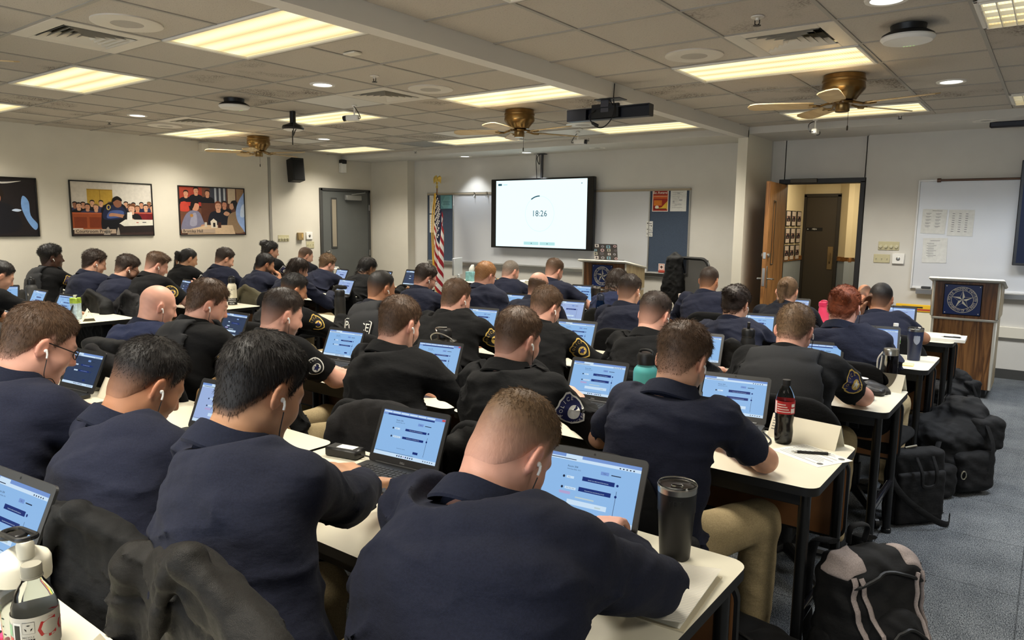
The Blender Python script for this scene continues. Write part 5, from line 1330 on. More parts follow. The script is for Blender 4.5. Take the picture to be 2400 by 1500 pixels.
plate('dimmer_plate', 'almond plate of four dimmer knobs on the left wall', ML(6.98, 1.268), .2, .1, 4, 0); plate('switch_plate', 'almond plate of three switches beside the grey door', ML(7.485, 1.155), .155, .11, 0, 3)
def doorbtn(M, label):
    o = thing('door_button', label, 'button', M.translation, 0); R = M.copy(); R.translation = (0, 0, 0)
    b = MB(); b.box((0, 0, .012), (.12, .115, .024), .004); b.v = [tuple(R@Vector(v)) for v in b.v]; b.build('plate', M_WHP, o)
    b = MB(); b.lathe([(.02, .024), (.02, .028), (.014, .03), (.012, .036), (.001, .037)], (0, 0, 0), 20); b.v = [tuple(R@Vector(v)) for v in b.v]; b.build('button', M_STEEL, o)
doorbtn(MF(-1.398, 1.203), 'white square door button right of the open door'); doorbtn(ML(7.463, 1.303), 'white square door button on the left wall by the grey door')
o = thing('thermostat', 'small brown thermostat box on the left wall beside the grey door', 'thermostat', (-9.75, 7.28, 1.295)); MB().box((.025, 0, 0), (.05, .1, .12), .005).build('housing', mat('bronze_plastic', (150, 126, 84), .4), o); MB().box((.052, .02, .01), (.004, .03, .06)).build('dial_window', mat('dial_amber', (196, 160, 100), .3), o)
o = thing('wall_speaker', 'black loudspeaker hanging on the left wall above the switches', 'speaker', (-9.62, 7.15, 2.325), rad(78))
MB().box((0, 0, 0), (.2, .2, .35), .006, 0, Matrix.Rotation(rad(-8), 4, 'X')).build('cabinet', mat('speaker_black', (14, 14, 15), .6), o); MB().box((0, -.104, 0), (.17, .008, .31), .004, 0, Matrix.Rotation(rad(-8), 4, 'X')).build('grille', mat('speaker_cloth', (22, 22, 23), .9, bump=.3), o); b = MB(); b.cyl((0, .08, 0), (0, .14, 0), .02); b.build('bracket', M_BLACKM, o)
o = thing('alarm_unit', 'white and black wall alarm unit above the grey door', 'alarm', (-9.75, 8.16, 2.46)); MB().box((.04, 0, -.03), (.08, .11, .16), .01).build('housing', M_WHP, o); MB().box((.05, 0, .07), (.1, .1, .07), .012).build('visor', M_BLK, o)
tag(MB().box((-9.7, 5.67, 2.55), (.1, .1, .11), .004).build('conduit_box', M_TRIM), 'small cream conduit box high on the left wall behind the fan blade', 'box')
# flag
o = thing('flag', 'furled national flag on a gilt eagle pole before the left tackboard', 'flag', (-7.99, 8.62, 0))
M_GILT = mat('gilt', (206, 178, 96), .3, .8)
b = MB(); b.cyl((0, 0, 0), (0, 0, 2.1), .013, .011); b.build('pole', wood('flag_pole', (150, 104, 56), (110, 72, 36), 1, 2), o); MB().lathe([(.15, 0), (.15, .02), (.06, .05), (.03, .08), (.02, .12)], (0, 0, 0), 28).build('base', M_GILT, o)
b = MB(); b.lathe([(.012, 2.08), (.022, 2.1), (.012, 2.12), (.01, 2.14), (.024, 2.16), (.01, 2.175)], (0, 0, 0), 14); b.tube([(0, 0, 2.17), (0, -.01, 2.21), (0, -.02, 2.25), (0, -.012, 2.275)], [.012, .024, .016, .011], 10); b.tube([(0, -.012, 2.275), (0, -.04, 2.27)], [.009, .003], 6)
for s in (-1, 1):
    b.rings([[(s*.01, 0, 2.255), (s*.014, -.012, 2.24), (s*.012, -.004, 2.19)], [(s*.05, .012, 2.28), (s*.052, 0, 2.25), (s*.045, .008, 2.18)], [(s*.085, .012, 2.25), (s*.085, .004, 2.21), (s*.075, .01, 2.15)]])
b.build('eagle', M_GILT, o)
FC = [mat('flag_red', (150, 28, 40), .8), mat('flag_white', (222, 218, 212), .8), mat('flag_navy', (26, 30, 60), .8), mat('flag_fringe', (214, 168, 60), .7)]
b = MB(); NU, NV_ = 48, 70; g = []
def flagpt(u, v):      # u along the fly (0 at the pole), v down the hoist
    z = 2.02-.85*v-.98*u*(.62+.38*v); q = v+.6*u
    x = .01+.34*u*(1-.5*u)*(1.1-.5*v)+.05*math.sin(u*14+v*2)*(.25+.75*v)*(u**.5)-.07*v*(1-u); y = -.03-.06*math.cos(u*15+v*2)*(.2+.8*v)*u**.5-.05*u
    return (x, y, z)
vs = [flagpt(i/NU, j/NV_) for i in range(NU+1) for j in range(NV_+1)]; fs = []; mi = []
for i in range(NU):
    for j in range(NV_):
        u, v = (i+.5)/NU, (j+.5)/NV_
        m = 3 if (u > .975 or v > .985) else 2 if (u < .5 and v < .56) else int(v*13) % 2
        fs.append((i*(NV_+1)+j, (i+1)*(NV_+1)+j, (i+1)*(NV_+1)+j+1, i*(NV_+1)+j+1)); mi.append(m)
b.v = vs; b.f = fs; b.m = mi; b.s = [True]*len(fs)
fl_ = b.build('cloth', FC, o, angle=80)
b = MB(); st = [(math.cos(rad(90+36*i))*(1 if i % 2 == 0 else .4), math.sin(rad(90+36*i))*(1 if i % 2 == 0 else .4)) for i in range(10)]
for i in range(6):
    for j in range(9):
        u, v = .03+.068*i+(j % 2)*.03, .05+.055*j; p = Vector(flagpt(u, v)); pu = (Vector(flagpt(u+.01, v))-p).normalized(); pv = (p-Vector(flagpt(u, v+.01))).normalized(); n = pu.cross(pv)
        if n.y > 0: n = -n
        b.flat([(x*.022, y*.022) for x, y in st], .004, 0, Mx(p, pu if pu.cross(pv).y < 0 else -pu, pv))
b.build('stars', FC[1], fl_)
b = MB(); b.tube(bez([(.0, -.05, 2.0), (-.015, -.1, 1.6), (.0, -.11, 1.1), (.01, -.1, .75)], 8), .009, 8); b.tube(bez([(.02, -.05, 2.0), (.025, -.1, 1.6), (.03, -.11, 1.2), (.02, -.1, .8)], 8), .007, 8)
for x, z in ((.01, .75), (.02, .8)): b.lathe([(.012, z), (.02, z-.03), (.024, z-.12), (.001, z-.13)], (x, -.1, 0), 10)
b.build('cord', FC[3], o)
# lecterns
M_OAK1 = wood('lectern_oak', (150, 104, 58), (92, 58, 28), .9, 2); M_OAK2 = wood('lectern_oak_top', (128, 84, 46), (78, 48, 24), .9, 2); M_LTRIM = mat('lectern_white_edge', (206, 202, 190), .45); M_SIDE = wood('lectern_side', (176, 160, 126), (150, 130, 96), .9, 2)
M_SBLUE = mat('sign_blue', (26, 48, 104), .35); M_SWHITE = mat('sign_cream', (236, 232, 216), .4)
def emblem(o, cx, cz, w, y):
    b = MB(); M = Mx((cx, y, cz), (1, 0, 0), (0, 0, 1)); h = w*.94
    b.rect(-w/2-.006, -h/2-.006, w+.012, h+.012, .0, 2, M); b.rect(-w/2, -h/2, w, h, .0012, 0, M); R = w*.41; z = .002
    for r0, r1 in ((R, R*.965), (R*.74, R*.71)):
        A, B_ = circle(r0, 48), circle(r1, 48); b.add([M@Vector((x, yy, z)) for x, yy in A+B_], [(i, (i+1) % 48, 48+(i+1) % 48, 48+i) for i in range(48)], 1, False)
    pts = [(R*(.71 if i % 2 == 0 else .27)*math.cos(rad(90+36*i)), R*(.71 if i % 2 == 0 else .27)*math.sin(rad(90+36*i))) for i in range(10)]
    for i in range(10):
        p, q = pts[i], pts[(i+1) % 10]
        if i % 2 == 1: b.flat([(0, 0), p, q], z, 1, M)
        else:
            n = 1.0; b.flat([(0, 0), p, q], z, 0, M)
            d = Vector((q[0]-p[0], q[1]-p[1])).normalized(); nn = Vector((-d.y, d.x))*R*.012; b.flat([p, q, (q[0]+nn.x, q[1]+nn.y), (p[0]+nn.x, p[1]+nn.y)], z+.0004, 1, M)
    for wd, a0, da, fl in (('POLICE TRAINING INSTITUTE', 90, -7.6, False), ('UNIVERSITY OF ILLINOIS', 270, 7.0, True)):
        V, Fc = txt_verts(wd, R*.235, 0, 0, (R*.852, a0, da, fl), .95); b.add([M@Vector((x, yy, z)) for x, yy in V], Fc, 1, False)
    for s in (-1, 1): b.flat(circle(R*.025, 8, s*R*.85, -R*.05), z, 1, M)
    for sx in (-1, 1):
        for sz in (-1, 1): b.flat(circle(.005, 8, sx*(w/2-.014), sz*(h/2-.014)), z, 1, M)
    b.box((cx, y+.004, cz), (w+.01, .008, h+.01), 0, 2)
    return b.build('emblem_sign', [M_SBLUE, M_SWHITE, mat('sign_edge_brown', (96, 74, 56), .5)], o)
def lectern(loc, w, label, full=True):
    o = thing('lectern', label, 'lectern', loc); d = .5
    MB().box((0, d/2+.02, .04), (w-.08, d-.06, .08)).build('plinth', M_BLACKM, o)
    MB().box((0, .02, .395), (w-.035, .03, .63)).build('front_panel', M_OAK1, o)
    for s in (-1, 1): MB().box((s*(w/2-.012), d/2, .395), (.022, d-.02, .63), .002).build('side_panel', M_SIDE, o)
    b = MB()
    for s in (-1, 1): b.box((s*(w/2-.012), .006, .395), (.026, .03, .63), .006)
    b.box((0, .0, .72), (w, .035, .03), .01); b.box((0, d/2, .715), (w, d-.02, .02)); b.build('edge_trim', M_LTRIM, o)
    MB().box((0, .0, .89), (w-.03, .03, .33)).build('upper_panel', M_OAK2, o)
    for s in (-1, 1):
        b = MB(); b.prism([(-.01, .735), (d-.02, .735), (d-.02, .98), (-.01, 1.06)], s*(w/2)-.011, s*(w/2)+.011, 0, Matrix(((0, 0, 1, 0), (1, 0, 0, 0), (0, 1, 0, 0), (0, 0, 0, 1)))); b.build('side_panel', M_SIDE, o)
    for s in (-1, 1): MB().box((s*(w/2-.006), -.012, .895), (.022, .02, .33), .006).build('corner_trim', M_LTRIM, o)
    MB().box((0, .2, 1.04), (w+.07, d+.12, .028), .012, 0, Matrix.Rotation(rad(-9), 4, 'X')).build('reading_top', M_LTRIM, o)
    emblem(o, -.02, .895, .29, -.02)
    return o
lectern((-.635, 7.76, 0), .52, 'oak lectern with a blue star emblem at the right end of the tables')
lectern((-4.56, 8.02, 0), .62, 'oak lectern with a blue star emblem below the large screen')
# easel pad
o = thing('easel_pad', 'yellow topped flip chart pad leaning beside the right lectern', 'flip chart', (-1.1, 8.72, -.1), rad(0), None, (rad(-8), 0, 0))
MB().box((0, 0, .43), (.5, .03, .66), .004).build('paper_pad', mat('pad_paper', (222, 214, 190), .7), o); MB().box((0, -.004, .79), (.52, .04, .08), .006).build('header', mat('pad_yellow', (226, 180, 40), .5), o)
b = MB(); b.box((-.1, -.026, .8), (.2, .004, .012)); b.text('Post-it', .03, 1, Mx((-.12, -.0252, .772), (1, 0, 0), (0, 0, 1))); b.rect(-.05, -.008, .25, .02, 0, 1, Mx((0, -.0252, .772), (1, 0, 0), (0, 0, 1))); b.build('header_print', [mat('ink_black', (16, 15, 15), .5), mat('ink_red', (176, 60, 40), .5)], o)
# ---------------------------------------------------------------- the trainees
WR = lambda x, y, z, **k: dict(world=(x, y, z), **k)
PN = ('POLICE',)
PATCH_G = (1, 'shield', 'gold', 'navy', ('POLICE', 'DEPT'), .058); PATCH_W = (1, 'shield', 'white', 'navy', ('POLICE', 'ROCKFORD'), .06)
NR, MD, FR = .0055, .0065, .0085
def P(key, label, x, y, z, near_edge, desc, **k):
    k.setdefault('pdx', .12)
    k.setdefault('te', near_edge-y)
    return person(key, label, (x, y, z), desc=desc, **k)
R1, R2, R3, R4, R5 = 1.11, 2.28, 3.46, 4.67, 5.9
P('p1', 'broad man with buzzed light brown hair in navy sweatshirt, nearest the camera', -.85, 1.14, 1.091, R1, 'buzz-cut man nearest the camera', hp=46, hy=-8, build=1.2, skin='pink', hair='lightbrown', hs=cut('fade', tt=.012, z0=.02, fz=(-.09, .07, .18)), lean=.18, pdx=.2, top='navy2', R=WR(-.81, 1.44, .82, curl=.5, hint=(1, -.35, -.2)), L=dict(w=(-.1, .2, .8), hint=(-.3, -.2, -.9)), h=NR, ns=12600, hrad=.00045, bud=True, beard=.25)
P('p2', 'man with thick black hair in navy sweatshirt typing on a laptop', -1.35, .90, 1.186, R1, 'man with thick black hair', hp=30, build=.95, skin='olive', hair='black', hs=cut('mop', mess=.18, crown=(-.02, -.085, .1)), lean=.05, pdx=.29, top='navy2', L=WR(-1.65, 1.37, .80, curl=.55, dir=(.25, 1, -.15)), R=WR(-1.51, 1.37, .80, curl=.9, dir=(.1, 1, -.2), hint=(.9, -.3, -.4)), h=NR, ns=12600, hrad=.0005)
P('p3', 'man with short black hair in navy polo bent over the front table', -1.95, .95, 1.103, R1, 'short black-haired man in navy polo', hp=36, skin='tan', hair='black', hs=cut('crop', tt=.018, fz=(-.1, .03, .35)), lean=.06, pdx=.27, top='navy', sleeve='short', R=dict(w=(.32, .34, .775), dir=(.1, 1, 0)), L=dict(w=(-.1, .35, .775)), h=NR, ns=9800, hrad=.0005, build=1.05)
P('p4', 'man with brown hair and glasses in navy polo near the left photo edge', -2.41, .86, 1.174, R1, 'brown-haired man with glasses at left', hp=28, hy=-8, skin='pink', hair='brown', hs=cut('short', tt=.014), lean=.06, pdx=.17, top='navy', sleeve='short', glasses=True, h=NR, ns=9800, hrad=.0005, R=dict(w=(.18, .38, .775)), L=dict(w=(-.12, .36, .775)))
P('p42', 'person with dark hair cut by the left photo edge at the front table', -3.31, 1.0, 1.02, R1, 'person cut by the left edge', hp=24, skin='pink', hair='darkbrown', hs=cut('short'), top='black', h=FR, ns=2100, pdx=-.02)
P('p5', 'man with wavy brown hair and beard in navy polo leaning on his elbow', -.95, 2.20, 1.109, R2, 'bearded man in navy polo leaning on an elbow', hp=30, hy=-4, skin='light', hair='brown', hs=cut('crop', tt=.02, ts=.006, mess=.4), beard=.6, top='navy', sleeve='short', R=WR(-.98, 2.56, .775, dir=(-.7, .7, 0), elbow=(-.71, 2.34, .785)), L=WR(-1.2, 2.5, .775), pdx=-.02, kr=.08, h=NR, ns=9800, hrad=.0005, build=.93)
P('p6', 'bearded man in black uniform with clasped hands and white-edged police patch', -1.62, 2.20, 1.107, R2, 'bearded officer with clasped hands', hp=20, hy=-10, skin='pink', hair='brown', hs=cut('crop'), beard=.7, top='black', R=WR(-1.50, 2.45, .83, curl=1.1, dir=(-.55, .8, .25), up=(.6, .2, .8), hint=(1, -.2, -.6)), L=WR(-1.66, 2.46, .83, curl=1.1, dir=(.55, .8, .25), up=(-.6, .2, .8)), patch=PATCH_W+(.9,), epaulette=True, h=MD, ns=7000, hrad=.0006)
P('p7', 'man with cropped light brown hair seen squarely from behind in black uniform', -2.21, 2.15, 1.116, R2, 'man in black uniform seen squarely from behind', hp=22, skin='pink', hair='brown', hs=cut('short', tt=.014), top='black', h=MD, ns=7000, hrad=.0006, R=dict(w=(.2, .36, .78)))
P('p8', 'bearded man in short-sleeved black uniform with forearm on the table', -2.89, 2.05, 1.109, R2, 'bearded man in short-sleeved black uniform', hp=22, hy=-14, skin='pink', hair='darkbrown', hs=cut('fade', tt=.016), beard=.7, top='black', sleeve='short', R=WR(-2.70, 2.40, .775, dir=(.7, .8, 0), elbow=(-2.70, 2.2, .80)), patch=(1, 'round', 'white', 'black', PN, .05, .5), h=MD, ns=5600, hrad=.0006)
P('p9', 'brown-haired man in black vest with gold-edged police patch, left of centre', -3.41, 1.98, 1.125, R2, 'brown-haired man in black vest left of centre', hp=26, hy=-14, skin='pink', hair='brown', hs=cut('short', tt=.018, ts=.007), top='black', sleeve='short', vest=True, patch=PATCH_G+(.75,), yaw=-8, h=MD, ns=6300, hrad=.0006, build=1.08, beard=.3)
P('p10', 'bald man with earbuds in blue-navy sweatshirt', -3.95, 2.0, 1.071, R2, 'bald man in navy sweatshirt', hp=22, hy=-10, skin='pink', hair='grey', hs=None, top='blue', h=MD, build=1.05)
P('p11', 'man with short curly light brown hair in black tactical vest and glasses', -.93, 3.40, 1.073, R3, 'curly-haired man in black tactical vest', hp=30, skin='pink', hair='lightbrown', hs=cut('short', ts=.006, tt=.014, mess=.6), top='black', sleeve='short', vest=True, glasses=True, beard=.5, patch=PATCH_G+(.7,), R=WR(-.80, 3.72, .775, dir=(-.5, 1, 0), elbow=(-.645, 3.52, .785)), pdx=.04, h=MD, ns=6300, hrad=.0006, build=1.12)
P('p12', 'man in black uniform shirt with short brown hair, hand on the table edge', -1.64, 3.42, 1.082, R3, 'man in black uniform shirt with faded brown hair', hp=24, hy=-6, skin='pink', hair='darkbrown', hs=cut('fade', tt=.014), top='black', R=WR(-1.46, 3.72, .775, dir=(.6, .9, -.05), curl=.8), epaulette=True, h=MD, ns=5600, hrad=.0006)
P('p13', 'man with swept brown hair in black uniform with thin gold patch edge', -2.31, 3.40, 1.07, R3, 'man with swept brown hair in black uniform', hp=26, hy=-12, skin='pink', hair='brown', hs=cut('crop', tt=.019, ts=.006), top='black', patch=(1, 'shield', 'gold', 'black', PN, .056, .5), R=dict(w=(.26, .3, .775)), h=MD, ns=4900, hrad=.0007)
P('p14', 'heavyset man with reddish brown hair in plain black uniform shirt', -2.90, 3.30, 1.088, R3, 'heavyset man in plain black uniform shirt', hp=20, hy=-8, build=1.25, skin='pink', hair='brown', hs=cut('short', tt=.012), top='black', patch=(1, 'shield', 'gold', 'black', PN, .056, .5), epaulette=False, h=MD, ns=4900, hrad=.0007, R=dict(w=(.3, .34, .78)))
P('p15', 'man in vest lettered POLICE on the back', -3.56, 3.30, 1.109, R3, 'man in the lettered vest', hp=14, hy=-10, skin='tan', hair='black', hs=cut('fade', tt=.007), top='darknavy', sleeve='short', vest='POLICE', h=MD, ns=4200, hrad=.0007)
P('p16', 'man with black faded hair and gold-edged shoulder patch, hand on keyboard', -4.50, 3.30, 1.034, R3, 'man with black faded hair and gold patch', hp=20, hy=-18, skin='tan', hair='black', hs=cut('fade', tt=.02), top='black', patch=(1, 'shield', 'gold', 'black', PN, .06, .5), R=WR(-4.40, 3.66, .785, dir=(.5, 1, -.1), curl=.7), h=MD, ns=3500, hrad=.0008)
P('p17', 'balding man in navy sweatshirt, mostly hidden behind the swept-haired officer', -3.21, 4.62, 1.055, R4, 'balding man', hp=20, skin='pink', hair='brown', hs=cut('ring'), top='navy', h=FR, ns=1120, hrad=.0009, bud=False)
P('p18', 'woman with red hair in a claw-clip bun, navy polo', -.93, 4.35, 1.094, R4, 'red-haired woman', hp=22, skin='pink', hair='red', hs=cut('bun', ts=.012, tt=.018), top='navy', sleeve='long', h=MD, ns=6300, hrad=.0007, build=1.08, collar=True)
P('p19', 'woman with dark brown hair pinned up, navy sweatshirt', -1.60, 4.50, 1.048, R4, 'dark-haired woman with pinned-up hair', hp=22, hy=-6, skin='light', hair='darkbrown', hs=cut('bun', ts=.012, tt=.02), top='navy', h=MD, ns=5600, hrad=.0007, R=dict(w=(.22, .35, .78)))
P('p20', 'dark-haired man in navy polo behind the blue bottle', -2.42, 4.62, 1.072, R4, 'dark-haired man beside the blue bottle', hp=18, skin='light', hair='darkbrown', hs=cut('fade', tt=.016, z0=-.02), top='navy', sleeve='short', h=FR, ns=3500, hrad=.0008)
P('p24', 'man with strawberry blond hair and glasses in navy sweatshirt', -3.85, 4.75, 1.099, R4, 'strawberry blond man', hp=24, hy=-8, skin='pink', hair='redblond', hs=cut('short', tt=.014), glasses=True, top='navy', h=FR, ns=3500, hrad=.0008, build=1.08, bud=False)
P('p25', 'young man with floppy brown hair and glasses in navy polo before the flag', -4.26, 4.45, 1.071, R4, 'floppy-haired man before the flag', hp=24, hy=-22, skin='pink', hair='darkbrown', hs=cut('crop', tt=.019, ts=.006), glasses=True, top='navy', h=FR, ns=3500, hrad=.0008)
P('p21', 'woman with long straight dark brown hair below the lectern', -3.05, 5.60, 1.04, R5, 'long-haired woman below the lectern', hp=18, skin='light', hair='darkbrown', hs=cut('long'), top='blue', h=FR, ns=3500, hrad=.0009, bud=False)
P('p22', 'man with short brown hair and beard in navy polo left of the far lectern', -3.85, 5.80, 1.091, R5, 'short-haired man left of the far lectern', hp=24, hy=-10, skin='pink', hair='brown', hs=cut('fade', tt=.016), beard=.6, top='navy', sleeve='short', R=WR(-3.58, 6.1, .775, hint=(1, 0, -.6), dir=(-.3, 1, 0)), h=FR, ns=3080, hrad=.0009, bud=False)
P('p23', 'man with greying buzzed hair in navy sweatshirt below the large screen', -4.45, 5.90, 1.052, R5, 'grey buzz-cut man', hp=20, hy=-12, skin='pink', hair='grey', hs=cut('buzz'), top='navy', h=FR, ns=2800, hrad=.0008, bud=False, build=1.1, beard=.4)
P('p30', 'man with black buzz cut holding his head, at the right end of the far row', -.97, 5.65, 1.04, R5, 'black buzz-cut man holding his head', hp=16, skin='tan', hair='black', hs=cut('buzz', ts=.004, tt=.006, fade=.5), top='navy', sleeve='short', L=WR(-1.09, 5.58, .93, dir=(.25, .2, 1), up=(-1, .2, .2), curl=.4, hint=(-.6, .9, -.5)), R=WR(-.85, 5.9, .775, elbow=(-.69, 5.68, .785), dir=(-.6, 1, 0)), h=FR, ns=3500, hrad=.0008, glasses=True)
P('p31', 'woman with a long light brown ponytail before the open door', -1.66, 5.80, 1.036, R5, 'woman with the light brown ponytail', hp=22, skin='light', hair='lightbrown', hs=cut('pony'), top='darknavy', h=FR, ns=4200, hrad=.0008, bud=False)
P('p32', 'man with dark crew cut in navy polo before the black mesh chair', -2.34, 5.90, 1.079, R5, 'dark crew-cut man by the partition', hp=16, skin='tan', hair='darkbrown', hs=cut('buzz', ts=.004, tt=.01), top='navy', sleeve='short', h=FR, ns=3080, hrad=.0009, build=1.08, bud=False)
P('p26', 'woman with long straight black hair in black jacket before the far wall', -6.26, 5.60, 1.02, R5, 'woman with long straight black hair', hp=18, hy=-8, skin='olive', hair='black', hs=cut('long'), top='black', R=WR(-6.12, 6.0, .78), h=FR, ns=3080, hrad=.001, bud=False)
P('p27', 'man with curly sandy hair in navy sweatshirt before the grey door', -7.10, 5.70, 1.02, R5, 'curly sandy-haired man', hp=26, hy=-10, skin='pink', hair='lightbrown', hs=cut('curly', ts=.008), top='navy', R=WR(-6.88, 6.02, .785, dir=(.3, 1, -.1)), h=FR, ns=2800, hrad=.001, beard=.4, bud=False)
P('p29', 'man with brown buzz cut in navy jacket below the wall switches', -7.78, 5.90, 1.09, R5, 'brown buzz-cut man below the switches', hp=22, hy=-16, skin='light', hair='brown', hs=cut('buzz'), top='darknavy', h=FR, ns=2100, hrad=.001, bud=False, build=1.1)
P('p33', 'woman with curly black half-updo in black uniform', -8.1, 5.6, 1.15, R5, 'woman with curly black half-updo', hp=14, hy=-22, skin='light', hair='black', hs=cut('curly', nape=-.1, ext=.14, extra=(('c', (0, -.1, .09), (0, -.13, .08), .05, .04), ('c', (0, -.05, -.02), (0, -.07, -.15), .075, .06))), top='black', patch=(1, 'shield', 'white', 'navy', PN, .056, .5), h=FR, ns=2100, hrad=.0011, bud=False)
P('p28', 'woman with long dark hair over navy sweatshirt at a bright laptop', -6.19, 4.60, 1.046, R4, 'woman with long dark hair at the bright laptop', hp=20, hy=-14, skin='light', hair='darkbrown', hs=cut('long', lk=1.8), top='navy', R=WR(-6.08, 4.92, .785, dir=(.1, 1, -.1)), h=FR, ns=3080, hrad=.001, bud=False)
P('p34', 'bearded man with black hair resting chin on hand', -6.76, 4.60, 1.075, R4, 'bearded man resting chin on hand', hp=22, hy=-16, skin='tan', hair='black', hs=cut('short', tt=.014, ts=.008), beard=.9, top='navy', R=WR(-6.70, 4.74, .90, dir=(-.35, -.1, 1), up=(.9, .4, .1), curl=.9, hint=(.9, .5, -.8)), h=FR, ns=2520, hrad=.001, bud=False)
P('p35', 'man with floppy dark hair in navy polo bowing his head by the left wall', -7.2, 4.40, 1.121, R4, 'floppy dark-haired man by the left wall', hp=26, hy=-12, skin='light', hair='darkbrown', hs=cut('crop', tt=.019, ts=.006), top='navy', h=FR, ns=2520, hrad=.001, bud=False)
P('p36', 'woman with black ponytail in black uniform by the left wall', -7.85, 4.35, 1.10, R4, 'woman with the black ponytail', hp=22, hy=-10, skin='olive', hair='black', hs=cut('pony'), top='black', patch=(1, 'shield', 'white', 'black', PN, .056, .5), h=FR, ns=2100, hrad=.001, bud=False)
P('p37', 'brown-haired man in black uniform with round gold patch and raised fingers', -6.60, 3.35, 1.123, R3, 'brown-haired man with the round gold patch', hp=26, hy=-14, skin='pink', hair='brown', hs=cut('fade', tt=.02, quiff=.014), top='black', patch=(1, 'round', 'gold', 'black', ('POLICE', 'COUNTY'), .062, .5), sleeve='short', R=WR(-6.47, 3.64, .86, dir=(-.3, .5, 1), up=(.5, .6, .2), curl=.6, hint=(.9, .2, -.9)), h=FR, ns=2800, hrad=.0009, build=1.1)
P('p38', 'bearded man with glasses holding a fist to his mouth', -6.85, 3.20, 1.088, R3, 'bearded man with fist at mouth', hp=28, hy=-10, skin='light', hair='darkbrown', hs=cut('crop', tt=.026, ts=.008), glasses=True, beard=.8, top='navy', sleeve='short', R=WR(-6.80, 3.37, .95, dir=(-.35, -.1, 1), up=(.5, .8, 0), curl=1.5, hint=(.7, .5, -.9)), h=FR, ns=2520, hrad=.0009)
P('p39', 'man with curly dark brown hair in navy polo by the left wall', -7.27, 3.10, 1.128, R3, 'curly dark-haired man in navy polo', hp=22, hy=-10, skin='light', hair='darkbrown', hs=cut('curly', nape=-.1), top='navy', sleeve='short', h=FR, ns=2520, hrad=.0009, build=1.1)
P('p40', 'man with black afro fade in black vest with gold police patch', -7.97, 3.0, 1.155, R3, 'man with black afro fade', hp=6, hy=-12, skin='dark', hair='black', hs=cut('curly', ts=.005, tt=.028, z0=-.01, z1=.06, amp=.08, wf=20, fz=(-.1, .03, .4)), top='black', vest=True, patch=PATCH_G+(.35,), h=FR, ns=3500, hrad=.0008)
P('p41', 'man with black hair at the left photo edge beside the grey flask', -6.64, 2.12, 1.086, R2, 'black-haired man at the left photo edge', hp=30, hy=-4, skin='light', hair='black', hs=cut('crop'), top='black', sleeve='short', h=FR, ns=2520, hrad=.0009, bud=False, R=dict(w=(.2, .4, .775)), pdx=-.1)
# the champaign patch worn low on a jacket is built with the jackets below
# ---------------------------------------------------------------- tables, chairs
M_LAM = mat('cream_laminate', (216, 210, 190), .35, noise=.03, nscale=5, spec=.4); M_TEDGE = mat('table_edge_black', (18, 18, 18), .5); M_TLEG = mat('table_leg_black', (14, 14, 15), .28, spec=.6); M_PBR = mat('panel_brown', (128, 84, 46), .55, noise=.06, nscale=20); M_CHR = mat('chrome_bar', (150, 150, 156), .15, 1.0)
TW, TD = 1.52, .57
def make_table(loc, label, group):
    o = thing('training_table', label, 'table', loc, 0, group)
    MB().prism(rrect(TW, TD, .045, 6), .709, .737, 1, None, 0).build('table_top', [M_LAM, M_TEDGE], o)
    b = MB()
    for y in (-TD/2+.05, TD/2-.05): b.box((0, y, .685), (TW-.06, .03, .046), .003)
    b.build('apron', M_TEDGE, o)
    for s in (-1, 1):
        for y in (-TD/2+.05, TD/2-.05): MB().cyl((s*(TW/2-.045), y, .0), (s*(TW/2-.045), y, .705), .019, None, 16).lathe([(.024, 0), (.024, .02), (.02, .024)], (s*(TW/2-.045), y, 0), 14).build('leg', M_TLEG, o)
        MB().cyl((s*(TW/2-.045), -TD/2+.05, .27), (s*(TW/2-.045), TD/2-.05, .27), .016, None, 14).build('stretcher', mat('gloss_black_bar', (24, 24, 28), .12, spec=.9, coat=.6), o)
    b = MB(); M = Matrix(((1, 0, 0, 0), (0, 0, 1, TD/2-.016), (0, 1, 0, .53), (0, 0, 0, 1)))
    b.prism(rrect(TW-.03, .32, .05, 6), -.009, .009, 1, M); b.build('modesty_panel', [M_PBR, M_TEDGE], o)
    MB().prism(rrect(TW-.05, .30, .045, 6), -.0105, -.0091, 0, M).build('panel_face', M_PBR, o)
    return o
T0 = None
ROWS = {0: .30, 1: 1.395, 2: 2.575, 3: 3.745, 4: 4.945, 5: 6.165}
RNAME = {0: 'row beside the camera', 1: 'front row nearest the camera', 2: 'second row', 3: 'third row', 4: 'fourth row', 5: 'fifth row'}
T00 = make_table((0, 0, -9), None, None)
first = True
for r, y in ROWS.items():
    cols = [(-1.29, 'right block, right end'), (-2.83, 'right block, middle'), (-4.36, 'right block, left end')]
    if r >= 2: cols += [(-6.76, 'left block, right end'), (-8.29, 'left block, by the wall')]
    for x, nm in cols:
        if first: t = T00; first = False
        else: t = copy_tree(T00)
        t.location = (x, y, 0)
        tag(t, f'cream topped black training table, {RNAME[r]}, {nm}', 'table', 'training tables in rows')
t = copy_tree(T00); t.location = (-6.0, 7.75, 0); tag(t, 'cream table with tissues and papers between the flag and the far lectern', 'table', 'training tables in rows')
M_CHF = fabric('chair_fabric', (15, 15, 16)); M_CHP = mat('chair_plastic', (18, 18, 19), .45)
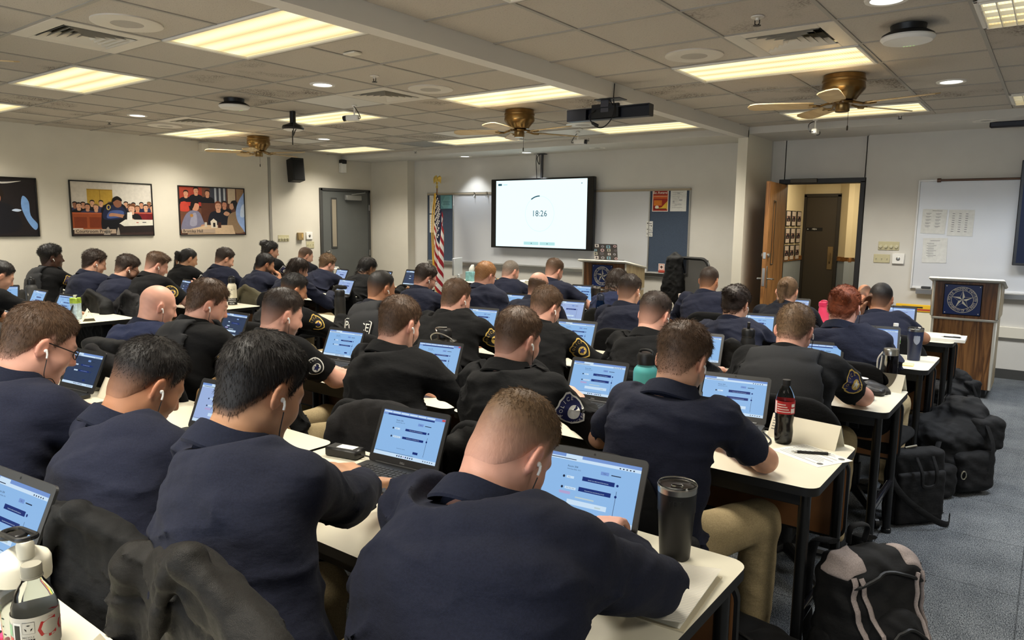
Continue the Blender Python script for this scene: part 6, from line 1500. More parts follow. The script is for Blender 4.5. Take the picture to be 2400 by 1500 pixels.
def make_chair():
    o = thing('office_chair', None, 'chair')
    f = lambda P: rbox(P, (0, .0, .44), (.245, .235, .04), .038)+F4(.0)
    sdf_obj('seat', lambda P: sm(rbox(P, (0, 0, .43), (.24, .23, .035), .034), ell(P, (0, -.02, .45), (.22, .2, .035)), .03), (-.3, -.3, .36), (.3, .3, .52), .014, M_CHF, o)
    def back(P):
        y = P[:, 1]+.235-.35*P[:, 0]**2*1.0-.12*(P[:, 2]-.7)**2+.05*(P[:, 2]-.55)
        w = .235-.03*ease(P[:, 2], .6, .9)
        q = np.stack([P[:, 0], (P[:, 2]-.665)], 1); a = np.abs(q)-np.stack([w, np.full(len(P), .2, F4)], 1)+F4(.14)
        d2 = np.sqrt((np.maximum(a, 0)**2).sum(1))+np.minimum(a.max(1), 0)-F4(.14)
        return smx(d2, np.abs(y)-F4(.024), .03)
    sdf_obj('backrest', back, (-.3, -.36, .46), (.3, -.05, .98), .011, M_CHF, o)
    b = MB(); b.tube([(0, -.02, .4), (0, -.2, .39), (0, -.29, .46), (0, -.275, .62)], .022, 8, 0, (1, 1.6)); b.box((0, -.265, .62), (.16, .012, .2), .005); b.build('back_support', M_CHP, o)
    MB().cyl((0, 0, .1), (0, 0, .26), .03).cyl((0, 0, .26), (0, 0, .4), .02).box((0, 0, .395), (.2, .2, .025), .006).build('gas_column', M_CHP, o)
    b = MB()
    for k in range(5):
        a = rad(72*k+90); b.tube([(0, 0, .12), (.15*math.cos(a), .15*math.sin(a), .1), (.29*math.cos(a), .29*math.sin(a), .075)], [.028, .022, .016], 8)
    b.build('star_base', M_CHP, o)
    for k in range(5):
        a = rad(72*k+90); c = Vector((.29*math.cos(a), .29*math.sin(a), .029)); t_ = Vector((-math.sin(a), math.cos(a), 0))
        b = MB()
        for s in (-1, 1): b.cyl(c+t_*(s*.008), c+t_*(s*.026), .028, None, 16)
        b.cyl(c, c+Vector((0, 0, .055)), .008); b.build('caster', M_CHP, o)
    return o
C0 = make_chair(); firstc = True
CHAIRS = {}
for i, (k, inf) in enumerate(PERSONS.items()):
    if firstc: c = C0; firstc = False
    else: c = copy_tree(C0)
    pv = inf['Pv']; w = Matrix.Rotation(rad(inf['yaw']), 3, 'Z')@pv
    c.location = (inf['head'][0]+w.x+{'p5': -.16, 'p34': .18}.get(k, .02), inf['head'][1]+w.y+{'p3': .12, 'p2': .08}.get(k, .035), 0); c.rotation_euler = (0, 0, rad((i*37) % 17-8))
    tag(c, f"black office chair under the {inf['desc']}", 'chair', 'black office chairs of the trainees'); CHAIRS[k] = c
# mesh-back chair at the front
o = thing('mesh_chair', 'black mesh-back armchair with a jacket over it beside the partition', 'chair', (-3.3, 7.35, 0), rad(160))
MB().box((0, 0, .47), (.5, .48, .07), .03).build('seat', M_CHF, o)
b = MB(); ol = rrect(.5, .56, .12, 6); b.tube([Vector((x, -.25-.1*(z+.28)*.3+.25*x*x, .9+z)) for x, z in ol+[ol[0]]], .018, 8); b.build('back_frame', M_CHP, o)
b = MB(); b.rings([[(x, -.25-.1*(z+.28)*.3+.25*x*x, .9+z) for x in np.linspace(-.235, .235, 9)] for z in np.linspace(-.27, .27, 9)], 0, False); b.build('mesh_back', mat('mesh_fabric', (34, 34, 36), .8, alpha=.88), o)
for s in (-1, 1):
    b = MB(); b.tube([(s*.24, .0, .47), (s*.3, .0, .5), (s*.3, .0, .7)], .02, 8); b.box((s*.3, .02, .715), (.09, .26, .035), .015); b.build('armrest', M_CHP, o)
b = MB(); b.cyl((0, 0, .08), (0, 0, .44), .03); b.tube([(0, -.1, .42), (0, -.28, .5), (0, -.27, .66)], .025, 8)
for k in range(5): a = rad(72*k); b.tube([(0, 0, .11), (.3*math.cos(a), .3*math.sin(a), .06)], [.028, .016], 8); b.lathe([(.001, 0), (.026, .008), (.026, .045), (.001, .055)], (.3*math.cos(a), .3*math.sin(a), 0), 10)
b.build('pedestal', M_CHP, o)
# jackets over chair backs
def jacket(loc, rz, label, color, name='jacket', zt=.965, collar=.5, w=.25, seed=0.0, h=.009, drop=.42, quilt=0.0, sleeves=True):
    o = None
    def f(P):
        x, y, z = P[:, 0], P[:, 1], P[:, 2]
        lo_ = ease(-z, -zt, -zt+drop); w1 = wob(P, 1.2, seed); w2 = wob(P, 1.6, seed+4)
        yy = y-.2*x*x
        sh = zt-.5*np.maximum(np.abs(x)-.06, 0)**1.3
        d = smx(np.abs(yy)-(.036+.03*lo_), np.maximum(np.abs(x)-(w+.05*lo_), np.maximum(z-sh, (zt-drop-.1)-z)), .045)
        if sleeves:
            ax = P.copy(); ax[:, 0] = np.abs(ax[:, 0]); d = sm(d, np.maximum(rcone(ax, (w-.02, -.02, zt-.13), (w+.06, -.045, zt-.52), .05, .045), (zt-.47)-z), .025)
        if collar:
            d = sm(d, rcone(P, (-.09, -.03, zt-.03), (.02, -.04, zt+.03*collar), .02, .026), .02); d = sm(d, rcone(P, (.02, -.04, zt+.03*collar), (.11, -.02, zt-.03), .026, .018), .02)
            d = sm(d, rcone(P, (-.06, -.05, zt-.04), (-.1, -.075, zt-.2), .018, .01), .015)
        fv = 1-np.abs(np.sin(30*x+3.2*w1+5*z)); fd = 1-np.abs(np.sin(24*z+11*x+3*w2))
        d = d-.012*(fv*fv-.3)*(.35+.65*lo_)*ease(w2, -.4, .3)-.009*(fd*fd-.3)*ease(w1, -.2, .4)-.003*wob(P, 4.2, seed+2)
        if quilt: d = d+quilt*(np.abs(np.sin((z+.12*x+.02*w1)*24)) < .12)
        return d
    o, _, _ = sdf_obj(name, f, (-.42, -.24, zt-drop-.16), (.42, .24, zt+.14), h, color, None, None, 2)
    o.location = loc; o.rotation_euler = (0, 0, rz)
    return tag(o, label, 'jacket')
M_JB = fabric('jacket_black', (18, 18, 18), .7); M_JG = fabric('jacket_charcoal', (32, 31, 32)); M_JO = fabric('jacket_olive', (80, 75, 57)); M_JT = fabric('jacket_tan', (112, 84, 46)); M_JP = fabric('puffer_black', (26, 24, 21), .55)
def on_chair(k, dz=.0, dx=0.0): c = CHAIRS[k].location; return (c.x+dx, c.y-.25, dz)
j = jacket(on_chair('p2', 0, -.02), rad(-10), 'black puffer jacket draped over the chair of the thick-black-haired man', M_JP, zt=1.0, collar=.5, seed=1.0, h=.006, quilt=.006, w=.36, drop=.5)
jacket(on_chair('p3', 0, -.02), rad(5), 'black padded jacket over the chair of the navy polo man at front left', M_JB, zt=.91, collar=.2, seed=3.0, h=.008, quilt=.004)
jacket(on_chair('p7', 0, .12), rad(3), 'dark jacket over the empty-looking chair back left of the second laptop', M_JG, zt=.89, collar=.0, seed=5, h=.009)
jacket(on_chair('p6', 0, .08), rad(-4), 'black jacket over the chair of the officer with clasped hands', M_JB, zt=.89, collar=.2, seed=7, h=.01)
jacket(on_chair('p10', 0, .08), rad(4), 'charcoal jacket over the chair of the bald man', M_JG, zt=.91, collar=.3, seed=11, h=.011)
jacket(on_chair('p8', 0, .02), rad(0), 'tan brown jacket over the chair of the bearded man in short sleeves', M_JT, zt=.9, collar=.2, seed=13, h=.011)
jacket(on_chair('p37', 0, .05), rad(0), 'dark grey jacket hanging over the chair behind the bald head', M_JG, zt=.91, collar=.1, seed=15, h=.012)
jacket(on_chair('p38', 0, .02), rad(3), 'black jacket over the chair beside the drink carton', M_JB, zt=.91, collar=.3, seed=17, h=.012)
jacket(on_chair('p34', 0, .0), rad(0), 'olive green jacket over the chair behind the white bottle', M_JO, zt=.88, collar=.2, seed=19, h=.012)
jacket(on_chair('p19', 0, .0), rad(0), 'black jacket over the chair of the woman with pinned-up hair', M_JB, zt=.88, collar=.2, seed=21, h=.012)
jacket((-3.43, 7.6, .22), rad(165), 'black jacket hanging over the mesh-back armchair', M_JB, zt=.98, collar=.6, seed=23, h=.012, w=.1, sleeves=False)
# ---------------------------------------------------------------- laptops
TZ = .737
M_LB = mat('laptop_black', (24, 24, 25), .45, noise=.05); M_LG = mat('laptop_grey', (66, 66, 66), .4, .3); M_KEY = mat('keycap', (20, 20, 21), .55)
E_BG = emis('ui_background', (150, 196, 246), .78); E_BG2 = emis('ui_background_pale', (172, 196, 244), .72); E_BAR = emis('ui_bar', (124, 160, 226), .75); E_WHT = emis('ui_white', (206, 230, 252), .85); E_BLUE = emis('ui_bubble', (24, 54, 138), .6); E_INK = emis('ui_ink', (40, 60, 100), .35); E_PNK = emis('ui_pink', (190, 176, 226), .75); E_GRN = emis('ui_cream', (196, 216, 220), .8); E_DIM = emis('ui_dim', (62, 82, 118), .5); E_RED = emis('ui_red', (220, 90, 90), .7)
UIM = [E_BG, E_BAR, E_WHT, E_BLUE, E_INK, E_PNK, E_GRN, E_RED]
def ui(b, M, w, h, v):
    """chat page: header bar, text lines, speech bubbles, task bar; origin at the lower left"""
    def q(x, y, ww, hh, m, z=.0004): b.rect(x*w, y*h, ww*w, hh*h, z, m, M)
    r = random.Random(v)
    q(0, 0, 1, 1, 0, 0)
    if v == 2:
        q(0, .93, 1, .07, 1)
        for k in range(6): q(.01+.14*k, .945, .13, .035, 2, .0006)
        q(.08, .895, .76, .032, 3, .0006); q(.0, .895, .07, .03, 1, .0006); q(.95, .945, .05, .045, 7, .0008)
    else:
        q(0, .945, 1, .055, 1); q(.0, .95, .2, .05, 1, .0006); q(.2, .945, .18, .05, 2, .0006); q(0, .895, 1, .05, 2, .0002); q(.04, .912, .28, .012, 4, .0006)
        for k in range(5): q(.78+.035*k, .905, .015, .02, 4, .0006)
    b.text('Room 304', .045*h, 4, M@Matrix.Translation((.24*w, .80*h, .0006)), 'LEFT'); b.text('Interview Date: 10-3', .03*h, 4, M@Matrix.Translation((.24*w, .755*h, .0006)), 'LEFT')
    q(.6, .755, .085, .055, 1, .0006); q(.71, .77, .1, .015, 4, .0006); b.text('Send', .024*h, 4, M@Matrix.Translation((.642*w, .782*h, .0008)))
    ys = [.6, .42] if v % 3 else [.55]
    for k, y in enumerate(ys):
        q(.42-.02*k, y, .34, .05+.02*(v % 2), 3, .0006); b.text(('Hi name, I am an officer from the Police Department', 'Do you need to have a seat and talk with you for a bit?')[k], .022*h, 2, M@Matrix.Translation(((.59-.02*k)*w, (y+.026)*h, .0009)), 'CENTER', 0, .72 if k else .78)
        b.flat([(x+.79*w, yy+(y+.03)*h) for x, yy in circle(.022*h, 12)], .0006, 3, M)
    for k, y in enumerate((.62, .44)):
        b.flat([(x+.22*w, yy+y*h) for x, yy in circle(.022*h, 12)], .0006, 4, M); q(.25, y-.02, .08+.04*k, .04, 2, .0005); b.text(('Okay', 'Uhm, that is fine')[k], .024*h, 4, M@Matrix.Translation((.262*w, y*h, .0008)), 'LEFT')
    if v % 2: q(.2, .335, .12, .045, 5, .0006); q(.38, .3, .2, .022, 6, .0006); q(.3, .18, .42, .08, 2, .0005); q(.6, .2, .06, .025, 6, .0007)
    else: b.text('Generate next response', .024*h, 4, M@Matrix.Translation((.42*w, .2*h, .0006))); q(.62, .14, .08, .05, 3, .0006)
    q(.79, .12, .004, .42, 4, .0006); q(.02, .085, .62, .006, 4, .0006); q(0, 0, 1, .075, 2, .0003)
    for k in range(8): q(.38+.035*k, .025, .018, .03, (4, 3, 4, 5, 3, 4, 3, 4)[k], .0006)
    for k in range(5): q(.8+.035*k, .03, .014, .02, 4, .0006)
LP0 = {}
def laptop(x, y, rz, label, v=1, tilt=24, w=.285, body='black', dim=False):
    o = thing('laptop', label, 'laptop', (x, y, TZ), rad(rz), 'trainee laptops open on the tables')
    key = (w, body, tilt, v, dim)
    if key in LP0:
        for c in LP0[key].children: copy_tree(c, o)
        return o
    mb = {'black': M_LB, 'grey': M_LG}[body]; d = w*.7; sh = w*.69
    b = MB(); b.prism(rrect(w, d, .014, 4), .004, .018, 0, Matrix.Translation((0, -d/2, 0)))
    for sx in (-1, 1): b.box((sx*w*.4, -.02, .002), (.03, .01, .004)); b.box((sx*w*.4, -d+.02, .002), (.03, .01, .004))
    b.build('base', mb, o)
    b = MB()
    for r in range(5):
        n = 14-(r == 4)*6
        for c in range(n):
            kw = w*.86/n; b.box((-w*.43+kw*(c+.5), -.035-r*.0155-.004, .0188), (kw*.86, .0128, .002), .0006)
    b.build('keyboard', M_KEY, o)
    MB().box((0, -d*.8, .0184), (w*.32, d*.22, .0012), .0005).build('touchpad', mat('touchpad', (44, 44, 46), .35), o)
    T = Matrix.Translation((0, 0, .016))@Matrix.Rotation(rad(-tilt), 4, 'X')
    M = T@Mx((0, -.0, 0), (1, 0, 0), (0, 0, 1))
    b = MB(); b.prism([(px, py+sh/2) for px, py in rrect(w, sh, .013, 5)], -.007, .0, 0, M); ld = b.build('lid', mb, o)
    b = MB(); b.cyl((-w*.38, .004, .016), (w*.38, .004, .016), .008); b.build('hinge', mb, o)
    bz = .014*w/.285; iw, ih = w-2*bz, sh-bz*1.3-bz*2
    b = MB(); Mu = M@Matrix.Translation((-iw/2, bz*2, .0006)); ui(b, Mu, iw, ih, v)
    b.build('display', [E_DIM]+UIM[1:] if dim else UIM if v % 3 else [E_BG2]+UIM[1:], ld)
    b = MB(); b.flat(circle(.003, 10, 0, sh-bz*.6), .0008, 0, M); b.build('webcam', M_KEY, ld)
    if body == 'black' and not dim: MB().text('DELL', .009, 0, M@Matrix.Translation((0, bz*.95, .0008))).build('lid_logo', mat('logo_silver', (150, 150, 152), .4), ld)
    LP0[key] = o
    return o
Lw = 1.0855
for (x, y), rz, lab, v, body, kw in (
    ((-.935, 1.555), 6, 'grey laptop with a blue chat page beside the black tumbler', 1, 'grey', dict(w=.302)),
    ((-1.65, 1.605), 6, 'black laptop with a tabbed chat page under the typing hands', 2, 'black', {}),
    ((-2.49, 1.44), 8, 'laptop glowing between the two black-haired men in the front row', 3, 'black', {}),
    ((-3.6, 1.41), 6, 'laptop with a dim screen in front of the charcoal jacket at left', 4, 'black', dict(dim=True)),
    ((-1.9, .535), 6, 'grey laptop cut by the left photo edge behind the shaker bottle', 5, 'grey', dict(w=.31)),
    ((-1.015, 2.85), 7, 'grey laptop with a blue page beside the red-label cola bottle', 1, 'grey', {}),
    ((-1.62, 2.77), 5, 'black laptop in front of the clasped hands', 5, 'black', {}),
    ((-2.52, 2.68), 8, 'black laptop in front of the growler bottle', 2, 'black', {}),
    ((-3.24, 2.66), 5, 'black laptop beside the bare forearm of the bearded man', 4, 'black', {}),
    ((-4.39, 2.68), 0, 'laptop right of the brown-haired vest wearer', 3, 'black', dict(dim=True)),
    ((-3.15, 1.56), 4, 'laptop just right of the face of the front-left polo man', 1, 'black', {}),
    ((-.99, 4.0), 8, 'black laptop in front of the man in the tactical vest', 2, 'black', {}),
    ((-1.6, 3.88), 8, 'grey laptop half hidden behind the wavy-haired polo man', 1, 'grey', {}),
    ((-2.42, 3.86), 6, 'grey laptop in front of the swept-haired officer', 4, 'grey', {}),
    ((-3.32, 4.0), 8, 'black laptop in front of the heavyset officer', 1, 'black', {}),
    ((-3.78, 5.02), 8, 'laptop top between the heavyset officer and the balding man', 1, 'black', {}),
    ((-3.13, 4.9), 8, 'laptop in front of the balding man', 3, 'black', {}),
    ((-3.8, 6.22), 5, 'laptop below the left lectern beside the black tumbler', 5, 'black', {}),
    ((-1.66, 5.03), 10, 'laptop with a bright page in front of the woman with pinned-up hair', 1, 'black', {}),
    ((-.97, 6.3), 5, 'laptop in front of the man holding his head', 3, 'black', {}),
    ((-1.78, 6.35), 3, 'laptop right of the light brown ponytail', 3, 'black', {}),
    ((-6.08, 5.06), -6, 'bright laptop at the right end of the left block in the fourth row', 3, 'black', {}),
    ((-7.4, 6.1), -10, 'laptop right of the curly sandy-haired man', 3, 'black', {}),
    ((-6.75, 6.25), -12, 'laptop left of the straight black hair', 1, 'black', {}),
    ((-6.3, 6.32), 0, 'black laptop with a dark page before the pale corner wall', 4, 'black', dict(dim=True, w=.33)),
    ((-7.02, 2.46), 0, 'laptop beside the grey flask in the left block', 5, 'black', {}),
    ((-6.42, 2.44), 3, 'laptop behind the drink carton in the left block', 2, 'black', {}),
    ((-7.14, 3.86), -8, 'laptop beside the raised fingers in the left block', 4, 'black', dict(dim=True))):
    laptop(x, y, rz, lab, v, body=body, **kw)
laptop(-7.62, 2.42, 60, 'laptop seen edge-on at the left photo edge', 1)
laptop(-2.28, 6.36, -62, 'laptop with its lid turned to the partition beside the crew-cut man', 3)
laptop(-.86, 4.9, 10, 'grey laptop half hidden beside the red-haired woman', 3, body='grey')
# sticker covered laptop on the far lectern
o = thing('laptop', 'laptop with a sticker-covered lid standing on the far lectern', 'laptop', (-4.62, 8.16, 1.066), rad(3))
MB().box((0, .1, .01), (.32, .22, .018), .004).build('base', M_LG, o)
T = Matrix.Translation((0, 0, .02))@Matrix.Rotation(rad(10), 4, 'X')
Mb = T@Mx((0, 0, 0), (1, 0, 0), (0, 0, 1)); b = MB(); b.prism([(px, py+.105) for px, py in rrect(.32, .21, .012, 4)], -.007, 0, 0, Mb); ld = b.build('lid', mat('lid_dark', (58, 54, 54), .4), o)
rs_ = random.Random(11); scol = [(206, 200, 196), (150, 150, 156), (120, 160, 176), (190, 160, 160), (170, 168, 150), (92, 88, 92)]
for k in range(16):
    x = -.135+.09*(k % 4)+rs_.uniform(-.012, .012); y = .03+.05*(k//4)+rs_.uniform(-.006, .006); c = scol[k % 6]; r_ = rs_.uniform(.018, .03)
    MB().flat(circle(r_, 12, x, y, r_*.75) if k % 2 else [(x-r_, y-r_*.7), (x+r_, y-r_*.7), (x+r_, y+r_*.7), (x-r_, y+r_*.7)], .0008+.0002*(k % 3), 0, Mb).flat(circle(r_*.5, 8, x, y), .0012+.0002*(k % 3), 1, Mb).build('sticker', ms(c, (80, 76, 80)), ld)
# ---------------------------------------------------------------- drinks
M_CLR = glass('clear_plastic', (236, 240, 240), .05, 1.18); M_COLA = mat('cola', (22, 12, 8), .1, spec=.6); M_CAPG = mat('cap_grey', (150, 146, 132), .5); M_RED = mat('label_red', (178, 34, 38), .4); M_SILV = mat('label_silver', (190, 188, 182), .35, .2)
def vessel(name, label, cat, x, y, parts, z=TZ, rz=0, group=None):
    o = thing(name, label, cat, (x, y, z), rad(rz), group)
    for pn, prof, m in parts:
        MB().lathe(prof, (0, 0, 0), 32, 0, None, (True, True)).build(pn, m, o)
    return o
PB = [(.026, 0), (.031, .008), (.033, .03), (.0335, .05), (.0305, .075), (.0335, .1), (.0345, .115)]
def soda(x, y, label, z=TZ, diet=False, fill=.13):
    o = thing('soda_bottle', label, 'bottle', (x, y, z), rad(72 if diet else 16))
    pr = PB+[(.0345, .16), (.033, .175), (.026, .198), (.0165, .214), (.0135, .222), (.0135, .232)]
    MB().lathe(pr, (0, 0, 0), 36).build('bottle_body', M_CLR, o)
    lq = [(r-.0018, zz+.0015) for r, zz in PB if zz < fill]+[(.0325, fill), (.001, fill)]
    MB().lathe(lq, (0, 0, 0), 32).build('cola', M_COLA, o)
    MB().lathe([(.0155, .224), (.0155, .24), (.0145, .243), (.001, .243)], (0, 0, 0), 30).lathe([(.0165, .221), (.0165, .224)], (0, 0, 0), 24).build('cap', M_CAPG if diet else mat('cap_black', (20, 18, 18), .5), o)
    lb = MB(); z0, z1 = (.105, .165) if diet else (.118, .166); r_ = .0352
    lb.lathe([(r_, z0), (r_, z1)], (0, 0, 0), 40, 0, None, (False, False))
    def wrap(V, Fc, m, dz=.0003): lb.add([((r_+dz)*math.sin(vx/r_), -(r_+dz)*math.cos(vx/r_), vy) for vx, vy in V], Fc, m, False)
    def wr(x0, y0, ww, hh, m, dz=.0003, n=6):
        V = [(x0+ww*i/n, yy) for i in range(n+1) for yy in (y0, y0+hh)]; wrap(V, [(2*i, 2*i+2, 2*i+3, 2*i+1) for i in range(n)], m, dz)
    if diet:
        V, Fc = txt_verts('Coke', .05, .052, .14, None, .95); wrap(V, Fc, 2)
        wr(-.036, .112, .014, .045, 3); wr(-.034, .115, .01, .038, 4, .0005)
        for k in range(9): wr(-.018+k*.0018, .112, .0009*(1+k % 2), .017, 1)
        V, Fc = txt_verts('RECYCLE', .0042, -.012, .132); wrap(V, Fc, 1); wr(-.02, .138, .018, .02, 1); wr(-.0195, .1385, .017, .019, 0, .0005)
        for k in range(3):
            a = rad(90+120*k); wrap([(-.011+.006*math.cos(a+t), .148+.006*math.sin(a+t)) for t in (-.6, 0, .6)]+[(-.011+.0035*math.cos(a), .148+.0035*math.sin(a))], [(0, 1, 3), (1, 2, 3)], 1, .0007)
        wr(-.06, .11, .022, .02, 2); wr(-.062, .132, .022, .02, 5)
    else:
        for k in range(4): wr(-.03, .125+.009*k, .05-.006*k, .0035, 1)
        wr(.022, .122, .02, .018, 1); wr(-.045, .118, .012, .046, 1); wr(.024, .145, .016, .012, 3)
        for k in range(5): wr(.024, .124+.003*k, .016, .0012, 3, .0005)
    lb.build('label', [M_SILV if diet else M_RED, mat('ink_black', (16, 15, 15), .5) if diet else mat('label_pale', (232, 214, 208), .4), M_RED, mat('label_white', (230, 228, 222), .4), mat('ink_black', (16, 15, 15), .5), mat('label_green', (120, 170, 130), .4)], o)
    return o
soda(-1.315, .43, 'cola bottle with a silver label and grey cap in the near left corner', diet=True, fill=.104)
soda(-.765, 2.735, 'cola bottle with a red label and black cap on the table', fill=.155)
# shaker bottle, near left
o = thing('shaker_bottle', 'clear shaker bottle with white lid and black carry loop, near left corner', 'bottle', (-1.5, .475, TZ))
MB().lathe([(.033, 0), (.036, .004), (.044, .14), (.045, .15)], (0, 0, 0), 36, 0, None, (True, False)).lathe([(.043, .148), (.035, .008), (.001, .006)], (0, 0, 0), 36, 0, None, (False, True)).build('cup', M_CLR, o)
b = MB()
for k in range(7): b.add([((.0452)*math.sin(a)*(.82+.02*k), -(.0452)*math.cos(a)*(.82+.02*k), zz) for a, zz in ((.1, .03+.016*k), (.1+.1*(1+k % 2), .03+.016*k), (.1+.1*(1+k % 2), .033+.016*k), (.1, .033+.016*k))], [(0, 1, 2, 3)], 0, False)
b.build('measure_marks', mat('mark_slate', (60, 66, 76), .5), o)
MB().lathe([(.0475, .142), (.0485, .15), (.0485, .176), (.045, .184), (.02, .2), (.001, .202)], (0, 0, 0), 40).lathe([(.014, .19), (.015, .215), (.012, .222), (.001, .222)], (.026, -.0, 0), 18).build('lid', mat('lid_white', (232, 226, 206), .4), o)
b = MB(); ol = rrect(.1, .032, .015, 6); b.tube([Vector((x, y, .222+.12*x+.005)) for x, y in ol+[ol[0]]], .005, 8); b.tube([Vector((-.05+.017*math.cos(t), .017*math.sin(t), .212)) for t in np.linspace(0, 6.2832, 15)], .005, 8); b.box((-.012, 0, .222), (.03, .03, .008), .003); b.build('carry_loop', M_BLK, o)
def tumbler(x, y, label, col, h=.205, r=.047, ring=True, group=None, mark=None):
    o = thing('tumbler', label, 'tumbler', (x, y, TZ))
    MB().lathe([(.036*r/.047, 0), (.0375*r/.047, .004), (.0445*r/.047, h*.62), (r*.985, h*.64), (r, h*.9), (r, h*.94)], (0, 0, 0), 40).build('body', col, o)
    MB().lathe([(r+.0008, h*.9), (r+.0012, h*.97), (r-.002, h*.985)], (0, 0, 0), 40, 0, None, (False, False)).build('steel_rim', M_STEEL, o)
    b = MB(); b.lathe([(r+.0005, h*.965), (r+.002, h*.985), (r-.001, h+.002), (r-.006, h*.985), (.001, h*.975)], (0, 0, 0), 40); b.box((.0, -.012, h*.985), (.03, .022, .008), .003); b.build('lid', glass('smoky_lid', (226, 226, 226), .08, 1.3), o)
    b = MB()
    if mark:
        V, Fc = txt_verts(mark, .022, 0, h*.8); b.add([((r+.0007)*math.sin(vx/r), -(r+.0007)*math.cos(vx/r), vy) for vx, vy in V], Fc, 0, False); b.build('embossed_name', mat('emboss_black', (34, 34, 35), .35), o); o.rotation_euler = (0, 0, rad(22))
    return o
M_TB = mat('tumbler_black', (20, 20, 21), .45, noise=.05); M_TN = mat('tumbler_navy', (34, 42, 70), .4)
tumbler(-.69, 1.60, 'black steel tumbler with clear lid at the right end of the front table', M_TB, mark='YETI', h=.188, r=.0465)
o = tumbler(-.65, 5.0, 'navy tumbler with a shield emblem near the right lectern', M_TN, .2, .044)
b = MB(); b.add([(.0445*math.sin(x*.022/.044)*1.0, -.0445*math.cos(x*.022/.044), .13+y*.026) for x, y in [(0, 0)]+SHIELD], [(0, 1+i, 1+(i+1) % len(SHIELD)) for i in range(len(SHIELD))][::-1], 0, False); b.build('shield_emblem', mat('emblem_grey', (140, 144, 156), .5), o); o.rotation_euler = (0, 0, rad(20))
tumbler(-3.66, 6.27, 'black tumbler in front of the far lectern emblem', M_TB, .19, .05)
def flask(name, label, x, y, h, r, body, capm, neck=.7, loop=True, extra=None, z=TZ):
    o = thing(name, label, 'bottle', (x, y, z))
    MB().lathe([(r*.95, 0), (r, .006), (r, h*.66), (r*.92, h*.72), (r*neck, h*.77), (r*neck, h*.8)], (0, 0, 0), 32).build('body', body, o)
    MB().lathe([(r*neck+.003, h*.79), (r*neck+.003, h*.93), (r*neck-.004, h*.97), (.001, h*.975)], (0, 0, 0), 28).build('cap', capm, o)
    if loop:
        b = MB(); b.tube(bez([(-r*neck, 0, h*.88), (-r*.45, 0, h*1.0), (r*.45, 0, h*1.0), (r*neck, 0, h*.88)], 6), .006, 8); b.build('carry_loop', capm, o)
    return o
M_MATTE = mat('matte_black', (24, 24, 25), .5)
o = flask('growler', 'squat black growler with a wire bail handle behind the second-row laptop', -2.6, 2.86, .25, .075, mat('growler_dark', (40, 38, 34), .3, .6), M_BLK, .5, False)
b = MB(); b.tube(bez([(-.075, 0, .15), (-.07, -.03, .2), (0, -.05, .225), (.07, -.03, .2), (.075, 0, .15)], 6), .004, 8); b.tube(bez([(-.04, 0, .21), (-.06, 0, .24), (.02, 0, .25)], 6), .005, 6); b.build('bail_handle', M_STEEL, o)
flask('insulated_bottle', 'teal insulated bottle with black cap behind the wavy-haired polo man', -1.37, 2.79, .275, .053, mat('teal_coat', (70, 150, 150), .4), M_BLK)
o = flask('insulated_bottle', 'black straw-lid bottle beside the woman with pinned-up hair', -1.36, 4.05, .24, .04, M_MATTE, M_BLK, .85, False); b = MB(); b.cyl((0, 0, .22), (.004, -.01, .27), .008); b.build('straw_spout', M_BLK, o); b = MB(); b.lathe([(.0345, .188), (.0345, .196)], (0, 0, 0), 24, 0, None, (False, False)); b.build('steel_band', M_STEEL, o)
o = flask('water_bottle', 'clear blue water bottle with scale marks left of the dark-haired man', -2.93, 5.1, .25, .036, glass('blue_plastic', (60, 110, 150), .1, 1.2), mat('cap_navy', (24, 32, 52), .4), .8, True); b = MB()
for k in range(6): b.add([(.0362*math.sin(a), -.0362*math.cos(a), .03+.022*k+dz) for a, dz in ((-.2, 0), (.2, 0), (.2, .003), (-.2, .003))], [(0, 1, 2, 3)], 0, False)
b.build('scale_marks', M_WHP, o)
flask('insulated_bottle', 'tall black bottle with a dome lid left of the lettered vest', -4.66, 3.86, .26, .045, M_MATTE, M_BLK, .85, False)
o = flask('insulated_bottle', 'dark grey flask with black loop cap at the left photo edge', -7.4, 2.6, .27, .047, mat('graphite_coat', (64, 64, 64), .5), M_BLK)
b = MB(); b.add([(.048*math.sin(a), -.048*math.cos(a), zz) for a, zz in ((.5, .11), (.6, .14), (.7, .11), (.6, .12))], [(0, 1, 3), (1, 2, 3)], 0, False); b.build('logo', M_WHP, o)
o = flask('insulated_bottle', 'cream bottle with black lettering band in front of the olive jacket', -6.28, 3.9, .27, .042, mat('cream_coat', (222, 214, 190), .45), M_BLK)
b = MB(); b.lathe([(.0428, .005), (.0428, .07)], (0, 0, 0), 32, 0, None, (False, False))
for k, wd in enumerate(('VINTAGE', 'ATHLETIC', 'CLUB')): V, Fc = txt_verts(wd, .019, 0, .058-.02*k); b.add([(.0433*math.sin(vx/.043), -.0433*math.cos(vx/.043), vy) for vx, vy in V], Fc, 1, False)
V, Fc = txt_verts('* # *', .03, 0, .15); b.add([(.0426*math.sin(vx/.043), -.0426*math.cos(vx/.043), vy) for vx, vy in V], Fc, 0, False)
b.build('label_band', [mat('ink_black', (16, 15, 15), .5), M_WHP], o); o.rotation_euler = (0, 0, rad(50))
o = thing('drink_carton', 'green and white drink carton at the right end of the second-row left table', 'carton', (-6.3, 2.52, TZ), rad(30))
MB().box((0, 0, .085), (.062, .062, .17), .006).build('carton_body', mat('carton_print', (176, 196, 206), .4, noise=.25, nscale=40), o); MB().box((0, 0, .15), (.064, .064, .05), .006).build('green_top', mat('carton_green', (150, 176, 60), .4, noise=.4, nscale=50), o); MB().lathe([(.014, .175), (.014, .195), (.001, .196)], (0, 0, 0), 18).build('cap', mat('cap_cream', (226, 226, 200), .4), o)
